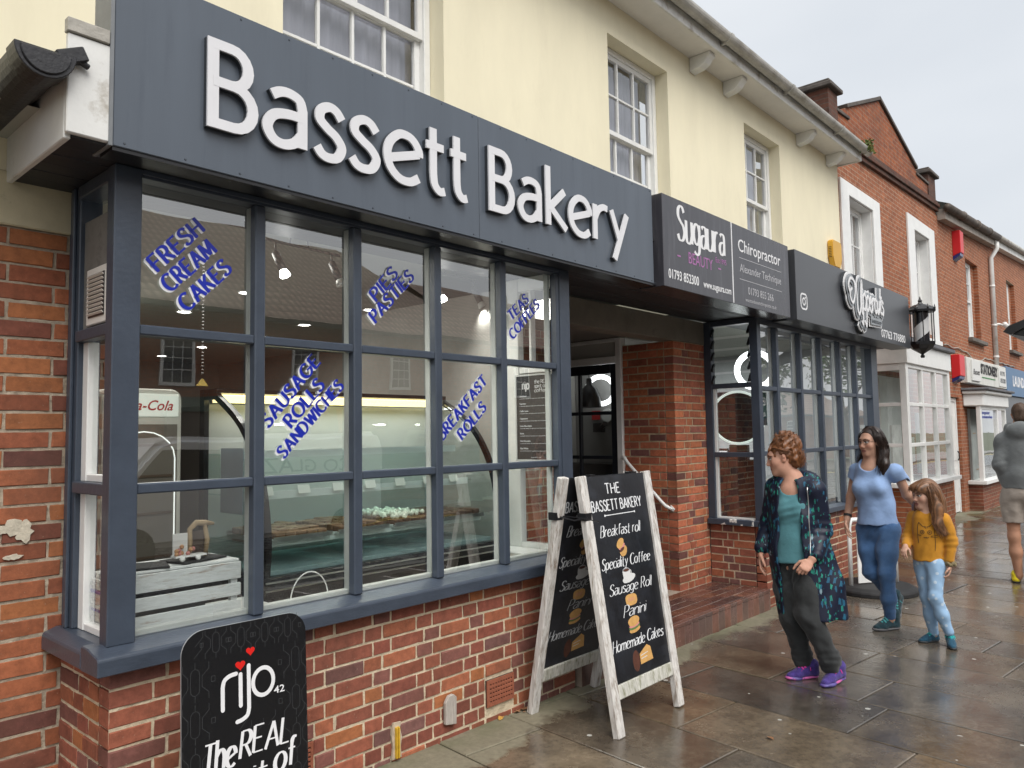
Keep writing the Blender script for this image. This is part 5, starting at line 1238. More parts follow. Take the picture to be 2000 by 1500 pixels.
# black shelter roof at the right edge
t = thing('bus_shelter', 'black edged shelter roof jutting in at the right edge of the pavement', 'shelter', (14, -1.9, -.1))
b = MB(); b.prism([(-1.15, 2.98), (-1.22, 3.06), (-1.6, 3.20), (-2.2, 3.26), (-2.6, 3.2), (-2.6, 3.14), (-2.2, 3.19), (-1.6, 3.12), (-1.24, 2.93)], (12.55, 0, 0), (0, 1, 0), (0, 0, 1), (1, 0, 0), 0, 3.4); b.build('roof', M_black, t, bevel=.006)
b = MB(); b.prism([(-1.18, 2.96), (-1.7, 3.10), (-2.4, 2.6), (-2.5, 2.62)], (12.62, 0, 0), (0, 1, 0), (0, 0, 1), (1, 0, 0), 0, .05); b.build('bracket', M_black, t)
b = MB(); b.box(12.62, 12.70, -2.55, -2.47, -.1, 3.15); b.box(15.7, 15.78, -2.55, -2.47, -.12, 3.15); b.build('posts', M_black, t)
# ================================================================== inside the bakery
M_wallin = mat('shop_wall', (.27, .265, .24), .8, var=.05)
M_ceil = mat('shop_ceiling', (.36, .37, .335), .8, var=.04)
M_lampw = mat('lamp_white', (1, 1, 1), .5, emit=(1, .97, .90), estr=14)
M_lampwarm = mat('lamp_warm', (1, .8, .4), .5, emit=(1, .80, .36), estr=2.2)
M_led = mat('lamp_led', (1, 1, 1), .5, emit=(.92, 1, .95), estr=.6)
room = thing('bakery_interior', 'plain pale bakery shop room seen through the bay window', 'room', (4, 4, 0))
b = MB(); b.box(1.2, 6.4, .60, 9.5, -.05, 0); b.build('shop_floor', mat('shop_floor', (.13, .12, .11), .35, var=.1), room)
b = MB(); b.add([(-1, .12, 2.94), (6.4, .12, 2.94), (6.4, 9.5, 2.94), (-1, 9.5, 2.94)], [(3, 2, 1, 0)]); b.build('shop_ceiling', M_ceil, room, fix=False)
b = MB(); b.box(-1, 6.45, 9.5, 9.6, 0, 2.94); b.box(-1.1, -1, .7, 9.5, 0, 2.94); b.box(4.095, 4.15, .62, 2.3, .16, 2.72); b.box(6.4, 6.45, 2.42, 9.5, 0, 2.94); b.box(-1, 1.16, .66, .72, 0, 2.94); b.build('shop_walls', M_wallin, room)
b = MB(); b.box(4.8, 6.35, 4.5, 9.4, .0, 2.1); b.box(-.9, 1.2, 7.5, 9.4, 0, 2.2); b.build('dark_cupboards', mat('dark_cupboard', (.05, .042, .036), .5), room)
for (x, y) in ((3.44, 4.38), (3.38, 3.03), (4.82, 4.37), (4.73, 3.04), (4.95, 7.12), (5.02, 8.58), (2.0, 3.0), (2.0, 5.5)):
    t = thing('downlight', 'small round ceiling downlight glowing inside the bakery', 'ceiling light', (x, y, 2.93), group='downlights in the bakery ceiling')
    b = MB(); b.lathe([(.055, 2.932), (.055, 2.938), (.001, 2.938)], (x, y, 0), 16, cap=False); b.add([(x+.05*math.cos(6.283*k/16), y+.05*math.sin(6.283*k/16), 2.933) for k in range(16)], [list(range(16))]); b.build('lamp', M_lampw, t, fix=False)
    b = MB(); b.lathe([(.057, 2.939), (.075, 2.928), (.08, 2.939)], (x, y, 0), 16, cap=False); b.build('bezel', M_white, t)
for x, y, e in ((3.0, 4.0, 50), (4.6, 5.5, 28), (2.2, 1.6, 26)):
    l = bpy.data.lights.new('shop_light', 'AREA'); l.energy = e; l.size = 1.0; l.color = (1, .96, .88); o = bpy.data.objects.new('shop_light', l); COL.objects.link(o); o.location = (x, y, 2.90)
M_steel = mat('brushed_steel', (.55, .55, .54), .3, metal=1)
M_track = mat('dark_nickel', (.12, .12, .12), .4, metal=.6)
def track(x, y, label, sp):
    t = thing('track_light', label, 'ceiling light', (x, y, 2.9)); b = MB()
    b.tube([(x, y, 2.80), (x+.55, y+.05, 2.80)], .009, 8); b.build('bar', M_track, t)
    b = MB(); b.lathe([(.055, 2.938), (.055, 2.905), (.03, 2.89)], (x+.24, y+.02, 0), 16); b.tube([(x+.17, y+.015, 2.80), (x+.19, y+.017, 2.90)], .006, 6); b.tube([(x+.31, y+.03, 2.80), (x+.29, y+.025, 2.90)], .006, 6); b.build('ceiling_rose', M_track, t, smooth=True)
    for k, xx in enumerate((x+.08, x+.47)):
        sp_ = bpy.data.lights.new('track_spot', 'SPOT'); sp_.energy = 17; sp_.spot_size = R(120); sp_.spot_blend = .9; sp_.color = (1, .97, .9); sp_.shadow_soft_size = .04; so_ = bpy.data.objects.new('track_spot', sp_); COL.objects.link(so_); so_.location = (xx+.03, y-.04, 2.56); so_.rotation_euler = (R(-16), R(-14), 0)
        b = MB(); b.tube([(xx, y+.02, 2.80), (xx, y+.02, 2.73)], .007, 6); d = Vector((.02, -.05, -.11)); p = Vector((xx, y+.02, 2.735)); b.tube([p, p+d], .023, 12); h = b.build('spot', M_track, t, smooth=True)
        b = MB(); q = p+d*1.02; b.tube([q, q+d*.28], [.023, .032], 12); b.build('bulb', M_lampw if k == 0 else mat('frosted', (.6, .6, .58), .3), h, smooth=True)
track(2.27, .80, 'steel twin spotlight bar on the ceiling behind the second top pane', 2); track(3.50, .78, 'steel twin spotlight bar on the ceiling behind the fourth top pane', 2)

# curved glass display counter
ct_ = thing('display_counter', 'curved glass bakery display counter with black base and trays of cakes', 'counter', (2.9, .7, 0))
CX0, CX1 = 2.03, 3.72
M_black2 = mat('counter_black', (.010, .010, .011), .22)
b = MB(); b.box(CX0, CX1, .36, 1.05, 0, .95); b.build('base', M_black2, ct_, bevel=.01)
b = MB()
for z in (.925, .885): b.box(CX0, CX1, .350, .3595, z-.004, z+.004)
b.build('trim_strips', M_steel, ct_)
prof = cr_spline([(.36, .95), (.345, 1.17), (.42, 1.47), (.60, 1.72), (.88, 1.89)], 6)
for x in (CX0, CX1):
    f = MB(); ribbon(f, [(p[0], p[1]) for p in prof], pen(.035), lambda u, v, d: (x+d, u, v), -.015, .015); f.box(x-.015, x+.015, 1.0, 1.05, .951, 1.93); f.box(x-.014, x+.014, .86, .9995, 1.87, 1.93); f.build('end_frame', M_black2, ct_)
    f = MB(); f.add([(x, p[0]+.01, p[1]) for p in prof]+[(x, 1.0, 1.87), (x, 1.0, .95)], [list(range(len(prof)+2))]); f.build('end_pane', M_glass, ct_, fix=False)
g = MB(); n = len(prof); g.add([(x, p[0], p[1]) for x in (CX0, CX1) for p in prof], [(i, i+1, n+i+1, n+i) for i in range(n-1)]); g.build('curved_pane', glass('curved_glass', (.88, .95, .94), 1.22, 0), ct_, fix=False, smooth=True)
b = MB(); b.box(CX0+.016, CX1-.016, .86, 1.05, 1.905, 1.93); b.build('top', M_black2, ct_)
b = MB(); b.box(CX0+.02, CX1-.02, .90, .97, 1.855, 1.90); b.build('light_strip', M_lampwarm, ct_)
l = bpy.data.lights.new('counter_light', 'AREA'); l.shape = 'RECTANGLE'; l.size = 1.6; l.size_y = .06; l.energy = 4; l.color = (1, .98, .94); o = bpy.data.objects.new('counter_light', l); COL.objects.link(o); o.location = (2.88, .90, 1.845); o.rotation_euler = (R(-14), 0, 0)
b = MB(); b.box(CX0+.02, CX1-.02, 1.03, 1.048, .96, 1.85); b.build('back_panel', mat('counter_back', (.42, .43, .41), .4), ct_)
b = MB(); b.box(CX0+.02, CX1-.02, .40, 1.02, .952, .975); b.build('deck', mat('teal_deck', (.22, .30, .31), .3), ct_)
M_shelf = glass('shelf_glass', (.82, .92, .91), 1.3)
for z, y0 in ((1.10, .50), (1.34, .62), (1.56, .74)):
    b = MB(); b.box(CX0+.02, CX1-.02, y0, 1.02, z, z+.008); b.build('shelf', M_shelf, ct_)
    b = MB(); b.box(CX0+.02, CX1-.02, y0-.008, y0-.0005, z-.02, z+.022); b.build('shelf_edge', mat('shelf_edge', (.60, .64, .62), .4), ct_)
rnd = random.Random(12)
for k in range(4):
    x = CX0+.10+k*.40; tr = MB(); tr.box(x, x+.36, .45, .95, 1.110, 1.118); tr.box(x, x+.36, .45, .455, 1.1182, 1.135); tr.box(x, x+.36, .945, .95, 1.1182, 1.135)
    t = thing('bake_tray', 'metal tray of %s in the counter' % ('brown flapjack slices at the left end', 'crumbly brown cakes second from the left', 'brown traybake under white icing blobs', 'dark sliced cake at the right end')[k], 'tray', (x+.18, .7, 1.11)); tr.build('tray', M_steel, t)
    ck = MB()
    for i in range(5):
        for j in range(6): ck.box(x+.02+i*.065, x+.078+i*.065, .47+j*.078, .54+j*.078, 1.119, 1.150+rnd.uniform(0, .012))
    ck.build('cakes', mat('cake%d' % k, ((.20, .10, .045), (.16, .075, .035), (.13, .06, .03), (.10, .05, .03))[k], .8, var=.4, vscale=40), t, bevel=.004)
    if k == 2:
        ic = MB()
        for i in range(90): ic.ball((x+rnd.uniform(.03, .33), rnd.uniform(.48, .93), 1.16+rnd.uniform(0, .015)), rnd.uniform(.012, .02), 6, 4)
        ic.build('icing', mat('icing', (.75, .72, .62), .5), t)
for k in range(7):
    x = CX0+.14+k*.23; pc = MB(); pc.obox((x, .595+.0, 1.365+.0), ((1, 0, 0), (0, .35, 1), (0, -1, .35)), (.038, .024, .001)); pc.build('price_card', mat('price_card', (.66, .65, .60), .6), ct_)
# papers on the counter end
pc = MB(); pc.box(2.045, 2.05, .62, .86, 1.25, 1.60); o = pc.build('framed_notice', mat('notice_blue', (.20, .27, .34), .4, var=.1)); tag(o, 'pale blue framed notice stuck on the counter end', 'notice')
# drinks fridge
fr = thing('drinks_fridge', 'white drinks fridge with rounded glowing header and red script lettering', 'fridge', (2.45, 3.3, 0))
b = MB(); pts = arc(2.80, 1.98, .09, .09, 0, 90, 6)+arc(2.36, 1.98, .09, .09, 90, 180, 6)+[(2.27, 0), (2.89, 0)]
b.prism(pts, (0, 3.2, 0), (1, 0, 0), (0, 0, 1), (0, 1, 0), 0, .6); b.build('cabinet', mat('fridge_white', (.62, .64, .60), .4), fr, bevel=.008)
b = MB(); b.box(2.30, 2.86, 3.185, 3.199, 1.84, 2.03); b.build('header_panel', mat('header_glow', (.8, .85, .8), .5, emit=(.80, .90, .82), estr=.22), fr, bevel=.01)
b = MB(); b.box(2.31, 2.85, 3.188, 3.199, .25, 1.78); b.build('door_opening', mat('fridge_inside', (.16, .15, .13), .5), fr)
b = MB(); ribbon(b, [(2.33, .3), (2.33, 1.5)]+arc(2.58, 1.5, .25, .22, 180, 0, 10)+[(2.83, .3)], pen(.009), lambda x, z, d: (x, 3.186-d, z), 0, .004); b.build('led_edge', M_led, fr, fix=False)
P = plane((0, 3.184, 0), (1, 0, 0), (0, 0, 1), (0, -1, 0))
mb = MB(); font_text(mb, 'Coca-Cola', at_(2.33, 1.895), .085, .48, depth=.002, shear=.35, bold=.01); mb.build('lettering', mat('soda_red', (.45, .01, .015), .5), fr, fix=False)
for z in (.7, 1.05, 1.35, 1.6):
    b = MB(); b.box(2.35, 2.81, 3.18, 3.187, z, z+.02); b.build('shelf', mat('shelf_brown', (.10, .07, .05), .5), fr)
# whitewashed crate on the ledge with black mats
M_ww = mat('whitewashed_wood', (.58, .60, .60), .7, var=.12, vscale=8, stretch=(2, 10, 14), stain=(.32, .25, .20), stscale=3, stlo=.56, sthi=.68, bump=.2, bscale=20)
cr_ = thing('wooden_crate', 'whitewashed slatted wooden crate upturned on the window ledge', 'crate', (1.55, .3, .866))
for z0, z1 in ((.868, .925), (.945, 1.0), (1.02, 1.095)):
    b = MB(); b.box(1.275, 1.775, .130, .145, z0, z1); b.build('slat', M_ww, cr_, bevel=.002)
    b = MB(); b.box(1.240, 1.2745, .1455, .40, z0, z1); b.build('slat', M_ww, cr_, bevel=.002)
for x in (1.276, 1.735): b = MB(); b.box(x, x+.03, .1455, .17, .868, 1.094); b.build('corner_batten', M_ww, cr_)
b = MB(); b.box(1.276, 1.774, .1455, .42, 1.0955, 1.106); b.build('top_board', M_ww, cr_, bevel=.002)
b = MB(); b.box(1.31, 1.74, .40, .41, .868, 1.09); b.build('dark_inside', M_dark, cr_)
M_mat = mat('charcoal_felt', (.035, .035, .037), .95, var=.3, vscale=80, bump=.4, bscale=200)
for (x, y, a, l) in ((1.37, .25, -.3, 'charcoal felt mat at the left end of the crate'), (1.62, .27, .25, 'charcoal felt mat under the driftwood ornament')):
    b = MB(); b.obox((x, y, 1.112), ((math.cos(a), math.sin(a), 0), (-math.sin(a), math.cos(a), 0), (0, 0, 1)), (.115, .085, .005)); o = b.build('felt_mat', M_mat, bevel=.003); tag(o, l, 'mat', 'felt mats on the crate')
M_drift = mat('driftwood', (.36, .26, .15), .8, var=.3, vscale=30)
t = thing('driftwood_ornament', 'little driftwood archway with a dark sign on the felt mat', 'ornament', (1.66, .27, 1.117)); b = MB()
b.tube([(1.60, .27, 1.118), (1.605, .275, 1.19), (1.60, .27, 1.245), (1.63, .27, 1.272), (1.675, .275, 1.268), (1.71, .26, 1.262)], [.010, .011, .012, .014, .013, .006], 8); b.tube([(1.675, .275, 1.118), (1.685, .275, 1.19), (1.672, .275, 1.262)], [.010, .012, .010], 8); b.build('branches', M_drift, t, smooth=True)
b = MB(); b.box(1.612, 1.668, .275, .28, 1.12, 1.235); b.build('backboard', mat('dark_wood', (.06, .04, .028), .7), t)
t = thing('toy_cake_cart', 'small white toy cart loaded with pink cakes beside the driftwood arch', 'ornament', (1.58, .22, 1.117)); b = MB(); b.box(1.50, 1.64, .185, .235, 1.135, 1.143); b.box(1.51, 1.575, .236, .242, 1.135, 1.235); b.build('body', M_white, t)
for x in (1.53, 1.60): b = MB(); b.ball((x, .185, 1.129), .012, 10, 6); b.build('wheel', M_white, t)
for k in range(9): b = MB(); b.ball((1.51+.017*(k % 6), .20+.012*(k % 3), 1.150+.014*(k//4)), .010, 8, 5); b.build('cake', mat('pink_cake', (.50, .20, .17), .6) if k % 2 else mat('tan_cake', (.46, .25, .12), .6), t, smooth=True)
t = thing('paper_stack', 'stack of white and blue papers in the corner of the bay', 'paper stack', (1.235, .25, .87)); 
for k in range(14): b = MB(); b.box(1.218+.003*(k % 3), 1.236, .20, .40, .868+.015*k, .868+.015*k+.012); b.build('paper_bundle', mat('paper_white', (.6, .6, .58), .7) if k % 5 else mat('paper_blue', (.12, .12, .42), .6), t)
# menu board on the right return
mnu = thing('menu_board', 'framed black coffee menu with small white print in the right end of the bay', 'menu', (4.02, .25, 1.5))
b = MB(); b.box(4.012, 4.022, .085, .425, 1.475, 2.055); b.build('board', mat('menu_black', (.018, .019, .022), .55), mnu)
b = MB(); b.box(4.006, 4.0225, .4255, .438, 1.462, 2.068); b.box(4.006, 4.0225, .072, .0845, 1.462, 2.068); b.box(4.006, 4.0225, .085, .425, 2.0555, 2.068); b.box(4.006, 4.0225, .085, .425, 1.462, 1.4745); b.build('frame', mat('menu_frame', (.55, .56, .55), .3), mnu)
P = plane((4.0115, .41, 1.475), (0, -1, 0), (0, 0, 1), (-1, 0, 0))
ats = lambda x, z: (lambda u, v, d: P(x+u, z+v, d))
mb = MB(); skel_text(mb, 'rijo', ats(.04, .49), .055, .06, pw=.16, d1=.001)
for i, s in enumerate(('the REAL', 'spirit of', 'coffee')): skel_text(mb, s, ats(.15, .525-.03*i), .024, .11+.02*(i == 0), pw=.14, d1=.001, gap=.12, wob=.04)
for i, s in enumerate(('Americano', 'Espresso', 'Caffe Latte', 'Cappuccino', 'Latte Macchiato', 'Mocha', 'Hot Chocolate', 'Flat White')):
    z = .435-.052*i; font_text(mb, s, ats(.012, z), .011, .012*len(s)*.6, depth=.001, bold=.02)
    font_text(mb, 'a smooth blend of espresso and steamed milk', ats(.012, z-.015), .007, .27-.02*(i % 3), depth=.001)
font_text(mb, 'www.rijo42.co.uk', ats(.11, .012), .008, .09, depth=.001); mb.build('lettering', M_whitetext, mnu, fix=False)
# loop of white cable lying behind the glass
b = MB(); b.tube([(2.12+.10*math.cos(R(a))*(1), .10+.001*k, .87+.13*math.sin(R(a))) for k, a in enumerate(range(0, 181, 12))], .003, 6); o = b.build('cable', M_white); tag(o, 'thin white cable looping up behind the second bottom pane', 'cable')
# hanging chain
t = thing('hanging_chain', 'fine chain with a small yellow card hanging in the bakery', 'chain', (2.3, 1.5, 1.9)); b = MB()
for k in range(40): b.lathe([(.006, -.003), (.009, 0), (.006, .003)], (2.27, 1.55, 2.93-.022*k), 6, cap=False)
b.build('links', M_track, t, fix=False)
b = MB(); b.prism([(-.04, 0), (.04, 0), (0, .05)], (2.27, 1.55, 1.99), (1, 0, 0), (0, 0, 1), (0, 1, 0), 0, .002); b.build('card', mat('yellow_card', (.6, .45, .12), .6), t)

# ================================================================== inside the barber's
room = thing('barber_interior', 'grey barbershop room seen through its bay window', 'room', (9, 2, 0))
b = MB(); b.box(7.2, 11.0, .62, 5.2, .05, .12); b.build('shop_floor', mat('barber_floor', (.12, .11, .10), .4), room)
b = MB(); b.add([(6.57, .12, 2.80), (11, .12, 2.80), (11, 5.2, 2.80), (6.57, 5.2, 2.80)], [(3, 2, 1, 0)]); b.build('shop_ceiling', M_ceil, room, fix=False)
b = MB(); b.box(6.57, 11.05, 5.2, 5.3, .12, 2.8); b.box(10.98, 11.04, .60, 5.199, .12, 2.8); b.box(10.6, 10.73, .09, .6, .8, 2.75); b.build('shop_walls', mat('barber_wall', (.42, .43, .43), .8, var=.06), room)
b = MB(); b.box(7.09, 11.0, .58, .62, .12, .80); b.build('inner_apron', M_dark, room)
def torus(mb, c, r, t, U, V, n=40, m=10):
    c = Vector(c); U = Vector(U).normalized(); V = Vector(V).normalized(); W = U.cross(V); vs = []
    for i in range(n):
        a = 6.2832*i/n; d = U*math.cos(a)+V*math.sin(a)
        for k in range(m): b_ = 6.2832*k/m; vs.append(c+d*(r+t*math.cos(b_))+W*t*math.sin(b_))
    mb.add(vs, [(i*m+k, ((i+1) % n)*m+k, ((i+1) % n)*m+(k+1) % m, i*m+(k+1) % m) for i in range(n) for k in range(m)])
l = bpy.data.lights.new('barber_light', 'AREA'); l.energy = 80; l.size = 1.2; l.color = (.95, .98, 1); o = bpy.data.objects.new('barber_light', l); COL.objects.link(o); o.location = (9.0, 2.2, 2.75)
def facing(c): d = Vector((0, -3.15, 1.65))-Vector(c); d.z = 0; d.normalize(); return Vector((-d.y, d.x, 0)), Vector((0, 0, 1))
t = thing('ring_light', 'bright white ring lamp hanging in the barbershop', 'lamp', (8.20, .55, 2.33)); U, V = facing((8.2, .55, 2.33)); b = MB(); torus(b, (8.2, .55, 2.33), .195, .032, U, V); b.build('glowing_ring', mat('ring_glow', (1, 1, 1), .5, emit=(.95, .98, 1), estr=2.6), t, smooth=True)
b = MB(); b.tube([(8.2, .55, 2.55), (8.2, .55, 2.80)], .008, 6); b.build('hanger', M_black, t)
t = thing('round_mirror', 'round dark mirror with a white light rim in the barbershop side window', 'mirror', (7.62, .50, 1.79)); U, V = Vector((.25, -.97, 0)), Vector((0, 0, 1)); b = MB(); torus(b, (7.62, .50, 1.79), .275, .013, U, V); b.build('light_rim', mat('rim_glow', (.9, 1, .95), .5, emit=(.88, 1, .94), estr=.42), t, smooth=True)
b = MB(); N_ = U.cross(V); n = 40; b.add([Vector((7.625, .50, 1.79))+(U*math.cos(6.2832*k/n)+V*math.sin(6.2832*k/n))*.272 for k in range(n)], [list(range(n))]); b.build('mirror_disc', mat('dark_mirror', (.02, .021, .023), .06), t, fix=False)
b = MB(); b.box(7.60, 7.66, .40, .60, .8, 1.50); b.build('stand', M_black, t)
b = MB(); b.box(7.30, 7.33, .15, .55, .79, 1.36); o = b.build('black_screen', M_black2); tag(o, 'black upright screen behind the lowest pane of the barbershop side window', 'screen')
t = thing('closed_sign', 'small dark sign reading closed hanging inside the barbershop glass', 'sign', (7.33, .10, 1.85)); b = MB(); b.box(7.16, 7.44, .10, .106, 1.70, 2.03); b.build('board', mat('closed_teal', (.025, .06, .075), .4), t)
P = plane((0, .0985, 0), (1, 0, 0), (0, 0, 1), (0, -1, 0)); ftext(t, 'lettering', M_whitetext, [('CLOSED', 7.18, 1.90, .085, .24), ('Uppercuts', 7.20, 1.79, .06, .20)], depth=.001, bold=.01)
b = MB(); b.box(10.05, 10.36, .075, .078, 1.44, 1.70); t = thing('paper_notice', 'pale paper notice taped inside the last barbershop pane', 'notice', (10.2, .076, 1.44)); b.build('sheet', mat('pale_paper', (.62, .68, .70), .7), t)
mb = MB(); P = plane((0, .0745, 0), (1, 0, 0), (0, 0, 1), (0, -1, 0))
for k in range(4): mb.box(10.09, 10.30-.03*(k % 2), .0738, .0746, 1.64-.045*k, 1.652-.045*k)
mb.build('printed_lines', mat('print_grey', (.3, .33, .35), .7), t)
t = thing('framed_picture', 'black framed picture hanging on the barbershop wall', 'picture', (10.5, 3.0, 2.0)); b = MB(); b.box(10.94, 10.975, 2.2, 2.9, 1.75, 2.25); b.build('frame', M_black, t); b = MB(); b.box(10.93, 10.9395, 2.28, 2.82, 1.83, 2.17); b.build('print', mat('print_grey2', (.35, .34, .32), .5, var=.3), t)
b = MB(); vs = []
for i in range(31): vs += [(9.35+.035*i, .30+.03*math.sin(i*1.5), .80), (9.35+.035*i, .30+.03*math.sin(i*1.5), 1.40)]
b.add(vs, [(2*i, 2*i+2, 2*i+3, 2*i+1) for i in range(30)]); o = b.build('white_curtain', mat('white_cloth', (.55, .56, .55), .9), smooth=True, fix=False); tag(o, 'pleated white cloth hanging low behind the barbershop glass', 'curtain')
t = thing('barber_chair', 'black barber chair standing inside the shop', 'chair', (8.9, 1.6, .12)); b = MB(); b.box(8.65, 9.15, 1.3, 1.85, .55, .70); b.build('seat', M_black2, t, bevel=.05, seg=3); b = MB(); b.obox((9.2, 1.58, 1.05), ((1, 0, .2), (0, 1, 0), (-.2, 0, 1)), (.06, .25, .38)); b.build('backrest', M_black2, t, bevel=.04, seg=3); b = MB(); b.tube([(8.9, 1.58, .13), (8.9, 1.58, .55)], .05, 12); b.lathe([(.26, .12), (.26, .14), (.08, .17)], (8.9, 1.58, 0), 20); b.build('pedestal', M_steel, t, smooth=True)
# things glimpsed through the barber door glass
l = bpy.data.lights.new('passage_fill', 'AREA'); l.energy = .8; l.size = .3; l.color = (.95, .98, 1); o = bpy.data.objects.new('passage_fill', l); COL.objects.link(o); o.location = (6.8, 1.8, 2.58)  # added fill light without a fitting, brightens the passage behind the door glass
t = thing('pendant_lamp', 'black domed pendant lamp behind the door glass', 'lamp', (6.9, 1.85, 1.9)); b = MB(); b.lathe([(.13, 1.80), (.125, 1.90), (.09, 2.0), (.035, 2.05), (.03, 2.12)], (6.75, 1.80, .13), 20, cap=False); b.build('shade', M_black, t, smooth=True); b = MB(); b.tube([(6.75, 1.80, 2.24), (6.75, 1.80, 2.7)], .006, 6); b.build('cord', M_black, t)
t = thing('ring_lamp', 'glowing white ring lamp seen through the door glass', 'lamp', (6.9, 1.5, 2.05)); U, V = facing((6.9, 1.6, 2.05)); b = MB(); torus(b, (6.88, 1.74, 2.12), .15, .026, U, V); b.build('glowing_ring', MATS['ring_glow'], t, smooth=True)
b = MB(); b.box(6.99, 7.0, 1.84, 1.95, 1.80, 1.90); o = b.build('red_notice', mat('red_card', (.45, .02, .02), .6)); tag(o, 'small red notice on the wall behind the door glass', 'notice')
t = thing('clock', 'round pale clock behind the door glass', 'clock', (6.84, 1.42, 1.74)); b = MB(); b.lathe([(.075, 0), (.075, .03)], (6.985, 1.74, 1.845), 20, ax='x'); b.build('face', mat('clock_face', (.5, .5, .48), .5), t)
b = MB(); b.box(6.94, 7.0, 1.78, 1.90, 1.66, 1.76); b.tube([(6.97, 1.80, 1.72), (6.92, 1.72, 1.75)], .03, 8); o = b.build('hair_dryer', M_black); tag(o, 'black hair dryer hanging behind the door glass', 'hair dryer')
b = MB(); b.box(6.7, 7.0, 1.25, 2.1, .3, 1.33); o = b.build('dark_cabinet', M_black2, bevel=.01); tag(o, 'dark cabinet behind the lower panes of the black door', 'cabinet')
b = MB(); b.box(7.02, 7.055, 1.2, 2.2, .15, 2.6); o = b.build('passage_wall', mat('passage_wall', (.26, .255, .245), .8)); tag(o, 'pale inner wall behind the black door', 'wall')

# ================================================================== other side of the street (seen in the glass)
M_bk2 = shader_brick('street_brick', (.32, .12, .065), (.25, .10, .058), (.22, .18, .14), sootamt=.4)
mt_ = bpy.data.materials.new('clay_pantiles'); mt_.use_nodes = True; N, L = nodes(mt_); tc = N.new('ShaderNodeTexCoord')
wv = N.new('ShaderNodeTexWave'); wv.wave_type = 'BANDS'; wv.bands_direction = 'X'; wv.inputs['Scale'].default_value = 1.6; wv.inputs['Distortion'].default_value = .3; L.new(tc.outputs['Object'], wv.inputs['Vector'])
wv2 = N.new('ShaderNodeTexWave'); wv2.wave_type = 'BANDS'; wv2.bands_direction = 'Z'; wv2.wave_profile = 'SAW'; wv2.inputs['Scale'].default_value = 1.6; L.new(tc.outputs['Object'], wv2.inputs['Vector'])
mm = N.new('ShaderNodeMath'); mm.operation = 'MULTIPLY'; L.new(wv.outputs['Fac'], mm.inputs[0]); L.new(wv2.outputs['Fac'], mm.inputs[1])
rp = N.new('ShaderNodeValToRGB'); rp.color_ramp.elements[0].color = (.14, .095, .075, 1); rp.color_ramp.elements[1].color = (.50, .35, .27, 1); L.new(mm.outputs[0], rp.inputs[0]); L.new(rp.outputs[0], N['Principled BSDF'].inputs['Base Color']); N['Principled BSDF'].inputs['Roughness'].default_value = .7
def terrace(x0, x1, yf, ze_, zr, label, hip=True, wins=(), name='opposite_building', wallm=M_bk2):
    t = thing(name, label, 'building', ((x0+x1)/2, yf, 0)); w = MB()
    w.box(x0, x1, yf-8, yf, -.3, ze_); w.build('brick_wall', wallm, t)
    r = MB(); d = 4.0; hx = 3.0 if hip else 0
    r.add([(x0-.3, yf+.35, ze_-.05), (x1+.3, yf+.35, ze_-.05), (x1-hx, yf-d, zr), (x0-.3, yf-d, zr), (x1+.3, yf-8.3, ze_-.05), (x0-.3, yf-8.3, ze_-.05)], [(0, 1, 2, 3), (1, 4, 2), (4, 5, 3, 2), (0, 5, 4, 1)]); r.build('tiled_roof', mt_, t)
    g_ = MB(); g_.box(x0-.3, x1+.3, yf+.33, yf+.42, ze_-.16, ze_-.06); g_.build('gutter', M_black, t)
    for (a, b, c, d_) in wins:
        f = MB(); f.box(a, b, yf+.001, yf+.05, c, d_); fr_ = f.build('window', M_white, t)
        f = MB(); nx = 3; nz = 4
        for i in range(nx):
            for k in range(nz):
                f.box(a+.06+(b-a-.12)*i/nx+.01, a+.06+(b-a-.12)*(i+1)/nx-.01, yf+.045, yf+.055, c+.06+(d_-c-.12)*k/nz+.01, c+.06+(d_-c-.12)*(k+1)/nz-.01)
        f.build('panes', mat('far_panes', (.06, .07, .08), .15), fr_)
    return t
ws = [(x, x+.75, 2.85, 3.95) for x in (-3, 0, 3.2, 6.9, 10.0, 13.1)]
t = terrace(-8, 17.2, -13, 4.55, 7.6, 'brick terrace with a brown tiled roof across the street', True, ws)
for k, (a, b) in enumerate(((-6, -1), (1.5, 6.0), (7, 11.2), (12, 16.5))):
    s_ = MB(); s_.box(a, b, -12.98, -12.85, .3, 2.3); s_.build('shopfront', mat('far_shop%d' % k, ((.06, .07, .08), (.05, .05, .06), (.10, .09, .08), (.05, .06, .07))[k], .3), t)
    s_ = MB(); s_.box(a-.1, b+.1, -12.98, -12.8, 2.31, 2.62); s_.build('shop_fascia', mat('far_fascia%d' % k, ((.20, .05, .05), (.05, .05, .055), (.08, .12, .1), (.30, .28, .25))[k], .5), t)
terrace(18.2, 30, -14, 4.7, 7.3, 'pale brick house beyond the terrace across the street', False, [(x, x+.8, 2.9, 4.0) for x in (19.4, 22.5, 26)], name='opposite_house', wallm=shader_brick('buff_brick', (.34, .23, .15), (.28, .19, .13), (.3, .26, .2), sootamt=.3))
terrace(31, 60, -15, 2.6, 4.3, 'long low roofed building further along the far side of the street', False, [(x, x+.8, 1.3, 2.2) for x in (32, 36, 40, 44, 48)], name='opposite_row')
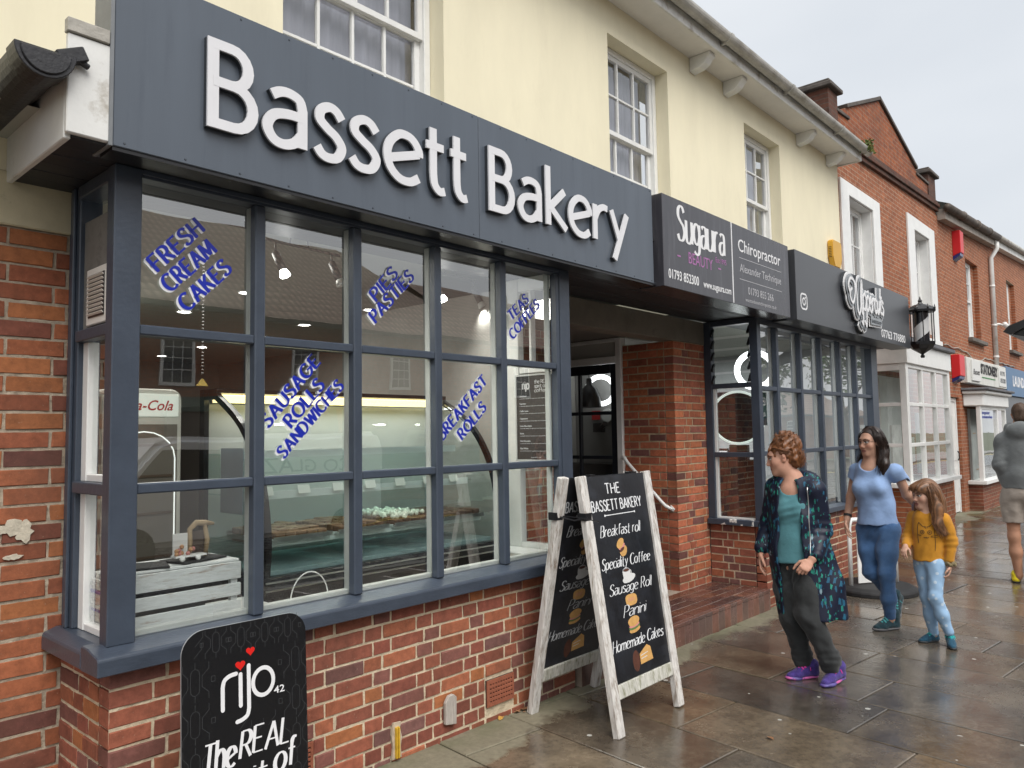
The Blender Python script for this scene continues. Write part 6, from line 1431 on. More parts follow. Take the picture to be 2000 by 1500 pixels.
# parked white van
vn = thing('parked_van', 'white delivery van parked across the street', 'van', (5.6, -7.9, -.16)); b = MB()
prof = [(3.2, .35), (3.2, .95), (3.75, 1.10), (4.35, 1.72), (4.6, 1.80), (8.0, 1.84), (8.15, 1.6), (8.15, .35)]
b.prism(prof, (0, -8.8, -.12), (1, 0, 0), (0, 0, 1), (0, 1, 0), 0, 1.8); b.build('body', mat('van_white', (.72, .73, .74), .25, coat=.5), vn, bevel=.08, seg=3)
b = MB(); b.prism([(4.0, 1.15), (4.42, 1.62), (5.2, 1.62), (5.2, 1.15)], (0, -6.998, -.12), (1, 0, 0), (0, 0, 1), (0, 1, 0), 0, .01); b.build('side_window', M_black2, vn)
for x in (4.0, 7.3):
    for y in (-8.75, -7.2): b = MB(); b.lathe([(.20, 0), (.33, 0), (.34, .05), (.34, .17), (.33, .2)], (x, y, .21), 24, ax='y'); b.build('wheel', M_blackmatt, vn)
P = plane((0, -6.995, 0), (-1, 0, 0), (0, 0, 1), (0, 1, 0)); mb = MB(); font_text(mb, 'ECO GLAZE', lambda u, v, d: (7.6-u, -6.996+d, 1.1+v), .22, 1.9, depth=.004); mb.build('lettering', mat('van_grey', (.2, .22, .25), .5), vn, fix=False)
# street trees on the far side
def tree(name, label, x, y, h, rad, seed, group):
    rnd = random.Random(seed); t = thing(name, label, 'tree', (x, y, 0), group=group)
    b = MB(); top = Vector((x+rnd.uniform(-.2, .2), y, h*.62)); b.tube([(x, y, -.3), (x, y, h*.3), top], [.20, .15, .09], 10)
    tips = []
    for k in range(9):
        a = rnd.uniform(0, 6.28); e = Vector((x+math.cos(a)*rad*rnd.uniform(.4, .8), y+math.sin(a)*rad*rnd.uniform(.4, .8), h*rnd.uniform(.55, .95))); s0 = Vector((x, y, h*rnd.uniform(.3, .6))); b.tube([s0, s0.lerp(e, .5)+Vector((0, 0, .2)), e], [.07, .045, .015], 6); tips.append(e)
    b.build('trunk', mat('bark', (.08, .06, .045), .9, var=.3), t)
    c = MB(); cols = [(.05, .085, .02), (.07, .11, .025), (.04, .07, .02), (.09, .12, .03)]
    for e in tips+[Vector((x, y, h*.8))]*2:
        col = rnd.choice(cols)
        for k in range(230):
            d = Vector((rnd.gauss(0, 1), rnd.gauss(0, 1), rnd.gauss(0, .8))); p = e+d*rad*.22
            u = Vector((rnd.uniform(-1, 1), rnd.uniform(-1, 1), rnd.uniform(-1, 1))).normalized(); v = u.cross(Vector((rnd.random(), rnd.random(), rnd.random()-.5))).normalized(); s = rnd.uniform(.09, .18)
            c.add([p, p+u*s+v*s*.4, p+u*2*s, p+u*s-v*s*.4], [(0, 1, 2, 3)], tuple(q*rnd.uniform(.7, 1.3) for q in col))
    c.build('crown', mat('leaves', (1, 1, 1), .55, attr=True), t, fix=False)
tree('street_tree', 'leafy street tree beside the long low building', 41, -10.5, 7.2, 2.6, 3, None)
tree('street_tree', 'smaller street tree near the pale brick house', 30.5, -11, 4.6, 1.8, 5, None)
t = thing('lamp_post', 'black street lamp post across the street', 'street lamp', (15.6, -10.9, -.1)); b = MB(); b.tube([(15.6, -10.9, -.1), (15.6, -10.9, 5.6)], [.07, .045], 10); b.tube([(15.6, -10.9, 5.2), (16.4, -10.9, 5.4)], .025, 8); b.build('post', M_black, t); b = MB(); b.lathe([(.05, 5.35), (.16, 5.15), (.14, 5.08)], (16.4, -10.9, 0), 12); b.build('lamp_head', M_black, t)
# ================================================================== people: bodies grown as one smooth surface from a distance field
V3 = lambda *a: np.array(a, dtype=np.float32)
class Field:
    def __init__(s, lo, hi, h):
        s.h = h; s.lo = np.array(lo, np.float32)
        s.n = [int(math.ceil((hi[i]-lo[i])/h))+1 for i in range(3)]
        s.ax = [s.lo[i]+h*np.arange(s.n[i], dtype=np.float32) for i in range(3)]
        s.F = np.full(s.n, .5, np.float32)
    def _sl(s, lo, hi):
        out = []
        for i in range(3):
            a = max(0, int(math.floor((lo[i]-s.lo[i])/s.h))); b = min(s.n[i], int(math.ceil((hi[i]-s.lo[i])/s.h))+1)
            if a >= b: return None
            out.append(slice(a, b))
        return tuple(out)
    def _pts(s, sl): return s.ax[0][sl[0]][:, None, None], s.ax[1][sl[1]][None, :, None], s.ax[2][sl[2]][None, None, :]
    def _mix(s, sl, d, k, sub):
        A = s.F[sl]
        if sub: d = -d; h = np.maximum(k-np.abs(A-d), 0)/k; s.F[sl] = np.maximum(A, d)+h*h*k*.25
        else: h = np.maximum(k-np.abs(A-d), 0)/k; s.F[sl] = np.minimum(A, d)-h*h*k*.25
    def cap(s, a, b, ra, rb=None, k=.02, flat=None, sub=False):
        """tapered limb from a to b; flat = (direction, factor) squashes it along that direction"""
        rb = ra if rb is None else rb; a = np.array(a, np.float32); b = np.array(b, np.float32); m = max(ra, rb)*(max(1, flat[1]) if flat else 1)+k+.03
        sl = s._sl(np.minimum(a, b)-m, np.maximum(a, b)+m)
        if sl is None: return s
        X, Y, Z = s._pts(sl); ab = b-a; L2 = float(ab@ab)+1e-9
        t = np.clip(((X-a[0])*ab[0]+(Y-a[1])*ab[1]+(Z-a[2])*ab[2])/L2, 0, 1)
        wx, wy, wz = X-a[0]-t*ab[0], Y-a[1]-t*ab[1], Z-a[2]-t*ab[2]
        q = wx*wx+wy*wy+wz*wz
        if flat:
            d = np.array(flat[0], np.float32); d = d/np.linalg.norm(d); c = wx*d[0]+wy*d[1]+wz*d[2]; q = q+c*c*(1/flat[1]**2-1)
        s._mix(sl, np.sqrt(np.maximum(q, 0))-(ra+(rb-ra)*t), k, sub); return s
    def chain(s, P, r, k=.02, flat=None):
        for i in range(len(P)-1): s.cap(P[i], P[i+1], r[i], r[i+1], k, flat)
        return s
    def ell(s, c, rad, ax=None, k=.02, sub=False):
        c = np.array(c, np.float32); m = max(rad)+k+.03; sl = s._sl(c-m, c+m)
        if sl is None: return s
        X, Y, Z = s._pts(sl); A = np.eye(3) if ax is None else np.array(ax, float)
        dx, dy, dz = X-c[0], Y-c[1], Z-c[2]; q = 0; q2 = 0
        for i in range(3):
            p = dx*A[i][0]+dy*A[i][1]+dz*A[i][2]; q = q+(p/rad[i])**2; q2 = q2+(p/rad[i]**2)**2
        k0 = np.sqrt(q); k1 = np.sqrt(q2)+1e-6
        s._mix(sl, k0*(k0-1)/k1, k, sub); return s
    def wrinkle(s, amp, freq, seed=0, stretch=(1, 1, 1)):
        rnd = random.Random(seed); X, Y, Z = s._pts((slice(None),)*3); W = 0
        for i in range(5):
            d = [rnd.gauss(0, 1)*stretch[j] for j in range(3)]; l = math.sqrt(sum(q*q for q in d)); f = freq*rnd.uniform(.6, 1.7)
            ph = (X*d[0]+Y*d[1]+Z*d[2])*(f/l)+rnd.uniform(0, 6.28)
            W = W+np.sin(ph+1.3*np.sin(X*7.3+Z*9.1+Y*6.2+i))
        s.F += (amp*.45*W).astype(np.float32); return s
    def folds(s, c, r, n, amp, freq, nrm):
        """a few tight creases round the point c"""
        X, Y, Z = s._pts((slice(None),)*3); d2 = (X-c[0])**2+(Y-c[1])**2+(Z-c[2])**2
        s.F += (amp*np.exp(-d2/(r*r))*np.sin((X*nrm[0]+Y*nrm[1]+Z*nrm[2])*freq)).astype(np.float32); return s
    def plane(s, p, n):
        """keeps only the side the normal n points away from"""
        X, Y, Z = s._pts((slice(None),)*3); d = (X-p[0])*n[0]+(Y-p[1])*n[1]+(Z-p[2])*n[2]
        s.F = np.maximum(s.F, d.astype(np.float32)); return s
    def shell(s, t): s.F = np.abs(s.F+t*.5)-t*.5; return s
    def mesh(s):
        F = s.F; ins = F < 0; nx, ny, nz = s.n
        c8 = [ins[i:nx-1+i, j:ny-1+j, k:nz-1+k] for i in (0, 1) for j in (0, 1) for k in (0, 1)]
        sm = sum(c.astype(np.int8) for c in c8); act = (sm > 0) & (sm < 8)
        I = np.argwhere(act); 
        if len(I) == 0: return [], []
        idx = np.full((nx-1, ny-1, nz-1), -1, np.int32); idx[act] = np.arange(len(I))
        acc = np.zeros((len(I), 3), np.float32); cnt = np.zeros(len(I), np.float32)
        off = [(i, j, k) for i in (0, 1) for j in (0, 1) for k in (0, 1)]
        for a in off:
            for ax in range(3):
                if a[ax]: continue
                b = list(a); b[ax] = 1
                fa = F[I[:, 0]+a[0], I[:, 1]+a[1], I[:, 2]+a[2]]; fb = F[I[:, 0]+b[0], I[:, 1]+b[1], I[:, 2]+b[2]]
                m = (fa < 0) != (fb < 0); t = np.where(m, fa/np.where(m, fa-fb, 1), 0)
                p = np.tile(np.array(a, np.float32), (len(I), 1)); p[:, ax] += t
                acc[m] += p[m]; cnt[m] += 1
        v = (I+acc/cnt[:, None])*s.h+s.lo
        faces = []
        for ax in range(3):
            o1, o2 = [(1, 2), (2, 0), (0, 1)][ax]
            sl0 = [slice(None)]*3; sl1 = [slice(None)]*3; sl0[ax] = slice(0, s.n[ax]-1); sl1[ax] = slice(1, s.n[ax])
            A = ins[tuple(sl0)]; B = ins[tuple(sl1)]; E = np.argwhere(A != B)
            E = E[(E[:, o1] > 0) & (E[:, o2] > 0) & (E[:, o1] < s.n[o1]-1) & (E[:, o2] < s.n[o2]-1)]
            if not len(E): continue
            flip = A[E[:, 0], E[:, 1], E[:, 2]]
            q = []
            for (d1, d2) in ((-1, -1), (0, -1), (0, 0), (-1, 0)):
                J = E.copy(); J[:, o1] += d1; J[:, o2] += d2; q.append(idx[J[:, 0], J[:, 1], J[:, 2]])
            q = np.stack(q, 1); q[~flip] = q[~flip][:, ::-1]; faces.append(q)
        return v, np.concatenate(faces)
    def build(s, name, mt, parent, colf=None, smooth_iter=1):
        v, f = s.mesh(); inv = np.array(WM[parent.name].inverted())
        n = len(v)
        for _ in range(smooth_iter):        # light relaxation
            acc = np.zeros_like(v); cnt = np.zeros((n, 1), np.float32)
            for i in range(4):
                np.add.at(acc, f[:, i], v[f[:, (i+1) % 4]]+v[f[:, (i+3) % 4]]); np.add.at(cnt, f[:, i], 2)
            v = .5*v+.5*acc/np.maximum(cnt, 1)
        cols = colf(v) if colf else np.ones((n, 3))
        vl = v@inv[:3, :3].T+inv[:3, 3]
        me = bpy.data.meshes.new(name); me.from_pydata(vl.tolist(), [], f.tolist()); me.materials.append(mt)
        at = me.color_attributes.new('Col', 'FLOAT_COLOR', 'POINT'); at.data.foreach_set('color', np.concatenate([cols, np.ones((n, 1))], 1).astype(np.float32).ravel())
        me.polygons.foreach_set('use_smooth', [True]*len(me.polygons))
        o = bpy.data.objects.new(name, me); COL.objects.link(o); o.parent = parent; return o

def unit(v): v = np.array(v, float); return v/np.linalg.norm(v)
def yawdir(a, p=0): return np.array([math.cos(R(a))*math.cos(R(p)), math.sin(R(a))*math.cos(R(p)), math.sin(R(p))])
class Head:
    def __init__(s, c, yaw, pitch=0, roll=0, sc=1.0):
        s.c = np.array(c, float); s.f = yawdir(yaw, pitch); l = unit(np.cross([0, 0, 1], s.f)); u = np.cross(s.f, l)
        s.l = math.cos(R(roll))*l+math.sin(R(roll))*u; s.u = np.cross(s.f, s.l); s.s = sc
    def p(s, f, l, u): return s.c+(s.f*f+s.l*l+s.u*u)*s.s
    def ax(s): return [s.f, s.l, s.u]
def add_head(F, H, neck, nr=.050, jaw=1.0, shoulders=None):
    S = H.s; A = H.ax(); e = lambda c, r, k=.02, sub=False: F.ell(H.p(*c), [x*S for x in r], A, k*S, sub)
    e((-.012, 0, .030), (.098, .076, .092)); e((.030, 0, -.030), (.060, .064*jaw, .085), .03); e((.030, 0, -.070), (.055, .048*jaw, .045), .03)
    F.cap(H.p(.070, -.012, -.100), H.p(.070, .012, -.100), .020*S, k=.025*S)
    e((.070, 0, .028), (.022, .052, .018), .02)
    for sd in (-1, 1):
        e((.052, sd*.042, -.026), (.030, .026, .028), .025)
        e((.098, sd*.032, .006), (.022, .019, .013), .014, True)
        e((.072, sd*.031, .005), (.017, .017, .015), .004)
        e((-.002, sd*.074, -.008), (.017, .009, .031), .006); e((-.004, sd*.085, .006), (.012, .006, .016), .005)
    F.cap(H.p(.084, 0, .012), H.p(.104, 0, -.030), .008*S, .0125*S, k=.014*S)
    for sd in (-1, 1): F.ell(H.p(.094, sd*.011, -.036), [.010*S, .008*S, .007*S], A, .006*S)
    e((.082, 0, -.062), (.013, .024, .0065), .008); e((.080, 0, -.076), (.013, .020, .0075), .008); e((.098, 0, -.0685), (.016, .023, .0016), .003, True)
    F.cap(H.p(.0, 0, -.055), neck, nr*1.02*S, nr*1.05, k=.03); F.cap(H.p(.02, 0, -.075), neck, nr*.9*S, nr, k=.03)
def head_colour(H, skin, lip=(.30, .10, .085), brow=(.06, .035, .025)):
    skin = np.array(skin)
    def f(v):
        d = v-H.c; a, b, u = d@H.f/H.s, d@H.l/H.s, d@H.u/H.s
        c = np.tile(skin, (len(v), 1)); rnd = np.sin(v[:, 0]*97+v[:, 2]*71)*np.sin(v[:, 1]*83)*.04; c = c*(1+rnd[:, None])
        def put(m, col): 
            m = np.clip(m, 0, 1)[:, None]; c[:] = c*(1-m)+np.array(col)*m
        inh = (np.abs(u) < .14) & (a > .02) & (np.abs(b) < .09)
        put(np.exp(-(((np.abs(b)-.042)/.022)**2+((u+.030)/.022)**2))*.38*inh, skin*np.array([1.12, .72, .68]))
        put(np.exp(-((b/.014)**2+((u+.034)/.014)**2))*.30*inh*(a > .08), skin*np.array([1.1, .72, .68]))
        put(((np.abs(b) < .024) & (np.abs(u+.069) < .0125*np.sqrt(np.maximum(0, 1-(b/.025)**2))+.0015) & (a > .07))*.8, lip)
        put(((np.abs(b) < .020) & (np.abs(u+.0685) < .0022) & (a > .07))*.8, (.07, .02, .02))
        ab = np.abs(b)-.032
        put(((ab/.0185)**2+((u-.0055)/.0085)**2 < 1)*(a > .05)*1.0, (.55, .53, .50))
        put((((ab+.002)/.0075)**2+((u-.0055)/.0078)**2 < 1)*(a > .05)*1.0, (.035, .025, .02))
        put((np.abs(u-.0125+ab*ab*9) < .0032)*(np.abs(ab) < .021)*(a > .05)*.9, (.03, .02, .018))
        put((np.abs(u-.0285+ab*ab*14+ab*.1) < .0045)*(np.abs(ab) < .024)*(a > .05)*.85, brow)
        ear = np.exp(-(((np.abs(b)-.078)/.012)**2+((a+.002)/.016)**2+((u+.006)/.03)**2)); put(ear*.25, skin*np.array([1.1, .70, .66]))
        return c
    return f
def add_hand(F, wrist, d, nrm, side, S=1.0, curl=.5, spread=.25, cur2=None):
    """five separate fingers; d = pointing direction, nrm = back of the hand, side = thumb side direction"""
    d, nrm = unit(d), np.array(nrm, float); nrm = unit(nrm-d*(nrm@d)); sd = np.cross(d, nrm); sd = sd if sd@np.array(side, float) > 0 else -sd
    w = np.array(wrist, float); k = .006*S
    F.cap(w, w+d*.03*S, .024*S, .026*S, k=.02, flat=(nrm, .75)); palm = w+d*.055*S
    F.ell(palm, [.046*S, .038*S, .015*S], [d, sd, nrm], .012*S)
    L = [(.036, .024, .020), (.041, .027, .021), (.038, .025, .021), (.029, .019, .018)]
    for i in range(4):
        off = (.027-.018*i)*S; base = w+d*(.090-.004*abs(i-1))*S+sd*off; c = curl*(1+.12*i); a = 0; p = base; dd = unit(d+sd*spread*(.5-.33*i)*.5); r = (.0088-.0006*(i == 3)-.0003*i)*S
        F.cap(w+d*.06*S+sd*off*.9, base, .0105*S, r*1.05, k=k)
        for j in range(3):
            a += c*(.75, .9, .6)[j]; q = dd*math.cos(a)-nrm*math.sin(a); p2 = p+q*L[i][j]*S
            F.cap(p, p2, r*(1-.10*j), r*(.92-.10*j), k=.0025*S); p = p2
    tb = w+d*.028*S+sd*.026*S; t1 = tb+(d*.62+sd*.62-nrm*.35)*.040*S; t2 = t1+(d*.85+sd*.22-nrm*(.3+curl*.4))*.034*S; t3 = t2+(d*.9-sd*.05-nrm*(.3+curl*.4))*.024*S
    F.cap(tb, t1, .0145*S, .0115*S, k=.010*S); F.cap(t1, t2, .0112*S, .0100*S, k=.004); F.cap(t2, t3, .0098*S, .0080*S, k=.003)
def box_of(P, m): P = np.array(P); return P.min(0)-m, P.max(0)+m
def skin_mat(name):
    m = mat(name, (1, 1, 1), .58, attr=True, var=.05, vscale=60, bump=.05, bscale=300, spec=.35)
    b = m.node_tree.nodes['Principled BSDF']; b.inputs['Subsurface Weight'].default_value = .04; b.inputs['Subsurface Radius'].default_value = (.012, .005, .003); return m
M_skin = skin_mat('skin')
def cloth(name, col, rough=.85, var=.14, vscale=7, bump=.25, bscale=45, weave=0, stretch=None, **k):
    m = mat(name, col, rough, var=var, vscale=vscale, bump=min(1, bump*2.2), bscale=bscale*.38 if bscale < 100 else bscale, spec=.25, stretch=stretch, **k)
    b = m.node_tree.nodes['Principled BSDF']; b.inputs['Sheen Weight'].default_value = .15; b.inputs['Sheen Roughness'].default_value = .5; return m
def strands(name, m, parent, roots, seed, r=.0035, n=6):
    roots = [(a, b, c*2, d, e) for a, b, c, d, e in roots]; r = r*.75
    """locks of hair: each root is (list of guide points, spread, count, curl amplitude, curl frequency)"""
    rnd = random.Random(seed); mb = MB()
    for G_, spread, cnt, ca, cf in roots:
        G_ = [np.array(g, float) for g in G_]
        for _ in range(cnt):
            o = np.array([rnd.gauss(0, spread) for _ in range(3)]); o2 = np.array([rnd.gauss(0, spread*.6) for _ in range(3)]); ph = rnd.uniform(0, 6.28); P = []
            end = rnd.uniform(.75, 1.0); m_ = n*(len(G_)-1)
            for i in range(m_+1):
                t = i/m_*(len(G_)-1)*end; j = min(int(t), len(G_)-2); u = t-j
                p0, p1, p2, p3 = G_[max(j-1, 0)], G_[j], G_[j+1], G_[min(j+2, len(G_)-1)]
                q = .5*(2*p1+(p2-p0)*u+(2*p0-5*p1+4*p2-p3)*u*u+(p3-3*p2+3*p1-p0)*u**3)
                s_ = i/m_; q = q+o*(.45+.55*s_)+o2*s_+np.array([math.sin(cf*s_+ph), math.cos(cf*s_*1.1+ph), .4*math.sin(cf*s_*.9+ph)])*ca*(.4+.6*s_)
                P.append(tuple(q))
            c = rnd.uniform(.65, 1.45); mb.tube(P, [r*rnd.uniform(.7, 1.3)*(1-.55*i/m_) for i in range(m_+1)], 4, False, (c, c, c))
    return mb.build(name, m, parent, smooth=True, fix=False)
def ribbon_on(parent, target, name, m, lines, O, U, V, D, w=.004, d=.0015):
    """draws lines on a garment: 2-D points in the sheet O,U,V are dropped along D on to the cloth"""
    me = target.data; inv = WM[parent.name].inverted(); W_ = WM[parent.name]
    bv = BVHTree.FromPolygons([v.co for v in me.vertices], [tuple(p.vertices) for p in me.polygons]); R3 = inv.to_3x3(); mb = MB()
    for P in lines:
        Q = []
        for (x, y) in P:
            o = inv @ (Vector(O)+Vector(U)*x+Vector(V)*y); hit = bv.ray_cast(o, R3 @ Vector(D))
            if hit[0]: Q.append(tuple(W_ @ (hit[0]+hit[1]*d)))
        if len(Q) > 1: mb.tube(Q, w*.5, 6)
    if mb.v: return mb.build(name, m, parent, smooth=True)

def shoe(t, heel, toe, sc, upper, sole, lace, label=None, boot=False, ankle=None, strap=None, tongue=None):
    """lace-up shoe: sole, upper, laces; heel and toe are ground points"""
    h = np.array(heel, float); e = np.array(toe, float); d = unit(e-h); up = unit(np.array([0, 0, 1])-d*d[2]); s = np.cross(d, up); L = .275*sc; h = e-d*L
    lo, hi = box_of([h, e, h+up*.17*sc], .09)
    P = lambda f, l, u: h+d*f*L+s*l*sc+up*u*sc
    F = Field(lo, hi, .0045)
    F.chain([P(.17, 0, .014), P(.45, .002, .013), P(.72, .004, .013), P(.88, .004, .018)], [.036*sc, .034*sc, .046*sc, .036*sc], k=.02, flat=(up, .42)); F.plane(P(0, 0, -.002), -up)
    so = F.build('sole', sole, t)
    F = Field(lo, hi, .0045)
    F.chain([P(.17, 0, .040), P(.42, .002, .045), P(.66, .004, .036), P(.86, .004, .030)], [.036*sc, .036*sc, .041*sc, .030*sc], k=.02, flat=(up, .80))
    F.cap(P(.17, 0, .05), P(.20, 0, .140 if boot else .098), .036*sc, .046*sc, k=.02); F.cap(P(.26, 0, .110 if boot else .088), P(.58, 0, .058), .036*sc, .030*sc, k=.02)
    F.plane(P(0, 0, .016), -up); F.wrinkle(.0012, 120, 3)
    u_ = F.build('shoe', upper, t); 
    if label: u_['label'] = label
    so.parent = u_
    mb = MB()
    for k in range(5):
        f = .40+.065*k; z = .110-.012*k if not boot else .128-.015*k
        a, b = P(f, -.028, z-.012), P(f, .028, z-.012); c = P(f+.012, 0, z+.008)
        mb.tube([tuple(a), tuple(c), tuple(b)], .0088*sc, 6)
    mb.tube([tuple(P(.36, 0, .092)), tuple(P(.33, .03, .10)), tuple(P(.36, .05, .075))], .003*sc, 5); mb.tube([tuple(P(.36, 0, .092)), tuple(P(.34, -.03, .098)), tuple(P(.37, -.05, .07))], .003*sc, 5)
    l = mb.build('laces', lace, t, smooth=True); l.parent = u_
    if strap:
        mb = MB(); pts = [tuple(P(.30, .040*math.cos(a), .085+.034*math.sin(a))) for a in np.linspace(-.5, 3.64, 14)]; 
        for i in range(len(pts)-1): mb.bar(pts[i], pts[i+1], .024*sc, .006)
        for q in (-.035, .035): pass
        l = mb.build('strap', strap, t); l.parent = u_
    return u_
# ------------------------------------------------------------------ woman in the leaf-print coat
def woman_coat():
    t = thing('person', 'woman in a navy leaf print raincoat, teal top and purple trainers looking into the shops', 'person', (5.19, -1.05, G(5.2)))
    N = lambda *a: np.array(a, float)
    gz = G(5.2)
    neck = N(5.20, -1.045, 1.325); shR = N(5.235, -.905, 1.262); shL = N(5.20, -1.195, 1.26); elR = N(5.235, -.858, .985); wrR = N(5.150, -.825, .815); elL = N(5.245, -1.205, .975); wrL = N(5.085, -1.205, .805)
    pel = N(5.19, -1.045, .77); hipR = N(5.205, -.965, .72); hipL = N(5.18, -1.12, .72); knR = N(5.180, -1.005, .39); anR = N(5.245, -1.045, .05); knL = N(5.115, -1.15, .42); anL = N(5.205, -1.245, .075)
    fwd = yawdir(190); left = N(math.cos(R(280)), math.sin(R(280)), 0)
    H = Head((5.165, -.99, 1.462), 118, -12, 3, .98)
    skin = (.50, .27, .19)
    F = Field(*box_of([H.c+N(0, 0, .14), pel, hipR, hipL, knR, anR-N(0, 0, .05), anL, elR, elL, wrR-N(.1, 0, .2), wrL-N(.15, 0, .1), knL], .16), .0046)
    add_head(F, H, neck, .050); F.cap(neck-N(0, 0, .0), neck-N(0, 0, .07)+fwd*.012, .054, .062, k=.03); F.ell(neck-N(0, 0, .10), [.065, .135, .06], [fwd, left, (0, 0, 1)], .04)
    for c in ((shR, elR, wrR), (shL, elL, wrL)): F.chain(c, [.050, .038, .026], k=.03)
    F.cap(neck-N(0, 0, .1), pel, .10, .11, k=.05, flat=(fwd, .8)); F.chain([hipR, knR, anR], [.075, .052, .036], k=.04); F.chain([hipL, knL, anL], [.075, .052, .036], k=.04)
    for a in (anR, anL): F.cap(a, a-N(0, 0, .025), .030, .026, k=.02)
    add_hand(F, wrR-N(.004, 0, .01), (-.28, .02, -1), (-.3, .9, .1), (-1, 0, 0), .95, .35, .5); add_hand(F, wrL-N(.01, -.01, .015), (-.85, .35, -.65), (-.5, -.5, .65), (-.1, .9, .3), .95, 1.0, .2)
    F.build('body', M_skin, t, head_colour(H, skin), 1)
    # trousers
    M_tr = cloth('charcoal_trousers', (.030, .032, .033), .9, .22, 9, .35, 40)
    F = Field(*box_of([pel+N(0, 0, .12), hipR, hipL, knR, anR-N(0, 0, .03), anL, knL], .14), .006)
    F.cap(pel+N(0, 0, .07), pel, .105, .122, k=.05, flat=(fwd, .72)); F.chain([hipR, hipR*.5+knR*.5, knR, anR+N(0, 0, .06), anR+N(0, 0, .015)], [.098, .090, .074, .062, .054], k=.04); F.chain([hipL, hipL*.5+knL*.5, knL, anL+N(0, 0, .06), anL+N(0, 0, .015)], [.098, .090, .076, .064, .056], k=.04)
    F.wrinkle(.0045, 55, 4, (1, 1, .8)); 
    for c in (anR, anL): F.folds(c+N(0, 0, .07), .08, 1, .005, 150, (.3, .2, 1))
    F.folds(pel-N(0, 0, .06)+fwd*.1, .09, 1, .005, 120, (.2, .9, .6)); F.build('trousers', M_tr, t)
    # teal top
    F = Field(*box_of([neck, shR, shL, pel-N(0, 0, .05)], .20), .006)
    F.cap(shR+left*.02-N(0, 0, .03), shL-left*.02-N(0, 0, .03), .062, k=.06); F.chain([neck-N(0, 0, .09), neck-N(0, 0, .24), pel+N(0, 0, .15), pel+N(0, 0, .0)], [.12, .134, .130, .150], k=.05, flat=(fwd, .80))
    for sd in (-1, 1): F.ell(neck-N(0, 0, .22)+fwd*.066+left*sd*.048, [.052, .050, .07], [fwd, left, (0, 0, 1)], .05)
    F.plane(pel-N(0, 0, .015), (0, 0, -1)); F.ell(neck-N(0, 0, .01)+fwd*.055, [.075, .085, .115], [fwd, left, (0, 0, 1)], .012, True); F.ell(neck+N(0, 0, .04), [.085, .085, .08], [fwd, left, (0, 0, 1)], .012, True)
    F.wrinkle(.0035, 45, 9, (1, 1, .35)); F.folds(neck-N(0, 0, .22)+fwd*.15, .08, 1, .003, 130, (0, .3, 1)); F.build('top', cloth('teal_jersey', (.072, .195, .22), .85, .12, 6, .2, 60), t)
    # coat: an open shell with sleeves and a hood lying on the shoulders
    m = bpy.data.materials.new('leaf_print_cloth'); m.use_nodes = True; Nn, L = nodes(m); b = Nn['Principled BSDF']; tc = Nn.new('ShaderNodeTexCoord'); cur = None
    base = Nn.new('ShaderNodeRGB'); base.outputs[0].default_value = (.005, .008, .024, 1); cur = base.outputs[0]
    for i, (rot, sc, thr, cols) in enumerate((((.3, .5, .9), (17, 38, 13), .62, ((.01, .05, .11), (.02, .13, .20))), ((1.0, .2, -.7), (18, 42, 14), .56, ((.010, .12, .10), (.016, .20, .165))), ((-.6, .9, .4), (19, 44, 14), .50, ((.012, .14, .11), (.028, .30, .22))), ((.2, -.8, 1.6), (13, 30, 10), .40, ((.30, .36, .36), (.06, .16, .26))))):
        mp = Nn.new('ShaderNodeMapping'); mp.inputs['Rotation'].default_value = rot; mp.inputs['Scale'].default_value = sc; L.new(tc.outputs['Object'], mp.inputs['Vector'])
        v = Nn.new('ShaderNodeTexVoronoi'); v.inputs['Scale'].default_value = 1.0; v.inputs['Randomness'].default_value = .9; v.distance = 'MINKOWSKI'; v.inputs['Exponent'].default_value = .72; L.new(mp.outputs[0], v.inputs['Vector'])
        lt = Nn.new('ShaderNodeMath'); lt.operation = 'LESS_THAN'; lt.inputs[1].default_value = thr; L.new(v.outputs['Distance'], lt.inputs[0])
        wv = Nn.new('ShaderNodeTexWave'); wv.inputs['Scale'].default_value = 3.5; L.new(mp.outputs[0], wv.inputs['Vector'])
        cr = Nn.new('ShaderNodeMix'); cr.data_type = 'RGBA'; L.new(wv.outputs['Fac'], cr.inputs['Factor']); cr.inputs['A'].default_value = (*cols[0], 1); cr.inputs['B'].default_value = (*cols[1], 1)
        nz_ = Nn.new('ShaderNodeTexNoise'); nz_.inputs['Scale'].default_value = 7+i; L.new(tc.outputs['Object'], nz_.inputs['Vector']); g = Nn.new('ShaderNodeMath'); g.operation = 'GREATER_THAN'; g.inputs[1].default_value = (.40, .46, .49, .54)[i]; L.new(nz_.outputs['Fac'], g.inputs[0])
        ml = Nn.new('ShaderNodeMath'); ml.operation = 'MULTIPLY'; L.new(lt.outputs[0], ml.inputs[0]); L.new(g.outputs[0], ml.inputs[1])
        mx = Nn.new('ShaderNodeMix'); mx.data_type = 'RGBA'; L.new(ml.outputs[0], mx.inputs['Factor']); L.new(cur, mx.inputs['A']); L.new(cr.outputs['Result'], mx.inputs['B']); cur = mx.outputs['Result']
    L.new(cur, b.inputs['Base Color']); b.inputs['Roughness'].default_value = .5; b.inputs['Specular IOR Level'].default_value = .35
    hemc = N(5.235, -1.09, .40)
    F = Field(*box_of([neck+N(0, 0, .06), shR, shL, elR, elL, wrR, wrL, hemc, hemc+left*.25, hemc-left*.2], .16), .0062)
    F.cap(shR-N(0, .012, .01), shL-N(0, -.012, .01), .070, k=.05)
    F.chain([neck-N(0, 0, .10), neck-N(0, 0, .30), pel+N(.0, -.01, .05), hemc+left*.03], [.150, .163, .168, .215], k=.05, flat=(fwd, .80))
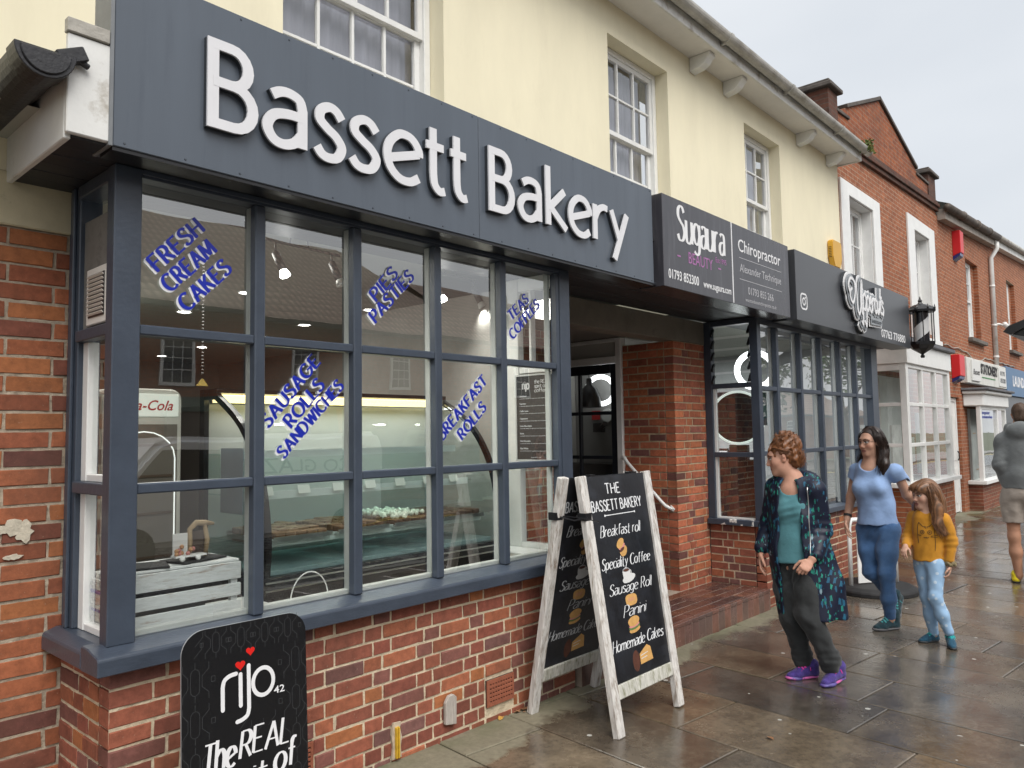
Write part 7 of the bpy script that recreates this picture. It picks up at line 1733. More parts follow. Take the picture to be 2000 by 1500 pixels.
    F.chain([hemc+left*.06+N(0, 0, .45), hemc+left*.13+N(0, 0, .2), hemc+left*.14], [.11, .11, .105], k=.06, flat=(fwd, .7))
    F.plane(hemc, (0, 0, -1)); F.wrinkle(.006, 30, 21, (1, 1, .25)); F.shell(.016)
    wc = neck+fwd*.22-left*.0
    F.cap(neck+fwd*.17-N(0, 0, .0)-left*.01, neck+fwd*.21-N(0, 0, .45)-left*.015, .092, .112, k=.01, sub=True); F.cap(neck+fwd*.21-N(0, 0, .45)-left*.015, hemc+fwd*.26-left*.04-N(0, 0, .1), .112, .17, k=.01, sub=True)
    F.ell(neck+N(0, 0, .03), [.088, .098, .10], [fwd, left, (0, 0, 1)], .01, True)
    for c in ([shR-N(0, 0, .02), elR+N(.0, .012, 0), wrR+N(.006, .004, .02)], [shL-N(0, 0, .02), elL-N(0, .012, 0), wrL+N(.03, -.01, .022)]):
        F.chain(c, [.070, .060, .049], k=.035)
    F.ell(neck-fwd*.085-N(0, 0, .025)+left*.03, [.06, .135, .075], [fwd, left, (0, 0, 1)], .03); F.cap(neck+left*.11-N(0, 0, .01)-fwd*.02, neck+left*.14-N(0, 0, .09)+fwd*.06, .032, .022, k=.03); F.cap(neck-left*.10-N(0, 0, .01)-fwd*.02, neck-left*.125-N(0, 0, .10)+fwd*.06, .03, .02, k=.03)
    F.folds(elL, .10, 1, .006, 110, (.3, .2, 1)); F.folds(elR, .10, 1, .006, 110, (.3, .2, 1)); F.folds(wrL, .07, 1, .004, 160, (.8, .2, .6))
    co = F.build('coat', m, t)
    ribbon_on(t, co, 'zip', mat('zip_silver', (.55, .55, .55), .3, metal=.8), [[(.112+.00018*k*k*.35, -.06-.03*k) for k in range(19)]], tuple(neck+fwd*.5), tuple(left), (0, 0, 1), tuple(-fwd), .007, .001)
    # curly auburn hair gathered on top
    M_h = mat('auburn_hair', (.155, .058, .019), .42, attr=True, var=.3, vscale=40, spec=.5)
    F = Field(*box_of([H.c], .22), .005); A = H.ax()
    F.ell(H.p(-.022, 0, .040), [.100, .083, .092], A, .02); F.ell(H.p(-.075, 0, -.02), [.055, .070, .075], A, .03); F.ell(H.p(-.055, 0, .125), [.065, .062, .050], A, .03); F.ell(H.p(-.095, 0, .075), [.055, .06, .06], A, .02)
    F.ell(H.p(.105, 0, -.035), [.085, .11, .094], A, .01, True)
    for sd in (-1, 1): F.ell(H.p(.01, sd*.085, -.022), [.034, .03, .045], A, .01, True)
    F.wrinkle(.006, 130, 5); F.build('hair', M_h, t, lambda v: np.clip(1+.35*np.sin(v[:, :1]*210)*np.sin(v[:, 2:3]*190), .5, 1.6)*np.ones((1, 3)))
    rt = []
    rnd = random.Random(7)
    for k in range(46):
        a = rnd.uniform(0, 6.28); b_ = rnd.uniform(-.3, 1.3); p0 = H.p(-.05+.06*math.cos(a)*math.cos(b_), .06*math.sin(a)*math.cos(b_), .095+.05*math.sin(b_)); d = H.p(-.05+.095*math.cos(a)*math.cos(b_), .09*math.sin(a)*math.cos(b_), .11+.075*math.sin(b_)-.02)
        rt.append(([p0, p0*.4+d*.6+N(0, 0, .015), d-N(0, 0, .02)], .008, 3, .011, 9))
    for k in range(30):
        a = rnd.uniform(-1, 1); p0 = H.p(-.06-.02*rnd.random(), .055*a, .03); rt.append(([p0, H.p(-.125, .06*a, .0), H.p(-.11, .055*a, -.06-.04*rnd.random())], .008, 3, .011, 9))
    for k in range(16):
        sd = rnd.choice((-1, 1)); p0 = H.p(.06-.05*rnd.random(), sd*.062, .075); rt.append(([p0, H.p(.01, sd*.088, .055), H.p(-.06, sd*.085, .02)], .007, 3, .004, 6))
    strands('curls', M_h, t, rt, 3, .0032)
    M_pu = cloth('purple_mesh', (.058, .034, .20), .6, .4, 30, .3, 200); M_pk = cloth('pink_lace', (.72, .04, .30), .6); M_so = mat('blue_sole', (.09, .07, .26), .5, var=.4, vscale=12, stain=(.55, .12, .35), stscale=8, stlo=.5, sthi=.55)
    shoe(t, (5.235, -1.08, gz-.002), (5.105, -.985, gz-.002), .90, M_pu, M_so, M_pk); shoe(t, (5.255, -1.27, gz+.012), (5.085, -1.235, gz-.002), .93, M_pu, M_so, M_pk)
woman_coat()
# ------------------------------------------------------------------ woman in the pale blue tee shirt
def woman_tee():
    N = lambda *a: np.array(a, float); gz = G(7)
    t = thing('person', 'dark haired woman in glasses, pale blue tee shirt and jeans reaching back to the girl', 'person', (6.97, -1.06, gz))
    neck = N(6.965, -1.02, 1.375); shR = N(7.02, -.875, 1.315); shL = N(6.965, -1.215, 1.31); elR = N(7.015, -.825, 1.05); wrR = N(6.93, -.81, .865); elL = N(7.075, -1.265, 1.085); wrL = N(7.165, -1.32, .97)
    pel = N(6.975, -1.045, .82); hipR = N(6.995, -.955, .775); hipL = N(6.95, -1.135, .78); knL = N(6.87, -1.13, .44); anL = N(6.965, -1.115, .055); knR = N(6.93, -.99, .43); anR = N(7.26, -1.07, .20)
    fwd = yawdir(180); left = N(0, -1, 0)
    H = Head((6.955, -1.03, 1.535), 152, -4, 0, 1.0); skin = (.47, .27, .19)
    F = Field(*box_of([H.c+N(0, 0, .14), pel, hipR, hipL, anR, anL-N(0, 0, .05), elR, elL, wrR-N(.1, 0, .2), wrL+N(.12, -.08, -.1), knL], .13), .0046)
    add_head(F, H, neck, .050); F.cap(neck, neck-N(0, 0, .07)+fwd*.012, .053, .060, k=.03); F.ell(neck-N(0, 0, .10), [.06, .135, .055], [fwd, left, (0, 0, 1)], .04)
    for c in ((shR, elR, wrR), (shL, elL, wrL)): F.chain([c[0]-N(0, 0, .02), c[1], c[2]], [.038, .040, .027], k=.02)
    F.cap(neck-N(0, 0, .1), pel, .10, .11, k=.05, flat=(fwd, .75)); F.chain([hipR, knR, anR], [.075, .052, .036], k=.04); F.chain([hipL, knL, anL], [.075, .052, .036], k=.04)
    F.cap(anL, anL-N(0, 0, .02), .030, .026, k=.02); F.cap(anR, anR-N(-.03, 0, .02), .030, .026, k=.02)
    add_hand(F, wrR, (-.12, .02, -1), (.1, 1, 0), (-1, 0, 0), .98, .35, .3); add_hand(F, wrL, (.8, -.45, -.45), (.3, -.6, .7), (0, .5, -.5), .95, .5, .2)
    F.build('body', M_skin, t, head_colour(H, skin, (.28, .10, .09), (.02, .012, .01)), 1)
    M_j = cloth('blue_denim', (.060, .135, .285), .85, .30, 5, .25, 200, stain=(.11, .20, .36), stscale=3, stlo=.5, sthi=.75)
    F = Field(*box_of([pel+N(0, 0, .1), hipR, hipL, knL, anL-N(0, 0, .03), anR, knR], .14), .006)
    F.cap(pel+N(0, 0, .05), pel-N(0, 0, .03), .112, .132, k=.05, flat=(fwd, .78)); F.chain([hipL, hipL*.5+knL*.5, knL, knL*.45+anL*.55, anL+N(0, 0, .02)], [.094, .082, .062, .058, .046], k=.04); F.chain([hipR, hipR*.5+knR*.5, knR, knR*.45+anR*.55, anR+N(-.02, 0, .01)], [.094, .082, .062, .058, .046], k=.04)
    F.ell(hipR+N(.05, .015, .02), [.075, .08, .09], k=.05); F.ell(hipL+N(.05, -.005, .02), [.075, .08, .09], k=.05)
    F.wrinkle(.0022, 60, 6); F.folds(knL, .07, 1, .0025, 150, (.5, .3, 1)); F.folds(knR, .07, 1, .0025, 130, (-.4, .5, 1)); F.folds(anL+N(0, 0, .1), .07, 1, .004, 150, (.1, .2, 1)); F.folds(pel-N(.1, 0, .06), .09, 1, .004, 130, (.2, .8, .5)); F.build('jeans', M_j, t)
    M_t = cloth('pale_blue_jersey', (.235, .345, .56), .85, .10, 5, .18, 70)
    F = Field(*box_of([neck, shR, shL, pel-N(0, 0, .02), elR, elL], .17), .006)
    F.cap(shR-N(0, .02, .03), shL-N(0, -.02, .03), .060, k=.06); F.chain([neck-N(0, 0, .09), neck-N(0, 0, .25), pel+N(0, 0, .17), pel+N(0, 0, .02)], [.125, .143, .140, .168], k=.05, flat=(fwd, .76))
    for sd in (-1, 1): F.ell(neck-N(0, 0, .23)+fwd*.085+left*sd*.065, [.06, .066, .066], [fwd, left, (0, 0, 1)], .05)
    F.chain([shR-N(0, .0, .02), shR*.56+elR*.44], [.060, .060], k=.03); F.chain([shL-N(0, 0, .02), shL*.52+elL*.48], [.060, .062], k=.03)
    F.plane(pel+N(0, 0, .015), (0, 0, -1)); F.ell(neck-N(0, 0, .015)+fwd*.055, [.07, .08, .085], [fwd, left, (0, 0, 1)], .012, True); F.ell(neck+N(0, 0, .04), [.085, .08, .075], [fwd, left, (0, 0, 1)], .012, True)
    F.cap(shR*.5+elR*.5, elR, .062, .06, k=.005, sub=True); F.cap(shL*.46+elL*.54, elL, .066, .06, k=.005, sub=True)
    F.wrinkle(.0045, 34, 13, (1, 1, .35)); F.folds(pel+N(-.12, 0, .14), .12, 1, .005, 70, (.1, .8, .5)); F.build('tee_shirt', M_t, t)
    M_h = mat('dark_brown_hair', (.022, .011, .007), .40, attr=True, var=.3, vscale=40, spec=.5); A = H.ax()
    F = Field(*box_of([H.c, H.c-N(0, 0, .30)], .22), .0055)
    F.ell(H.p(-.018, 0, .036), [.106, .088, .098], A, .02); F.ell(H.p(-.06, 0, -.03), [.075, .085, .10], A, .03)
    for sd in (-1, 1): F.chain([H.p(-.02, sd*.078, .0), H.p(-.03, sd*.088, -.10), H.p(-.005, sd*.098, -.19), H.p(.01, sd*.095, -.265)], [.034, .042, .046, .026], k=.03)
    F.chain([H.p(-.06, 0, -.08), H.p(-.08, 0, -.22)], [.075, .06], k=.04)
    F.ell(H.p(.092, 0, -.025), [.085, .092, .112], A, .012, True); F.cap(H.p(.03, 0, -.10), H.p(.10, 0, -.30), .062, .08, k=.01, sub=True)
    F.ell(H.p(.010, .084, -.012), [.02, .02, .03], A, .008, True); F.wrinkle(.005, 70, 8, (1, 1, .2)); F.build('hair', M_h, t, lambda v: np.clip(1+.4*np.sin(v[:, :1]*330+v[:, 1:2]*290), .5, 1.6)*np.ones((1, 3)))
    rt = []; rnd = random.Random(4)
    for sd in (-1, 1):
        for k in range(26):
            q = rnd.uniform(-.05, .03); w = rnd.uniform(.9, 1.15); rt.append(([H.p(q*.5, sd*.02, .13), H.p(q, sd*.09*w, .05), H.p(q-.02, sd*.105*w, -.08), H.p(q+.02, sd*.112*w, -.18), H.p(q+.03, sd*.10*w, -.27-.03*rnd.random())], .008, 3, .008, 7))
    strands('locks', M_h, t, rt, 5, .0032)
    # thin framed glasses
    g = MB()
    for sd in (-1, 1):
        g.tube([tuple(H.p(.100-.010*abs(math.cos(a))*(math.cos(a)*sd > 0), sd*.034+.021*math.cos(a), .004+.016*math.sin(a))) for a in np.linspace(0, 6.283, 17)], .0013, 5, False)
        g.tube([tuple(H.p(.090, sd*.056, .010)), tuple(H.p(.04, sd*.076, .010)), tuple(H.p(-.01, sd*.080, .006))], .0015, 5)
    g.tube([tuple(H.p(.102, -.013, .008)), tuple(H.p(.105, 0, .010)), tuple(H.p(.102, .013, .008))], .0013, 5); g.build('glasses', mat('glasses_wire', (.10, .05, .04), .3, metal=.6), t, smooth=True)
    b = MB(); d = unit(elR-wrR); c0 = wrR+d*.035; b.tube([tuple(c0-d*.011), tuple(c0+d*.011)], .034, 16, False); b.tube([tuple(c0-d*.011), tuple(c0+d*.011)], .031, 16, False); b.build('watch', M_blackmatt, t, smooth=True)
    M_up = cloth('dark_teal_suede', (.013, .040, .052), .75, .3, 25, .3, 150); M_so = mat('grey_rubber', (.10, .10, .105), .6, var=.3); M_la = cloth('turquoise_lace', (.08, .36, .38), .7)
    shoe(t, (7.02, -1.14, gz-.002), (6.825, -1.02, gz-.002), .98, M_up, M_so, M_la, boot=True); shoe(t, (7.345, -1.10, .155), (7.185, -1.085, gz+.005), .98, M_up, M_so, M_la, boot=True)
woman_tee()
# ------------------------------------------------------------------ girl in the mustard top
def girl():
    N = lambda *a: np.array(a, float); gz = G(6.7)
    t = thing('person', 'small girl with long brown hair, mustard cat top and pale blue leggings', 'person', (6.73, -1.5, gz))
    neck = N(6.73, -1.492, .995); shR = N(6.772, -1.385, .935); shL = N(6.715, -1.615, .932); elR = N(6.757, -1.345, .765); wrR = N(6.635, -1.35, .715); elL = N(6.745, -1.655, .765); wrL = N(6.722, -1.640, .595)
    pel = N(6.735, -1.49, .615); hipR = N(6.755, -1.435, .575); hipL = N(6.71, -1.545, .575); knR = N(6.735, -1.465, .315); anR = N(6.775, -1.487, .025); knL = N(6.655, -1.54, .335); anL = N(6.70, -1.61, .075)
    fwd = yawdir(186); left = N(math.cos(R(276)), math.sin(R(276)), 0); H = Head((6.728, -1.487, 1.115), 140, -4, 0, .90); skin = (.52, .31, .225)
    F = Field(*box_of([H.c+N(0, 0, .12), hipR, hipL, anR-N(0, 0, .06), anL, elR, elL, wrR-N(.12, 0, .1), wrL-N(.05, 0, .13), knL], .11), .0042)
    add_head(F, H, neck, .036, .95); F.cap(neck, neck-N(0, 0, .04), .045, .06, k=.03); F.ell(neck-N(0, 0, .065), [.045, .085, .04], [fwd, left, (0, 0, 1)], .04)
    for c in ((shR, elR, wrR), (shL, elL, wrL)): F.chain([c[0]-N(0, 0, .012), c[1], c[2]], [.026, .026, .019], k=.015)
    F.cap(neck-N(0, 0, .07), pel, .07, .075, k=.04, flat=(fwd, .8)); F.chain([hipR, knR, anR], [.055, .040, .026], k=.03); F.chain([hipL, knL, anL], [.055, .040, .026], k=.03)
    for a in (anR, anL): F.cap(a, a-N(0, 0, .015), .022, .020, k=.02)
    add_hand(F, wrR, (-.75, .05, -.6), (-.3, .3, .9), (0, 0, 1), .72, .55, .3); add_hand(F, wrL-N(0, 0, .01), (-.25, .05, -1), (.3, -.9, .1), (-1, 0, 0), .72, .55, .25)
    F.build('body', M_skin, t, head_colour(H, skin, (.36, .13, .12), (.09, .05, .03)), 1)
    m = bpy.data.materials.new('dotted_leggings'); m.use_nodes = True; Nn, L = nodes(m); tc = Nn.new('ShaderNodeTexCoord'); v = Nn.new('ShaderNodeTexVoronoi'); v.inputs['Scale'].default_value = 19; L.new(tc.outputs['Object'], v.inputs['Vector'])
    lt = Nn.new('ShaderNodeMath'); lt.operation = 'LESS_THAN'; lt.inputs[1].default_value = .24; L.new(v.outputs['Distance'], lt.inputs[0]); mx = Nn.new('ShaderNodeMix'); mx.data_type = 'RGBA'; L.new(lt.outputs[0], mx.inputs['Factor']); mx.inputs['A'].default_value = (.27, .42, .60, 1); mx.inputs['B'].default_value = (.48, .58, .68, 1); L.new(mx.outputs['Result'], Nn['Principled BSDF'].inputs['Base Color']); Nn['Principled BSDF'].inputs['Roughness'].default_value = .85
    F = Field(*box_of([pel+N(0, 0, .06), hipR, hipL, knL, anL, anR, knR], .11), .005)
    F.cap(pel+N(0, 0, .03), pel, .085, .092, k=.04, flat=(fwd, .8)); F.chain([hipR, knR, knR*.5+anR*.5, anR+N(0, 0, .01)], [.068, .049, .047, .036], k=.03); F.chain([hipL, knL, knL*.5+anL*.5, anL+N(0, 0, .0)], [.068, .049, .047, .036], k=.03)
    F.wrinkle(.0016, 80, 3); F.folds(knR, .05, 1, .0018, 170, (.5, .3, 1)); F.folds(knL, .05, 1, .0018, 150, (-.4, .3, 1)); F.build('leggings', m, t)
    M_m = cloth('mustard_jersey', (.50, .225, .022), .88, .10, 6, .2, 80)
    F = Field(*box_of([neck, shR, shL, pel-N(0, 0, .02), elR, elL, wrR, wrL], .11), .005)
    F.cap(shR-N(0, 0, .02), shL-N(0, 0, .02), .042, k=.04); F.chain([neck-N(0, 0, .07), neck-N(0, 0, .18), pel+N(0, 0, .10), pel], [.095, .100, .104, .114], k=.04, flat=(fwd, .80))
    F.chain([shR, elR, wrR+N(.02, 0, .005)], [.050, .045, .034], k=.025); F.chain([shL, elL, wrL+N(0, 0, .03)], [.050, .045, .036], k=.025)
    F.plane(pel-N(0, 0, .012), (0, 0, -1)); F.ell(neck+N(0, 0, .02)+fwd*.01, [.055, .055, .05], [fwd, left, (0, 0, 1)], .01, True); F.wrinkle(.003, 50, 17, (1, 1, .5)); F.folds(elR, .06, 1, .004, 150, (.4, .1, 1)); F.folds(elL, .07, 1, .004, 130, (.1, .1, 1)); F.folds(pel+fwd*.1+N(0, 0, .06), .09, 1, .004, 90, (.2, 1, .4)); top = F.build('top', M_m, t)
    cat = [cr_spline([(-.055, -.075), (-.062, .0), (-.058, .06), (-.05, .085)], 5)+[(-.05, .085), (-.022, .056), (.022, .056), (.05, .088)]+cr_spline([(.05, .088), (.056, .04), (.06, -.05), (.056, -.13)], 5),
           arc(-.026, .012, .014, .014, 0, 360, 14), arc(.026, .012, .014, .014, 0, 360, 14), arc(-.026, .012, .004, .004, 0, 360, 6), arc(.026, .012, .004, .004, 0, 360, 6), arc(-.008, -.024, .008, .007, 180, 360, 6), arc(.008, -.024, .008, .007, 180, 360, 6), [(.035, -.015), (.075, -.010)], [(.035, -.022), (.075, -.026)], [(-.035, -.015), (-.062, -.012)], [(0, .056), (0, .040)], [(-.010, .056), (-.010, .044)], [(.010, .056), (.010, .044)]]
    Oc = neck+fwd*.3-N(0, 0, .175); ribbon_on(t, top, 'cat_drawing', mat('black_print', (.03, .022, .015), .8), cat, tuple(Oc), tuple(left), (0, 0, 1), tuple(-fwd), .0045, .0005)
    M_h = mat('light_brown_hair', (.16, .075, .034), .42, attr=True, var=.3, vscale=40, spec=.5); A = H.ax()
    F = Field(*box_of([H.c, H.c-N(-.08, 0, .30)], .2), .005)
    F.ell(H.p(-.016, 0, .036), [.106, .088, .098], A, .02); F.ell(H.p(-.06, 0, -.04), [.075, .085, .12], A, .03)
    F.ell(H.p(.062, 0, .062), [.040, .060, .034], A, .02)
    F.chain([H.p(-.02, .082, .0), H.p(-.03, .095, -.12), H.p(-.02, .115, -.24), H.p(-.04, .15, -.33)], [.036, .046, .042, .018], k=.03); F.chain([H.p(-.01, -.080, .0), H.p(0, -.098, -.12), H.p(.02, -.110, -.22), H.p(.03, -.115, -.30)], [.034, .044, .040, .016], k=.03); F.chain([H.p(-.07, 0, -.08), H.p(-.10, .03, -.28)], [.085, .055], k=.04)
    F.ell(H.p(.095, 0, -.045), [.078, .082, .088], A, .010, True); F.cap(H.p(.04, 0, -.12), H.p(.10, 0, -.30), .055, .075, k=.01, sub=True); F.wrinkle(.005, 80, 8, (1, 1, .2)); F.build('hair', M_h, t, lambda v: np.clip(1+.4*np.sin(v[:, :1]*330+v[:, 1:2]*290), .5, 1.6)*np.ones((1, 3)))
    rt = []; rnd = random.Random(9)
    for sd in (-1, 1):
        for k in range(26):
            q = rnd.uniform(-.05, .03); w = rnd.uniform(.9, 1.2); e = .16 if sd > 0 else .12
            rt.append(([H.p(q*.5, sd*.02, .13), H.p(q, sd*.09*w, .05), H.p(q-.01, sd*.105*w, -.09), H.p(q+.01, sd*.118*w, -.21), H.p(q-.02*(sd > 0), sd*e*w, -.33-.05*rnd.random())], .008, 3, .010, 6))
    for k in range(16): a = rnd.uniform(-.05, .05); rt.append(([H.p(.03, a*.6, .125), H.p(.095, a, .085), H.p(.108, a*1.1, .034)], .004, 3, .002, 3))
    strands('locks', M_h, t, rt, 6, .0032)
    b = MB(); rnd = random.Random(3)
    for k in range(26): a = 6.283*k/26; b.ball(tuple(wrL+N(math.cos(a)*.030, math.sin(a)*.034, -.002+.008*math.sin(a*5))), .014, 7, 5)
    b.build('scrunchie', cloth('olive_velvet', (.20, .16, .085), .8, .4, 40), t, smooth=True)
    M_up = cloth('petrol_suede', (.014, .070, .12), .75, .3, 25, .3, 150); M_so = mat('dark_rubber', (.025, .03, .035), .6, var=.3); M_la = cloth('aqua_strap', (.02, .42, .42), .6)
    shoe(t, (6.83, -1.515, gz-.002), (6.665, -1.405, gz-.002), .70, M_up, M_so, M_la, strap=M_la); shoe(t, (6.765, -1.595, gz+.015), (6.60, -1.665, gz-.002), .70, M_up, M_so, M_la, strap=M_la)
girl()
# ------------------------------------------------------------------ man walking away at the right edge
def man():
    N = lambda *a: np.array(a, float); gz = G(10)
    t = thing('person', 'man in a grey hooded top and beige shorts walking away at the right edge', 'person', (10.0, -1.65, gz))
    neck = N(9.985, -1.66, 1.63); shL = N(9.945, -1.50, 1.50); shR = N(10.02, -1.84, 1.50); elL = N(9.90, -1.475, 1.22); wrL = N(9.99, -1.50, 1.02); elR = N(10.0, -1.93, 1.22); wrR = N(10.15, -1.9, 1.02)
    pel = N(9.975, -1.64, .93); hipL = N(9.965, -1.555, .88); hipR = N(9.985, -1.73, .88); knL = N(9.965, -1.555, .44); anL = N(10.005, -1.57, .02); knR = N(10.10, -1.72, .45); anR = N(9.92, -1.74, .12)
    fwd = yawdir(12); left = N(math.cos(R(102)), math.sin(R(102)), 0); H = Head((10.005, -1.675, 1.775), 10, 0, 0, 1.02); skin = (.42, .22, .14)
    F = Field(*box_of([H.c+N(0, 0, .14), hipR, hipL, anR, anL-N(0, 0, .06), elL, elR, wrR+N(.1, 0, -.15), wrL, knR], .13), .0065)
    add_head(F, H, neck, .058); F.cap(neck, neck-N(0, 0, .06), .07, .10, k=.04)
    for c in ((shR, elR, wrR), (shL, elL, wrL)): F.chain(c, [.058, .045, .030], k=.03)
    F.cap(neck-N(0, 0, .12), pel, .12, .12, k=.05, flat=(fwd, .75)); F.chain([hipL, knL, knL*.6+anL*.4, anL], [.085, .056, .058, .038], k=.04); F.chain([hipR, knR, knR*.6+anR*.4, anR], [.085, .056, .058, .038], k=.04); F.cap(anL, anL-N(0, 0, .03), .036, .03, k=.02); F.cap(anR, anR-N(0, 0, .02), .036, .03, k=.02)
    add_hand(F, wrL, (.6, 0, -.8), (-.2, 1, 0), (1, 0, 0), 1.05, .5); add_hand(F, wrR, (.6, 0, -.8), (-.2, -1, 0), (1, 0, 0), 1.05, .5)
    F.build('body', M_skin, t, head_colour(H, skin), 1)
    F = Field(*box_of([neck+N(0, 0, .05), shL, shR, elL, elR, wrL, wrR, pel], .17), .0075)
    F.cap(shL-N(0, 0, .03), shR-N(0, 0, .03), .085, k=.07); F.chain([neck-N(0, 0, .13), neck-N(0, 0, .32), pel+N(0, 0, .2), pel+N(0, 0, .05)], [.175, .19, .18, .172], k=.05, flat=(fwd, .75)); F.chain([shL, elL, wrL], [.085, .068, .05], k=.04); F.chain([shR, elR, wrR], [.085, .068, .05], k=.04)
    F.ell(neck-fwd*.09-N(0, 0, .03), [.085, .13, .10], [fwd, left, (0, 0, 1)], .03); F.cap(neck+left*.09, neck-left*.09, .055, k=.03); F.plane(pel+N(0, 0, .04), (0, 0, -1)); F.ell(neck+N(0, 0, .07), [.08, .08, .08], k=.01, sub=True); F.wrinkle(.006, 28, 31, (1, 1, .5)); F.folds(elL, .09, 1, .004, 90, (.5, .3, 1)); F.build('hooded_top', cloth('grey_jersey', (.145, .155, .158), .88, .12, 6, .25, 60), t)
    F = Field(*box_of([pel+N(0, 0, .1), hipL, hipR, knL, knR], .17), .0075)
    F.cap(pel+N(0, 0, .05), pel, .155, .16, k=.05, flat=(fwd, .8)); F.chain([hipL, hipL*.25+knL*.75], [.112, .098], k=.05); F.chain([hipR, hipR*.25+knR*.75], [.112, .098], k=.05); F.plane(N(0, 0, .60), (0, 0, -1)); F.wrinkle(.005, 40, 5); F.build('shorts', cloth('beige_cotton', (.29, .25, .215), .88, .12, 6, .25, 60), t)
    M_h = mat('short_brown_hair', (.065, .034, .018), .55, attr=True, var=.4, vscale=90, bump=.5, bscale=260); A = H.ax()
    F = Field(*box_of([H.c], .2), .006); F.ell(H.p(-.018, 0, .036), [.104, .084, .098], A, .02); F.ell(H.p(-.06, 0, -.03), [.055, .068, .07], A, .03); F.ell(H.p(.10, 0, -.04), [.085, .10, .10], A, .01, True)
    for sd in (-1, 1): F.ell(H.p(.005, sd*.09, -.02), [.035, .03, .045], A, .01, True)
    F.wrinkle(.004, 160, 8); F.build('hair', M_h, t)
    M_up = cloth('yellow_black_shoe', (.02, .02, .02), .6, .2, 9, stain=(.75, .60, .02), stscale=9, stlo=.45, sthi=.5); shoe(t, (9.95, -1.555, gz-.002), (10.23, -1.50, gz-.002), 1.0, M_up, mat('black_sole', (.02, .02, .02), .6), M_black); shoe(t, (9.87, -1.745, .10), (10.08, -1.70, gz), 1.0, M_up, MATS['black_sole'], M_black)
man()
# ================================================================== boards on the pavement
def stain_wood(name, c, s, lo=.5, hi=.66): return mat(name, c, .75, var=.22, vscale=6, stretch=(9, 9, 1.2), bump=.35, bscale=14, stain=s, stscale=5, stlo=lo, sthi=hi)
M_leg = stain_wood('worn_white_wood', (.56, .54, .51), (.25, .20, .16))
M_rail = stain_wood('green_stained_wood', (.50, .49, .44), (.20, .20, .12))
M_chalk = mat('chalkboard', (.010, .011, .014), .36, var=.4, vscale=5, bump=.08, bscale=40, stain=(.028, .032, .042), stscale=9, stlo=.5, sthi=.8, rvar=.1)
M_hand = mat('hand_painted_white', (.66, .67, .68), .6, var=.12, vscale=30)
M_handdim = mat('greyer_painted_white', (.34, .35, .36), .6, var=.2, vscale=30)  # greyer white for the lettering on the back leaf
ab = thing('chalkboard_sign', 'folding chalkboard with worn white legs and a hand painted bakery menu', 'chalkboard', (3.85, -.39, G(3.85)))
def panel_frame(xl0, xr0, yb, xl1, xr1, yt, zb, ztop, facing, dim):
    """one leaf of the folding board; b = foot, t = top"""
    gz = zb; out = {}
    A0, B0 = Vector((xl0, yb, gz)), Vector((xr0, yb, gz)); A1, B1 = Vector((xl1, yt, ztop)), Vector((xr1, yt, ztop))
    nrm = (B0-A0).cross(A1-A0).normalized();  nrm = nrm if nrm.y*facing > 0 else -nrm
    for a, b in ((A0, A1), (B0, B1)):
        l = MB(); d = (b-a).normalized(); sd = Vector((1, 0, 0)); l.obox((a+b)/2, (d, sd, d.cross(sd)), ((b-a).length/2, .033, .022)); l.build('leg', M_leg, ab, bevel=.005)
    r = MB(); p0 = A0.lerp(A1, .155); p1 = B0.lerp(B1, .155); r.obox((p0+p1)/2, (p1-p0, A1-A0, nrm), ((p1-p0).length/2-.0335, .038, .016)); r.build('bottom_rail', M_rail, ab, bevel=.004)
    q0, q1, q2, q3 = A0.lerp(A1, .182), B0.lerp(B1, .182), B0.lerp(B1, .995), A0.lerp(A1, .995)
    ex = (q1-q0).normalized()*.034
    c = MB(); vs = [q0+ex, q1-ex, q2-ex, q3+ex]; c.add([v+nrm*.004 for v in vs]+[v-nrm*.004 for v in vs], [(0, 1, 2, 3), (7, 6, 5, 4), (0, 1, 5, 4), (1, 2, 6, 5), (2, 3, 7, 6), (3, 0, 4, 7)]); c.build('board', M_chalk, ab)
    U = (q1-q0).normalized(); V = (q3-q0).normalized(); O = q0+ex
    return O, U, V, nrm, (q1-q0).length-.068, (q2-q1-(q2-q1).normalized()*0).length if False else (q3-q0).length
zl, ztp = G(3.8), 1.395
front = panel_frame(3.545, 4.185, -.70, 3.625, 4.33, -.41, zl, ztp, -1, False)
back = panel_frame(3.535, 4.165, -.085, 3.515, 4.20, -.37, zl, ztp, -1, True)
M_bun = mat('painted_bun', (.55, .31, .10), .6, var=.15, vscale=30); M_ham = mat('painted_ham', (.55, .22, .20), .6); M_leaf = mat('painted_leaf', (.10, .17, .05), .6); M_choc = mat('painted_chocolate', (.085, .028, .016), .6, var=.3, vscale=30); M_cupw = mat('painted_cup', (.60, .60, .59), .6); M_grey = mat('painted_grey', (.30, .30, .31), .6)
def blob(P, cx, cy, rx, ry, m, name, d, rot=0, n=22, sq=2.0, seed=0, a0=0, a1=360):
    rnd = random.Random(seed); mb = MB(); pts = []
    for k in range(n):
        a = R(a0+(a1-a0)*k/(n if a1-a0 == 360 else n-1)); c, s = math.cos(a), math.sin(a); r = 1+rnd.uniform(-.03, .03); x = rx*r*math.copysign(abs(c)**(2/sq), c); y = ry*r*math.copysign(abs(s)**(2/sq), s)
        pts.append(P(cx+x*math.cos(rot)-y*math.sin(rot), cy+x*math.sin(rot)+y*math.cos(rot), d))
    mb.add(pts, [list(range(n))]); return mb.build(name, m, ab, fix=False)
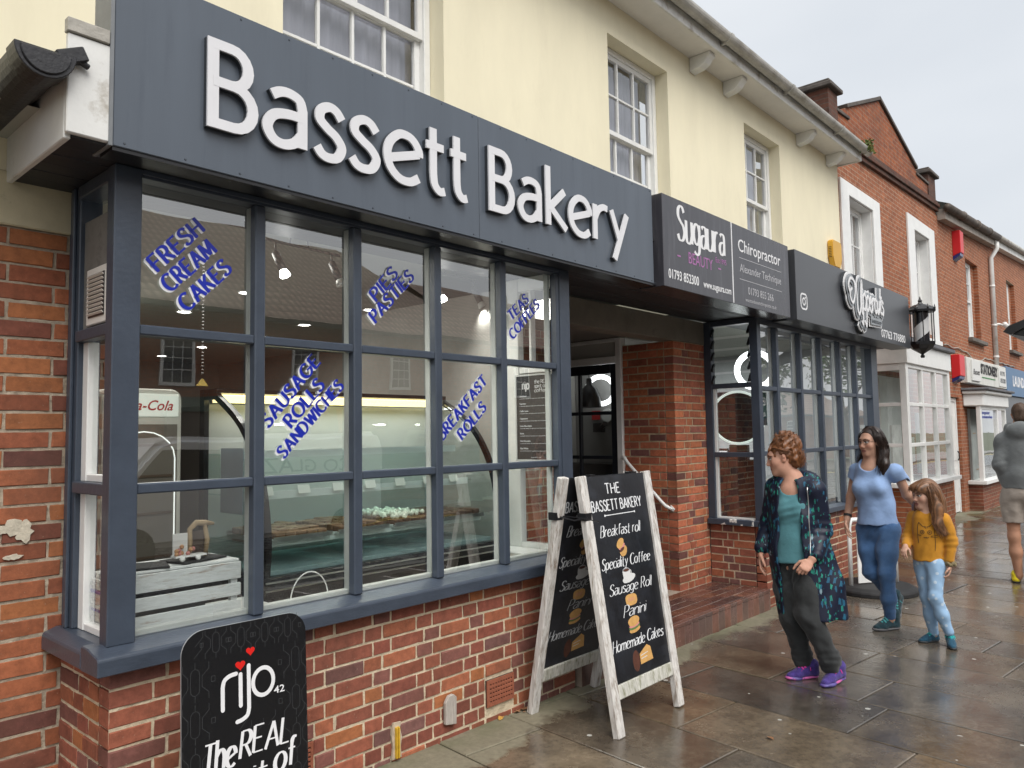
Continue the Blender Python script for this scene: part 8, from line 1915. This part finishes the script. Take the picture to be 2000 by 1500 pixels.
def menu(leaf, dim):
    O, U, V, Nn, W, Hh = leaf; P = plane(O, U, V, Nn)
    mw = M_handdim if dim else M_hand
    pt = lambda u, v: (lambda x, y, d: P(u*W+x, v*Hh+y, .0042+d))
    def word(name, s, u, v, h, w, **k):
        mb = MB(); skel_text(mb, s, pt(u, v), h, w*W, d0=0, step=.00006, **k); mb.build(name, mw, ab, fix=False)
    hw = dict(pw=.19, thin=.055, shear=.30, gap=.15, taper=.6, wob=.03, d1=.0003, caps=1.15)
    word('heading', 'THE', .33, .905, .062, .26, pw=.15, thin=.11, d1=.0003, gap=.25)
    word('heading', 'BASSETT BAKERY', .045, .820, .062, .91, pw=.15, thin=.11, d1=.0003, gap=.20)
    mb = MB(); ribbon(mb, [(.25*W, .795*Hh), (.80*W, .795*Hh)], pen(.005), lambda x, y, d: P(x, y, .0042+d), 0, .0003)
    for q in (.25, .80): ribbon(mb, [(q*W-.006, .795*Hh), (q*W+.006, .795*Hh)], pen(.012), lambda x, y, d: P(x, y, .0042+d), 0, .0004)
    mb.build('underline', mw, ab, fix=False)
    word('menu_line', 'Breakfast roll', .12, .690, .058, .72, **hw); word('menu_line', 'Speciality Coffee', .06, .530, .056, .88, **hw); word('menu_line', 'Sausage Roll', .12, .402, .054, .76, **hw); word('menu_line', 'Panini', .30, .285, .056, .40, **hw); word('menu_line', 'Homemade Cakes', .03, .140, .056, .92, **hw)
    f = .55 if dim else 1
    bl = lambda cx, cy, rx, ry, m, nm, k, **q: blob(P, cx*W, cy*Hh, rx*1.2, ry*1.15, m, nm, .0044+.00012*k, **q)
    bl(.48, .605, .034, .026, M_bun, 'painted_roll', 0, rot=.5); bl(.46, .628, .030, .014, M_ham, 'painted_filling', 1, rot=.4); bl(.455, .612, .024, .008, M_choc, 'painted_filling', 2, rot=.4); bl(.44, .645, .036, .022, M_bun, 'painted_roll', 3, rot=.5)
    bl(.50, .465, .058, .020, M_cupw, 'painted_saucer', 0, rot=.15); bl(.47, .490, .034, .030, M_cupw, 'painted_cup', 1, sq=2.6); bl(.47, .508, .031, .010, M_grey, 'painted_coffee', 2); bl(.47, .507, .026, .007, M_choc, 'painted_coffee', 3)
    mb = MB(); ribbon(mb, arc(.47*W+.036, .492*Hh, .014, .014, -90, 90, 8), pen(.006), lambda x, y, d: P(x, y, .0045+d), 0, .0003); mb.build('painted_handle', M_cupw, ab, fix=False)
    bl(.48, .360, .050, .028, M_bun, 'painted_sausage_roll', 0, sq=3.2)
    mb = MB()
    for k in range(5): ribbon(mb, [(.48*W-.03+.014*k, .360*Hh-.010), (.48*W-.024+.014*k, .360*Hh+.012)], pen(.004), lambda x, y, d: P(x, y, .0045+d), 0, .0002)
    mb.build('painted_slashes', M_ham, ab, fix=False)
    bl(.46, .215, .048, .014, M_bun, 'painted_panini', 0, rot=.1); bl(.46, .228, .050, .012, M_leaf, 'painted_lettuce', 1, rot=.1, seed=4); bl(.46, .236, .046, .010, M_ham, 'painted_filling', 2, rot=.1); bl(.46, .256, .050, .024, M_bun, 'painted_panini', 3, rot=.1)
    bl(.40, .070, .030, .050, M_choc, 'painted_cake', 0, rot=-.1); mb = MB(); mb.add([P(x*W, y*Hh, .0046) for x, y in ((.47, .045), (.70, .050), (.68, .112), (.62, .128), (.47, .095))], [(0, 1, 2, 3, 4)]); mb.build('painted_sponge', M_bun, ab, fix=False)
    mb = MB(); ribbon(mb, [(.49*W, .07*Hh), (.60*W, .074*Hh)], pen(.004), lambda x, y, d: P(x, y, .0047+d), 0, .0002); ribbon(mb, [(.49*W, .085*Hh), (.62*W, .092*Hh)], pen(.004), lambda x, y, d: P(x, y, .0047+d), 0, .0002); mb.build('painted_icing', M_cupw, ab, fix=False)
menu(front, False); menu(back, True)
c = MB(); c.tube([(3.555, -.62+.29*.0-.0+.03, 1.15), (3.54, -.45, 1.165), (3.53, -.25, 1.17)], .0035, 6)
for (x, y, z) in ((3.60, -.455, 1.165), (3.505, -.315, 1.17)): c.obox((x, y, z), ((1, 0, 0), (0, 1, 0), (0, 0, 1)), (.030, .03, .022))
c.tube([(3.585, -.485, 1.165), (3.55, -.42, 1.145), (3.51, -.345, 1.165)], .005, 6); c.build('stay_hook', M_black, ab)
for x in (3.72, 4.16):
    c = MB(); c.box(x, x+.06, -.415, -.365, ztp-.012, ztp+.004); c.build('hinge', M_black, ab)
# black coffee sign at the lower left
rs = thing('coffee_sign', 'black round cornered pavement sign with white logo and two red hearts', 'pavement sign', (1.54, -.34, G(1.5)))
W, Hh = .512, .885
O = Vector((1.285, -.375, G(1.5)+.045)); U = Vector((1, -.035, 0)).normalized(); V = Vector((.012, .06, 1)).normalized(); Nn = U.cross(V).normalized(); P = plane(O, U, V, Nn)
Nn_ = Nn; bb_ = MB(); rr = rrect(0, 0, W, Hh, .085, 10)
bb_.prism(rr, O, U, V, Nn, -.008, -.002); bb_.build('edge', mat('sign_edge', (.32, .33, .34), .35), rs)
bb_ = MB(); rr2 = [(x*.998+W*.001, y*.9985+Hh*.0008) for x, y in rr]; bb_.prism(rr2, O, U, V, Nn, -.0018, .001); bb_.build('panel', mat('sign_black', (.0075, .0078, .009), .28, var=.1), rs)
pf = lambda u, v: (lambda x, y, d: P(u+x, v+y, .0012+d))
# line ornament round the edge
mb = MB(); rnd = random.Random(10); orn = pf(0, 0)
def orn_unit(cx, cy, s):
    yield [(cx-.018*s, cy-.03*s), (cx-.018*s, cy+.03*s)]+arc(cx, cy+.03*s, .018*s, .02*s, 180, 0, 6)+[(cx+.018*s, cy-.03*s)]+arc(cx, cy-.03*s, .018*s, .02*s, 0, -180, 6)
    for sx in (-1, 1):
        yield [(cx+sx*.028*s, cy-.02*s), (cx+sx*.028*s, cy+.02*s), (cx+sx*.055*s, cy+.045*s), (cx+sx*.055*s, cy+.07*s)]
        yield [(cx+sx*.028*s, cy-.02*s), (cx+sx*.055*s, cy-.045*s), (cx+sx*.055*s, cy-.07*s)]
        yield [(cx+sx*.065*s, cy-.01*s), (cx+sx*.08*s, cy-.01*s), (cx+sx*.08*s, cy+.01*s), (cx+sx*.065*s, cy+.01*s), (cx+sx*.065*s, cy-.01*s)]
    yield [(cx, cy+.05*s), (cx, cy+.075*s)]; yield [(cx, cy-.05*s), (cx, cy-.075*s)]
for k in range(6):
    for cx in (.05, W-.05):
        cy = .10+.15*k
        if cy < Hh-.06:
            for l in orn_unit(cx, cy, .95):
                l = [(min(max(x, .004), W-.004), y) for x, y in l]; ribbon(mb, l, pen(.0016), orn, 0, .0001)
for k in range(4):
    for l in orn_unit(.13+.10*k, Hh-.055, .75): ribbon(mb, [(x, min(y, Hh-.004)) for x, y in l], pen(.0016), orn, 0, .0001)
for k in range(7):
    a, b = rnd.uniform(.03, W-.03), rnd.choice((rnd.uniform(.42, .5), rnd.uniform(.78, .86))); ribbon(mb, [(a, b), (a+.03, b+.03), (a+.03, b+.05)], pen(.0016), orn, 0, .0001)
mb.build('line_ornament', mat('ornament_grey', (.045, .047, .05), .4), rs, fix=False)
mb = MB(); pw = .018; q0_ = pf(.155, .575); q = lambda x, y, d: q0_(x*.86, y*.86, d)
ribbon(mb, [(0, 0), (0, .095)]+cr_spline([(0, .095), (.008, .123), (.032, .138), (.062, .142)], 6), pen(pw), q, 0, .0006)
ribbon(mb, [(.083, .0), (.083, .135)], pen(pw), q, 0, .0006)
ribbon(mb, [(.122, .165), (.122, -.02)]+cr_spline([(.122, -.02), (.114, -.048), (.09, -.062), (.066, -.066)], 6), pen(pw), q, 0, .0007)
ribbon(mb, arc(.192, .080, .050, .060, 0, 360, 30), pen(pw), q, 0, .0006)
for (x, y) in ((0, 0), (.062, .142), (.083, 0), (.083, .135), (.122, .165), (.066, -.066)): mb.add([q(x+pw/2*math.cos(6.283*k/12), y+pw/2*math.sin(6.283*k/12), .0008) for k in range(12)], [list(range(12))])
font_text(mb, '42', pf(.365, .585), .028, .046, depth=.0006, bold=.008); mb.build('logo', M_whitetext, rs, fix=False)
for (hx, hy, s) in ((.226, .725, .038), (.268, .770, .034)):
    h = MB(); pts = []
    for k in range(28): a = 6.2832*k/28; pts.append((hx+s*.033*16*math.sin(a)**3, hy+s*.033*(13*math.cos(a)-5*math.cos(2*a)-2*math.cos(3*a)-math.cos(4*a))))
    h.prism(pts, O, U, V, Nn, .0012, .0018); h.build('heart', mat('heart_red', (.62, .012, .008), .4), rs)
mb = MB(); bh = dict(pw=.18, thin=.08, gap=.15, taper=.4, wob=.06, d1=.0004, caps=1.05, shear=.15, step=.00008)
skel_text(mb, 'The', pf(.075, .365), .10, .125, **bh); skel_text(mb, 'REAL', pf(.220, .385), .092, .205, **bh); skel_text(mb, 'spirit', pf(.09, .262), .085, .235, **bh); skel_text(mb, 'of', pf(.36, .292), .10, .09, **bh); skel_text(mb, 'coffee', pf(.15, .13), .08, .26, **bh); mb.build('lettering', M_whitetext, rs, fix=False)
b = MB(); b.box(1.26, 1.82, -.52, -.14, G(1.5), G(1.5)+.06); b.build('foot', M_blackmatt, rs, bevel=.02)
# white framed swing sign behind the woman
ws_ = thing('swing_sign', 'white framed pavement sign on a black rubber foot behind the woman in jeans', 'pavement sign', (8.55, -.52, G(8.5)))
b = MB(); b.tube([(8.30, -.36, G(8.5)+.05), (8.31, -.36, .62), (8.36, -.37, .70), (8.74, -.62, .70), (8.79, -.66, .62), (8.80, -.66, G(8.5)+.05)], .022, 10); b.build('frame', M_white, ws_, smooth=True)
b = MB(); b.obox((8.55, -.51, .32), ((.50, -.30, 0), (.30, .50, 0), (0, 0, 1)), (.20, .008, .28)); b.build('panel', M_white, ws_, bevel=.006)
b = MB(); b.lathe([(.42, G(8.5)), (.42, G(8.5)+.05), (.36, G(8.5)+.085), (.02, G(8.5)+.09)], (8.55, -.51, 0), 28); b.build('rubber_foot', M_blackmatt, ws_, smooth=False, bevel=.01)
# fallen leaves and scraps along the wall foot
rnd = random.Random(15)
def leaf(x, y, s, a, col, lab):
    b = MB(); pts = [(0, 0), (.3, .25), (.7, .3), (1, 0), (.7, -.28), (.3, -.25)]; c, s_ = math.cos(a), math.sin(a)
    b.add([(x+s*(px*c-py*s_), y+s*(px*s_+py*c), G(x)+.004+.012*s/.05*abs(math.sin(px*3))*rnd.uniform(.3, 1)) for px, py in pts], [(0, 1, 2), (0, 2, 3), (0, 3, 4), (0, 4, 5)])
    o = b.build('fallen_leaf', mat('leaf_%s' % col[0], col[1], .7, var=.3, vscale=30), fix=False); tag(o, lab, 'leaf', 'fallen leaves on the pavement')
leaf(3.30, -.03, .06, .4, ('yellow', (.45, .25, .05)), 'yellow fallen leaf by the wall near the airbrick')
for k in range(16): leaf(3.50+rnd.uniform(-.05, .07), .0-rnd.uniform(0, .05), rnd.uniform(.02, .05), rnd.uniform(0, 6), ('brown', (.26, .13, .06)), 'brown leaf in the little heap at the wall foot')
leaf(4.05, -1.35, .05, 1.2, ('brown', (.26, .13, .06)), 'brown leaf alone on the wet slabs')
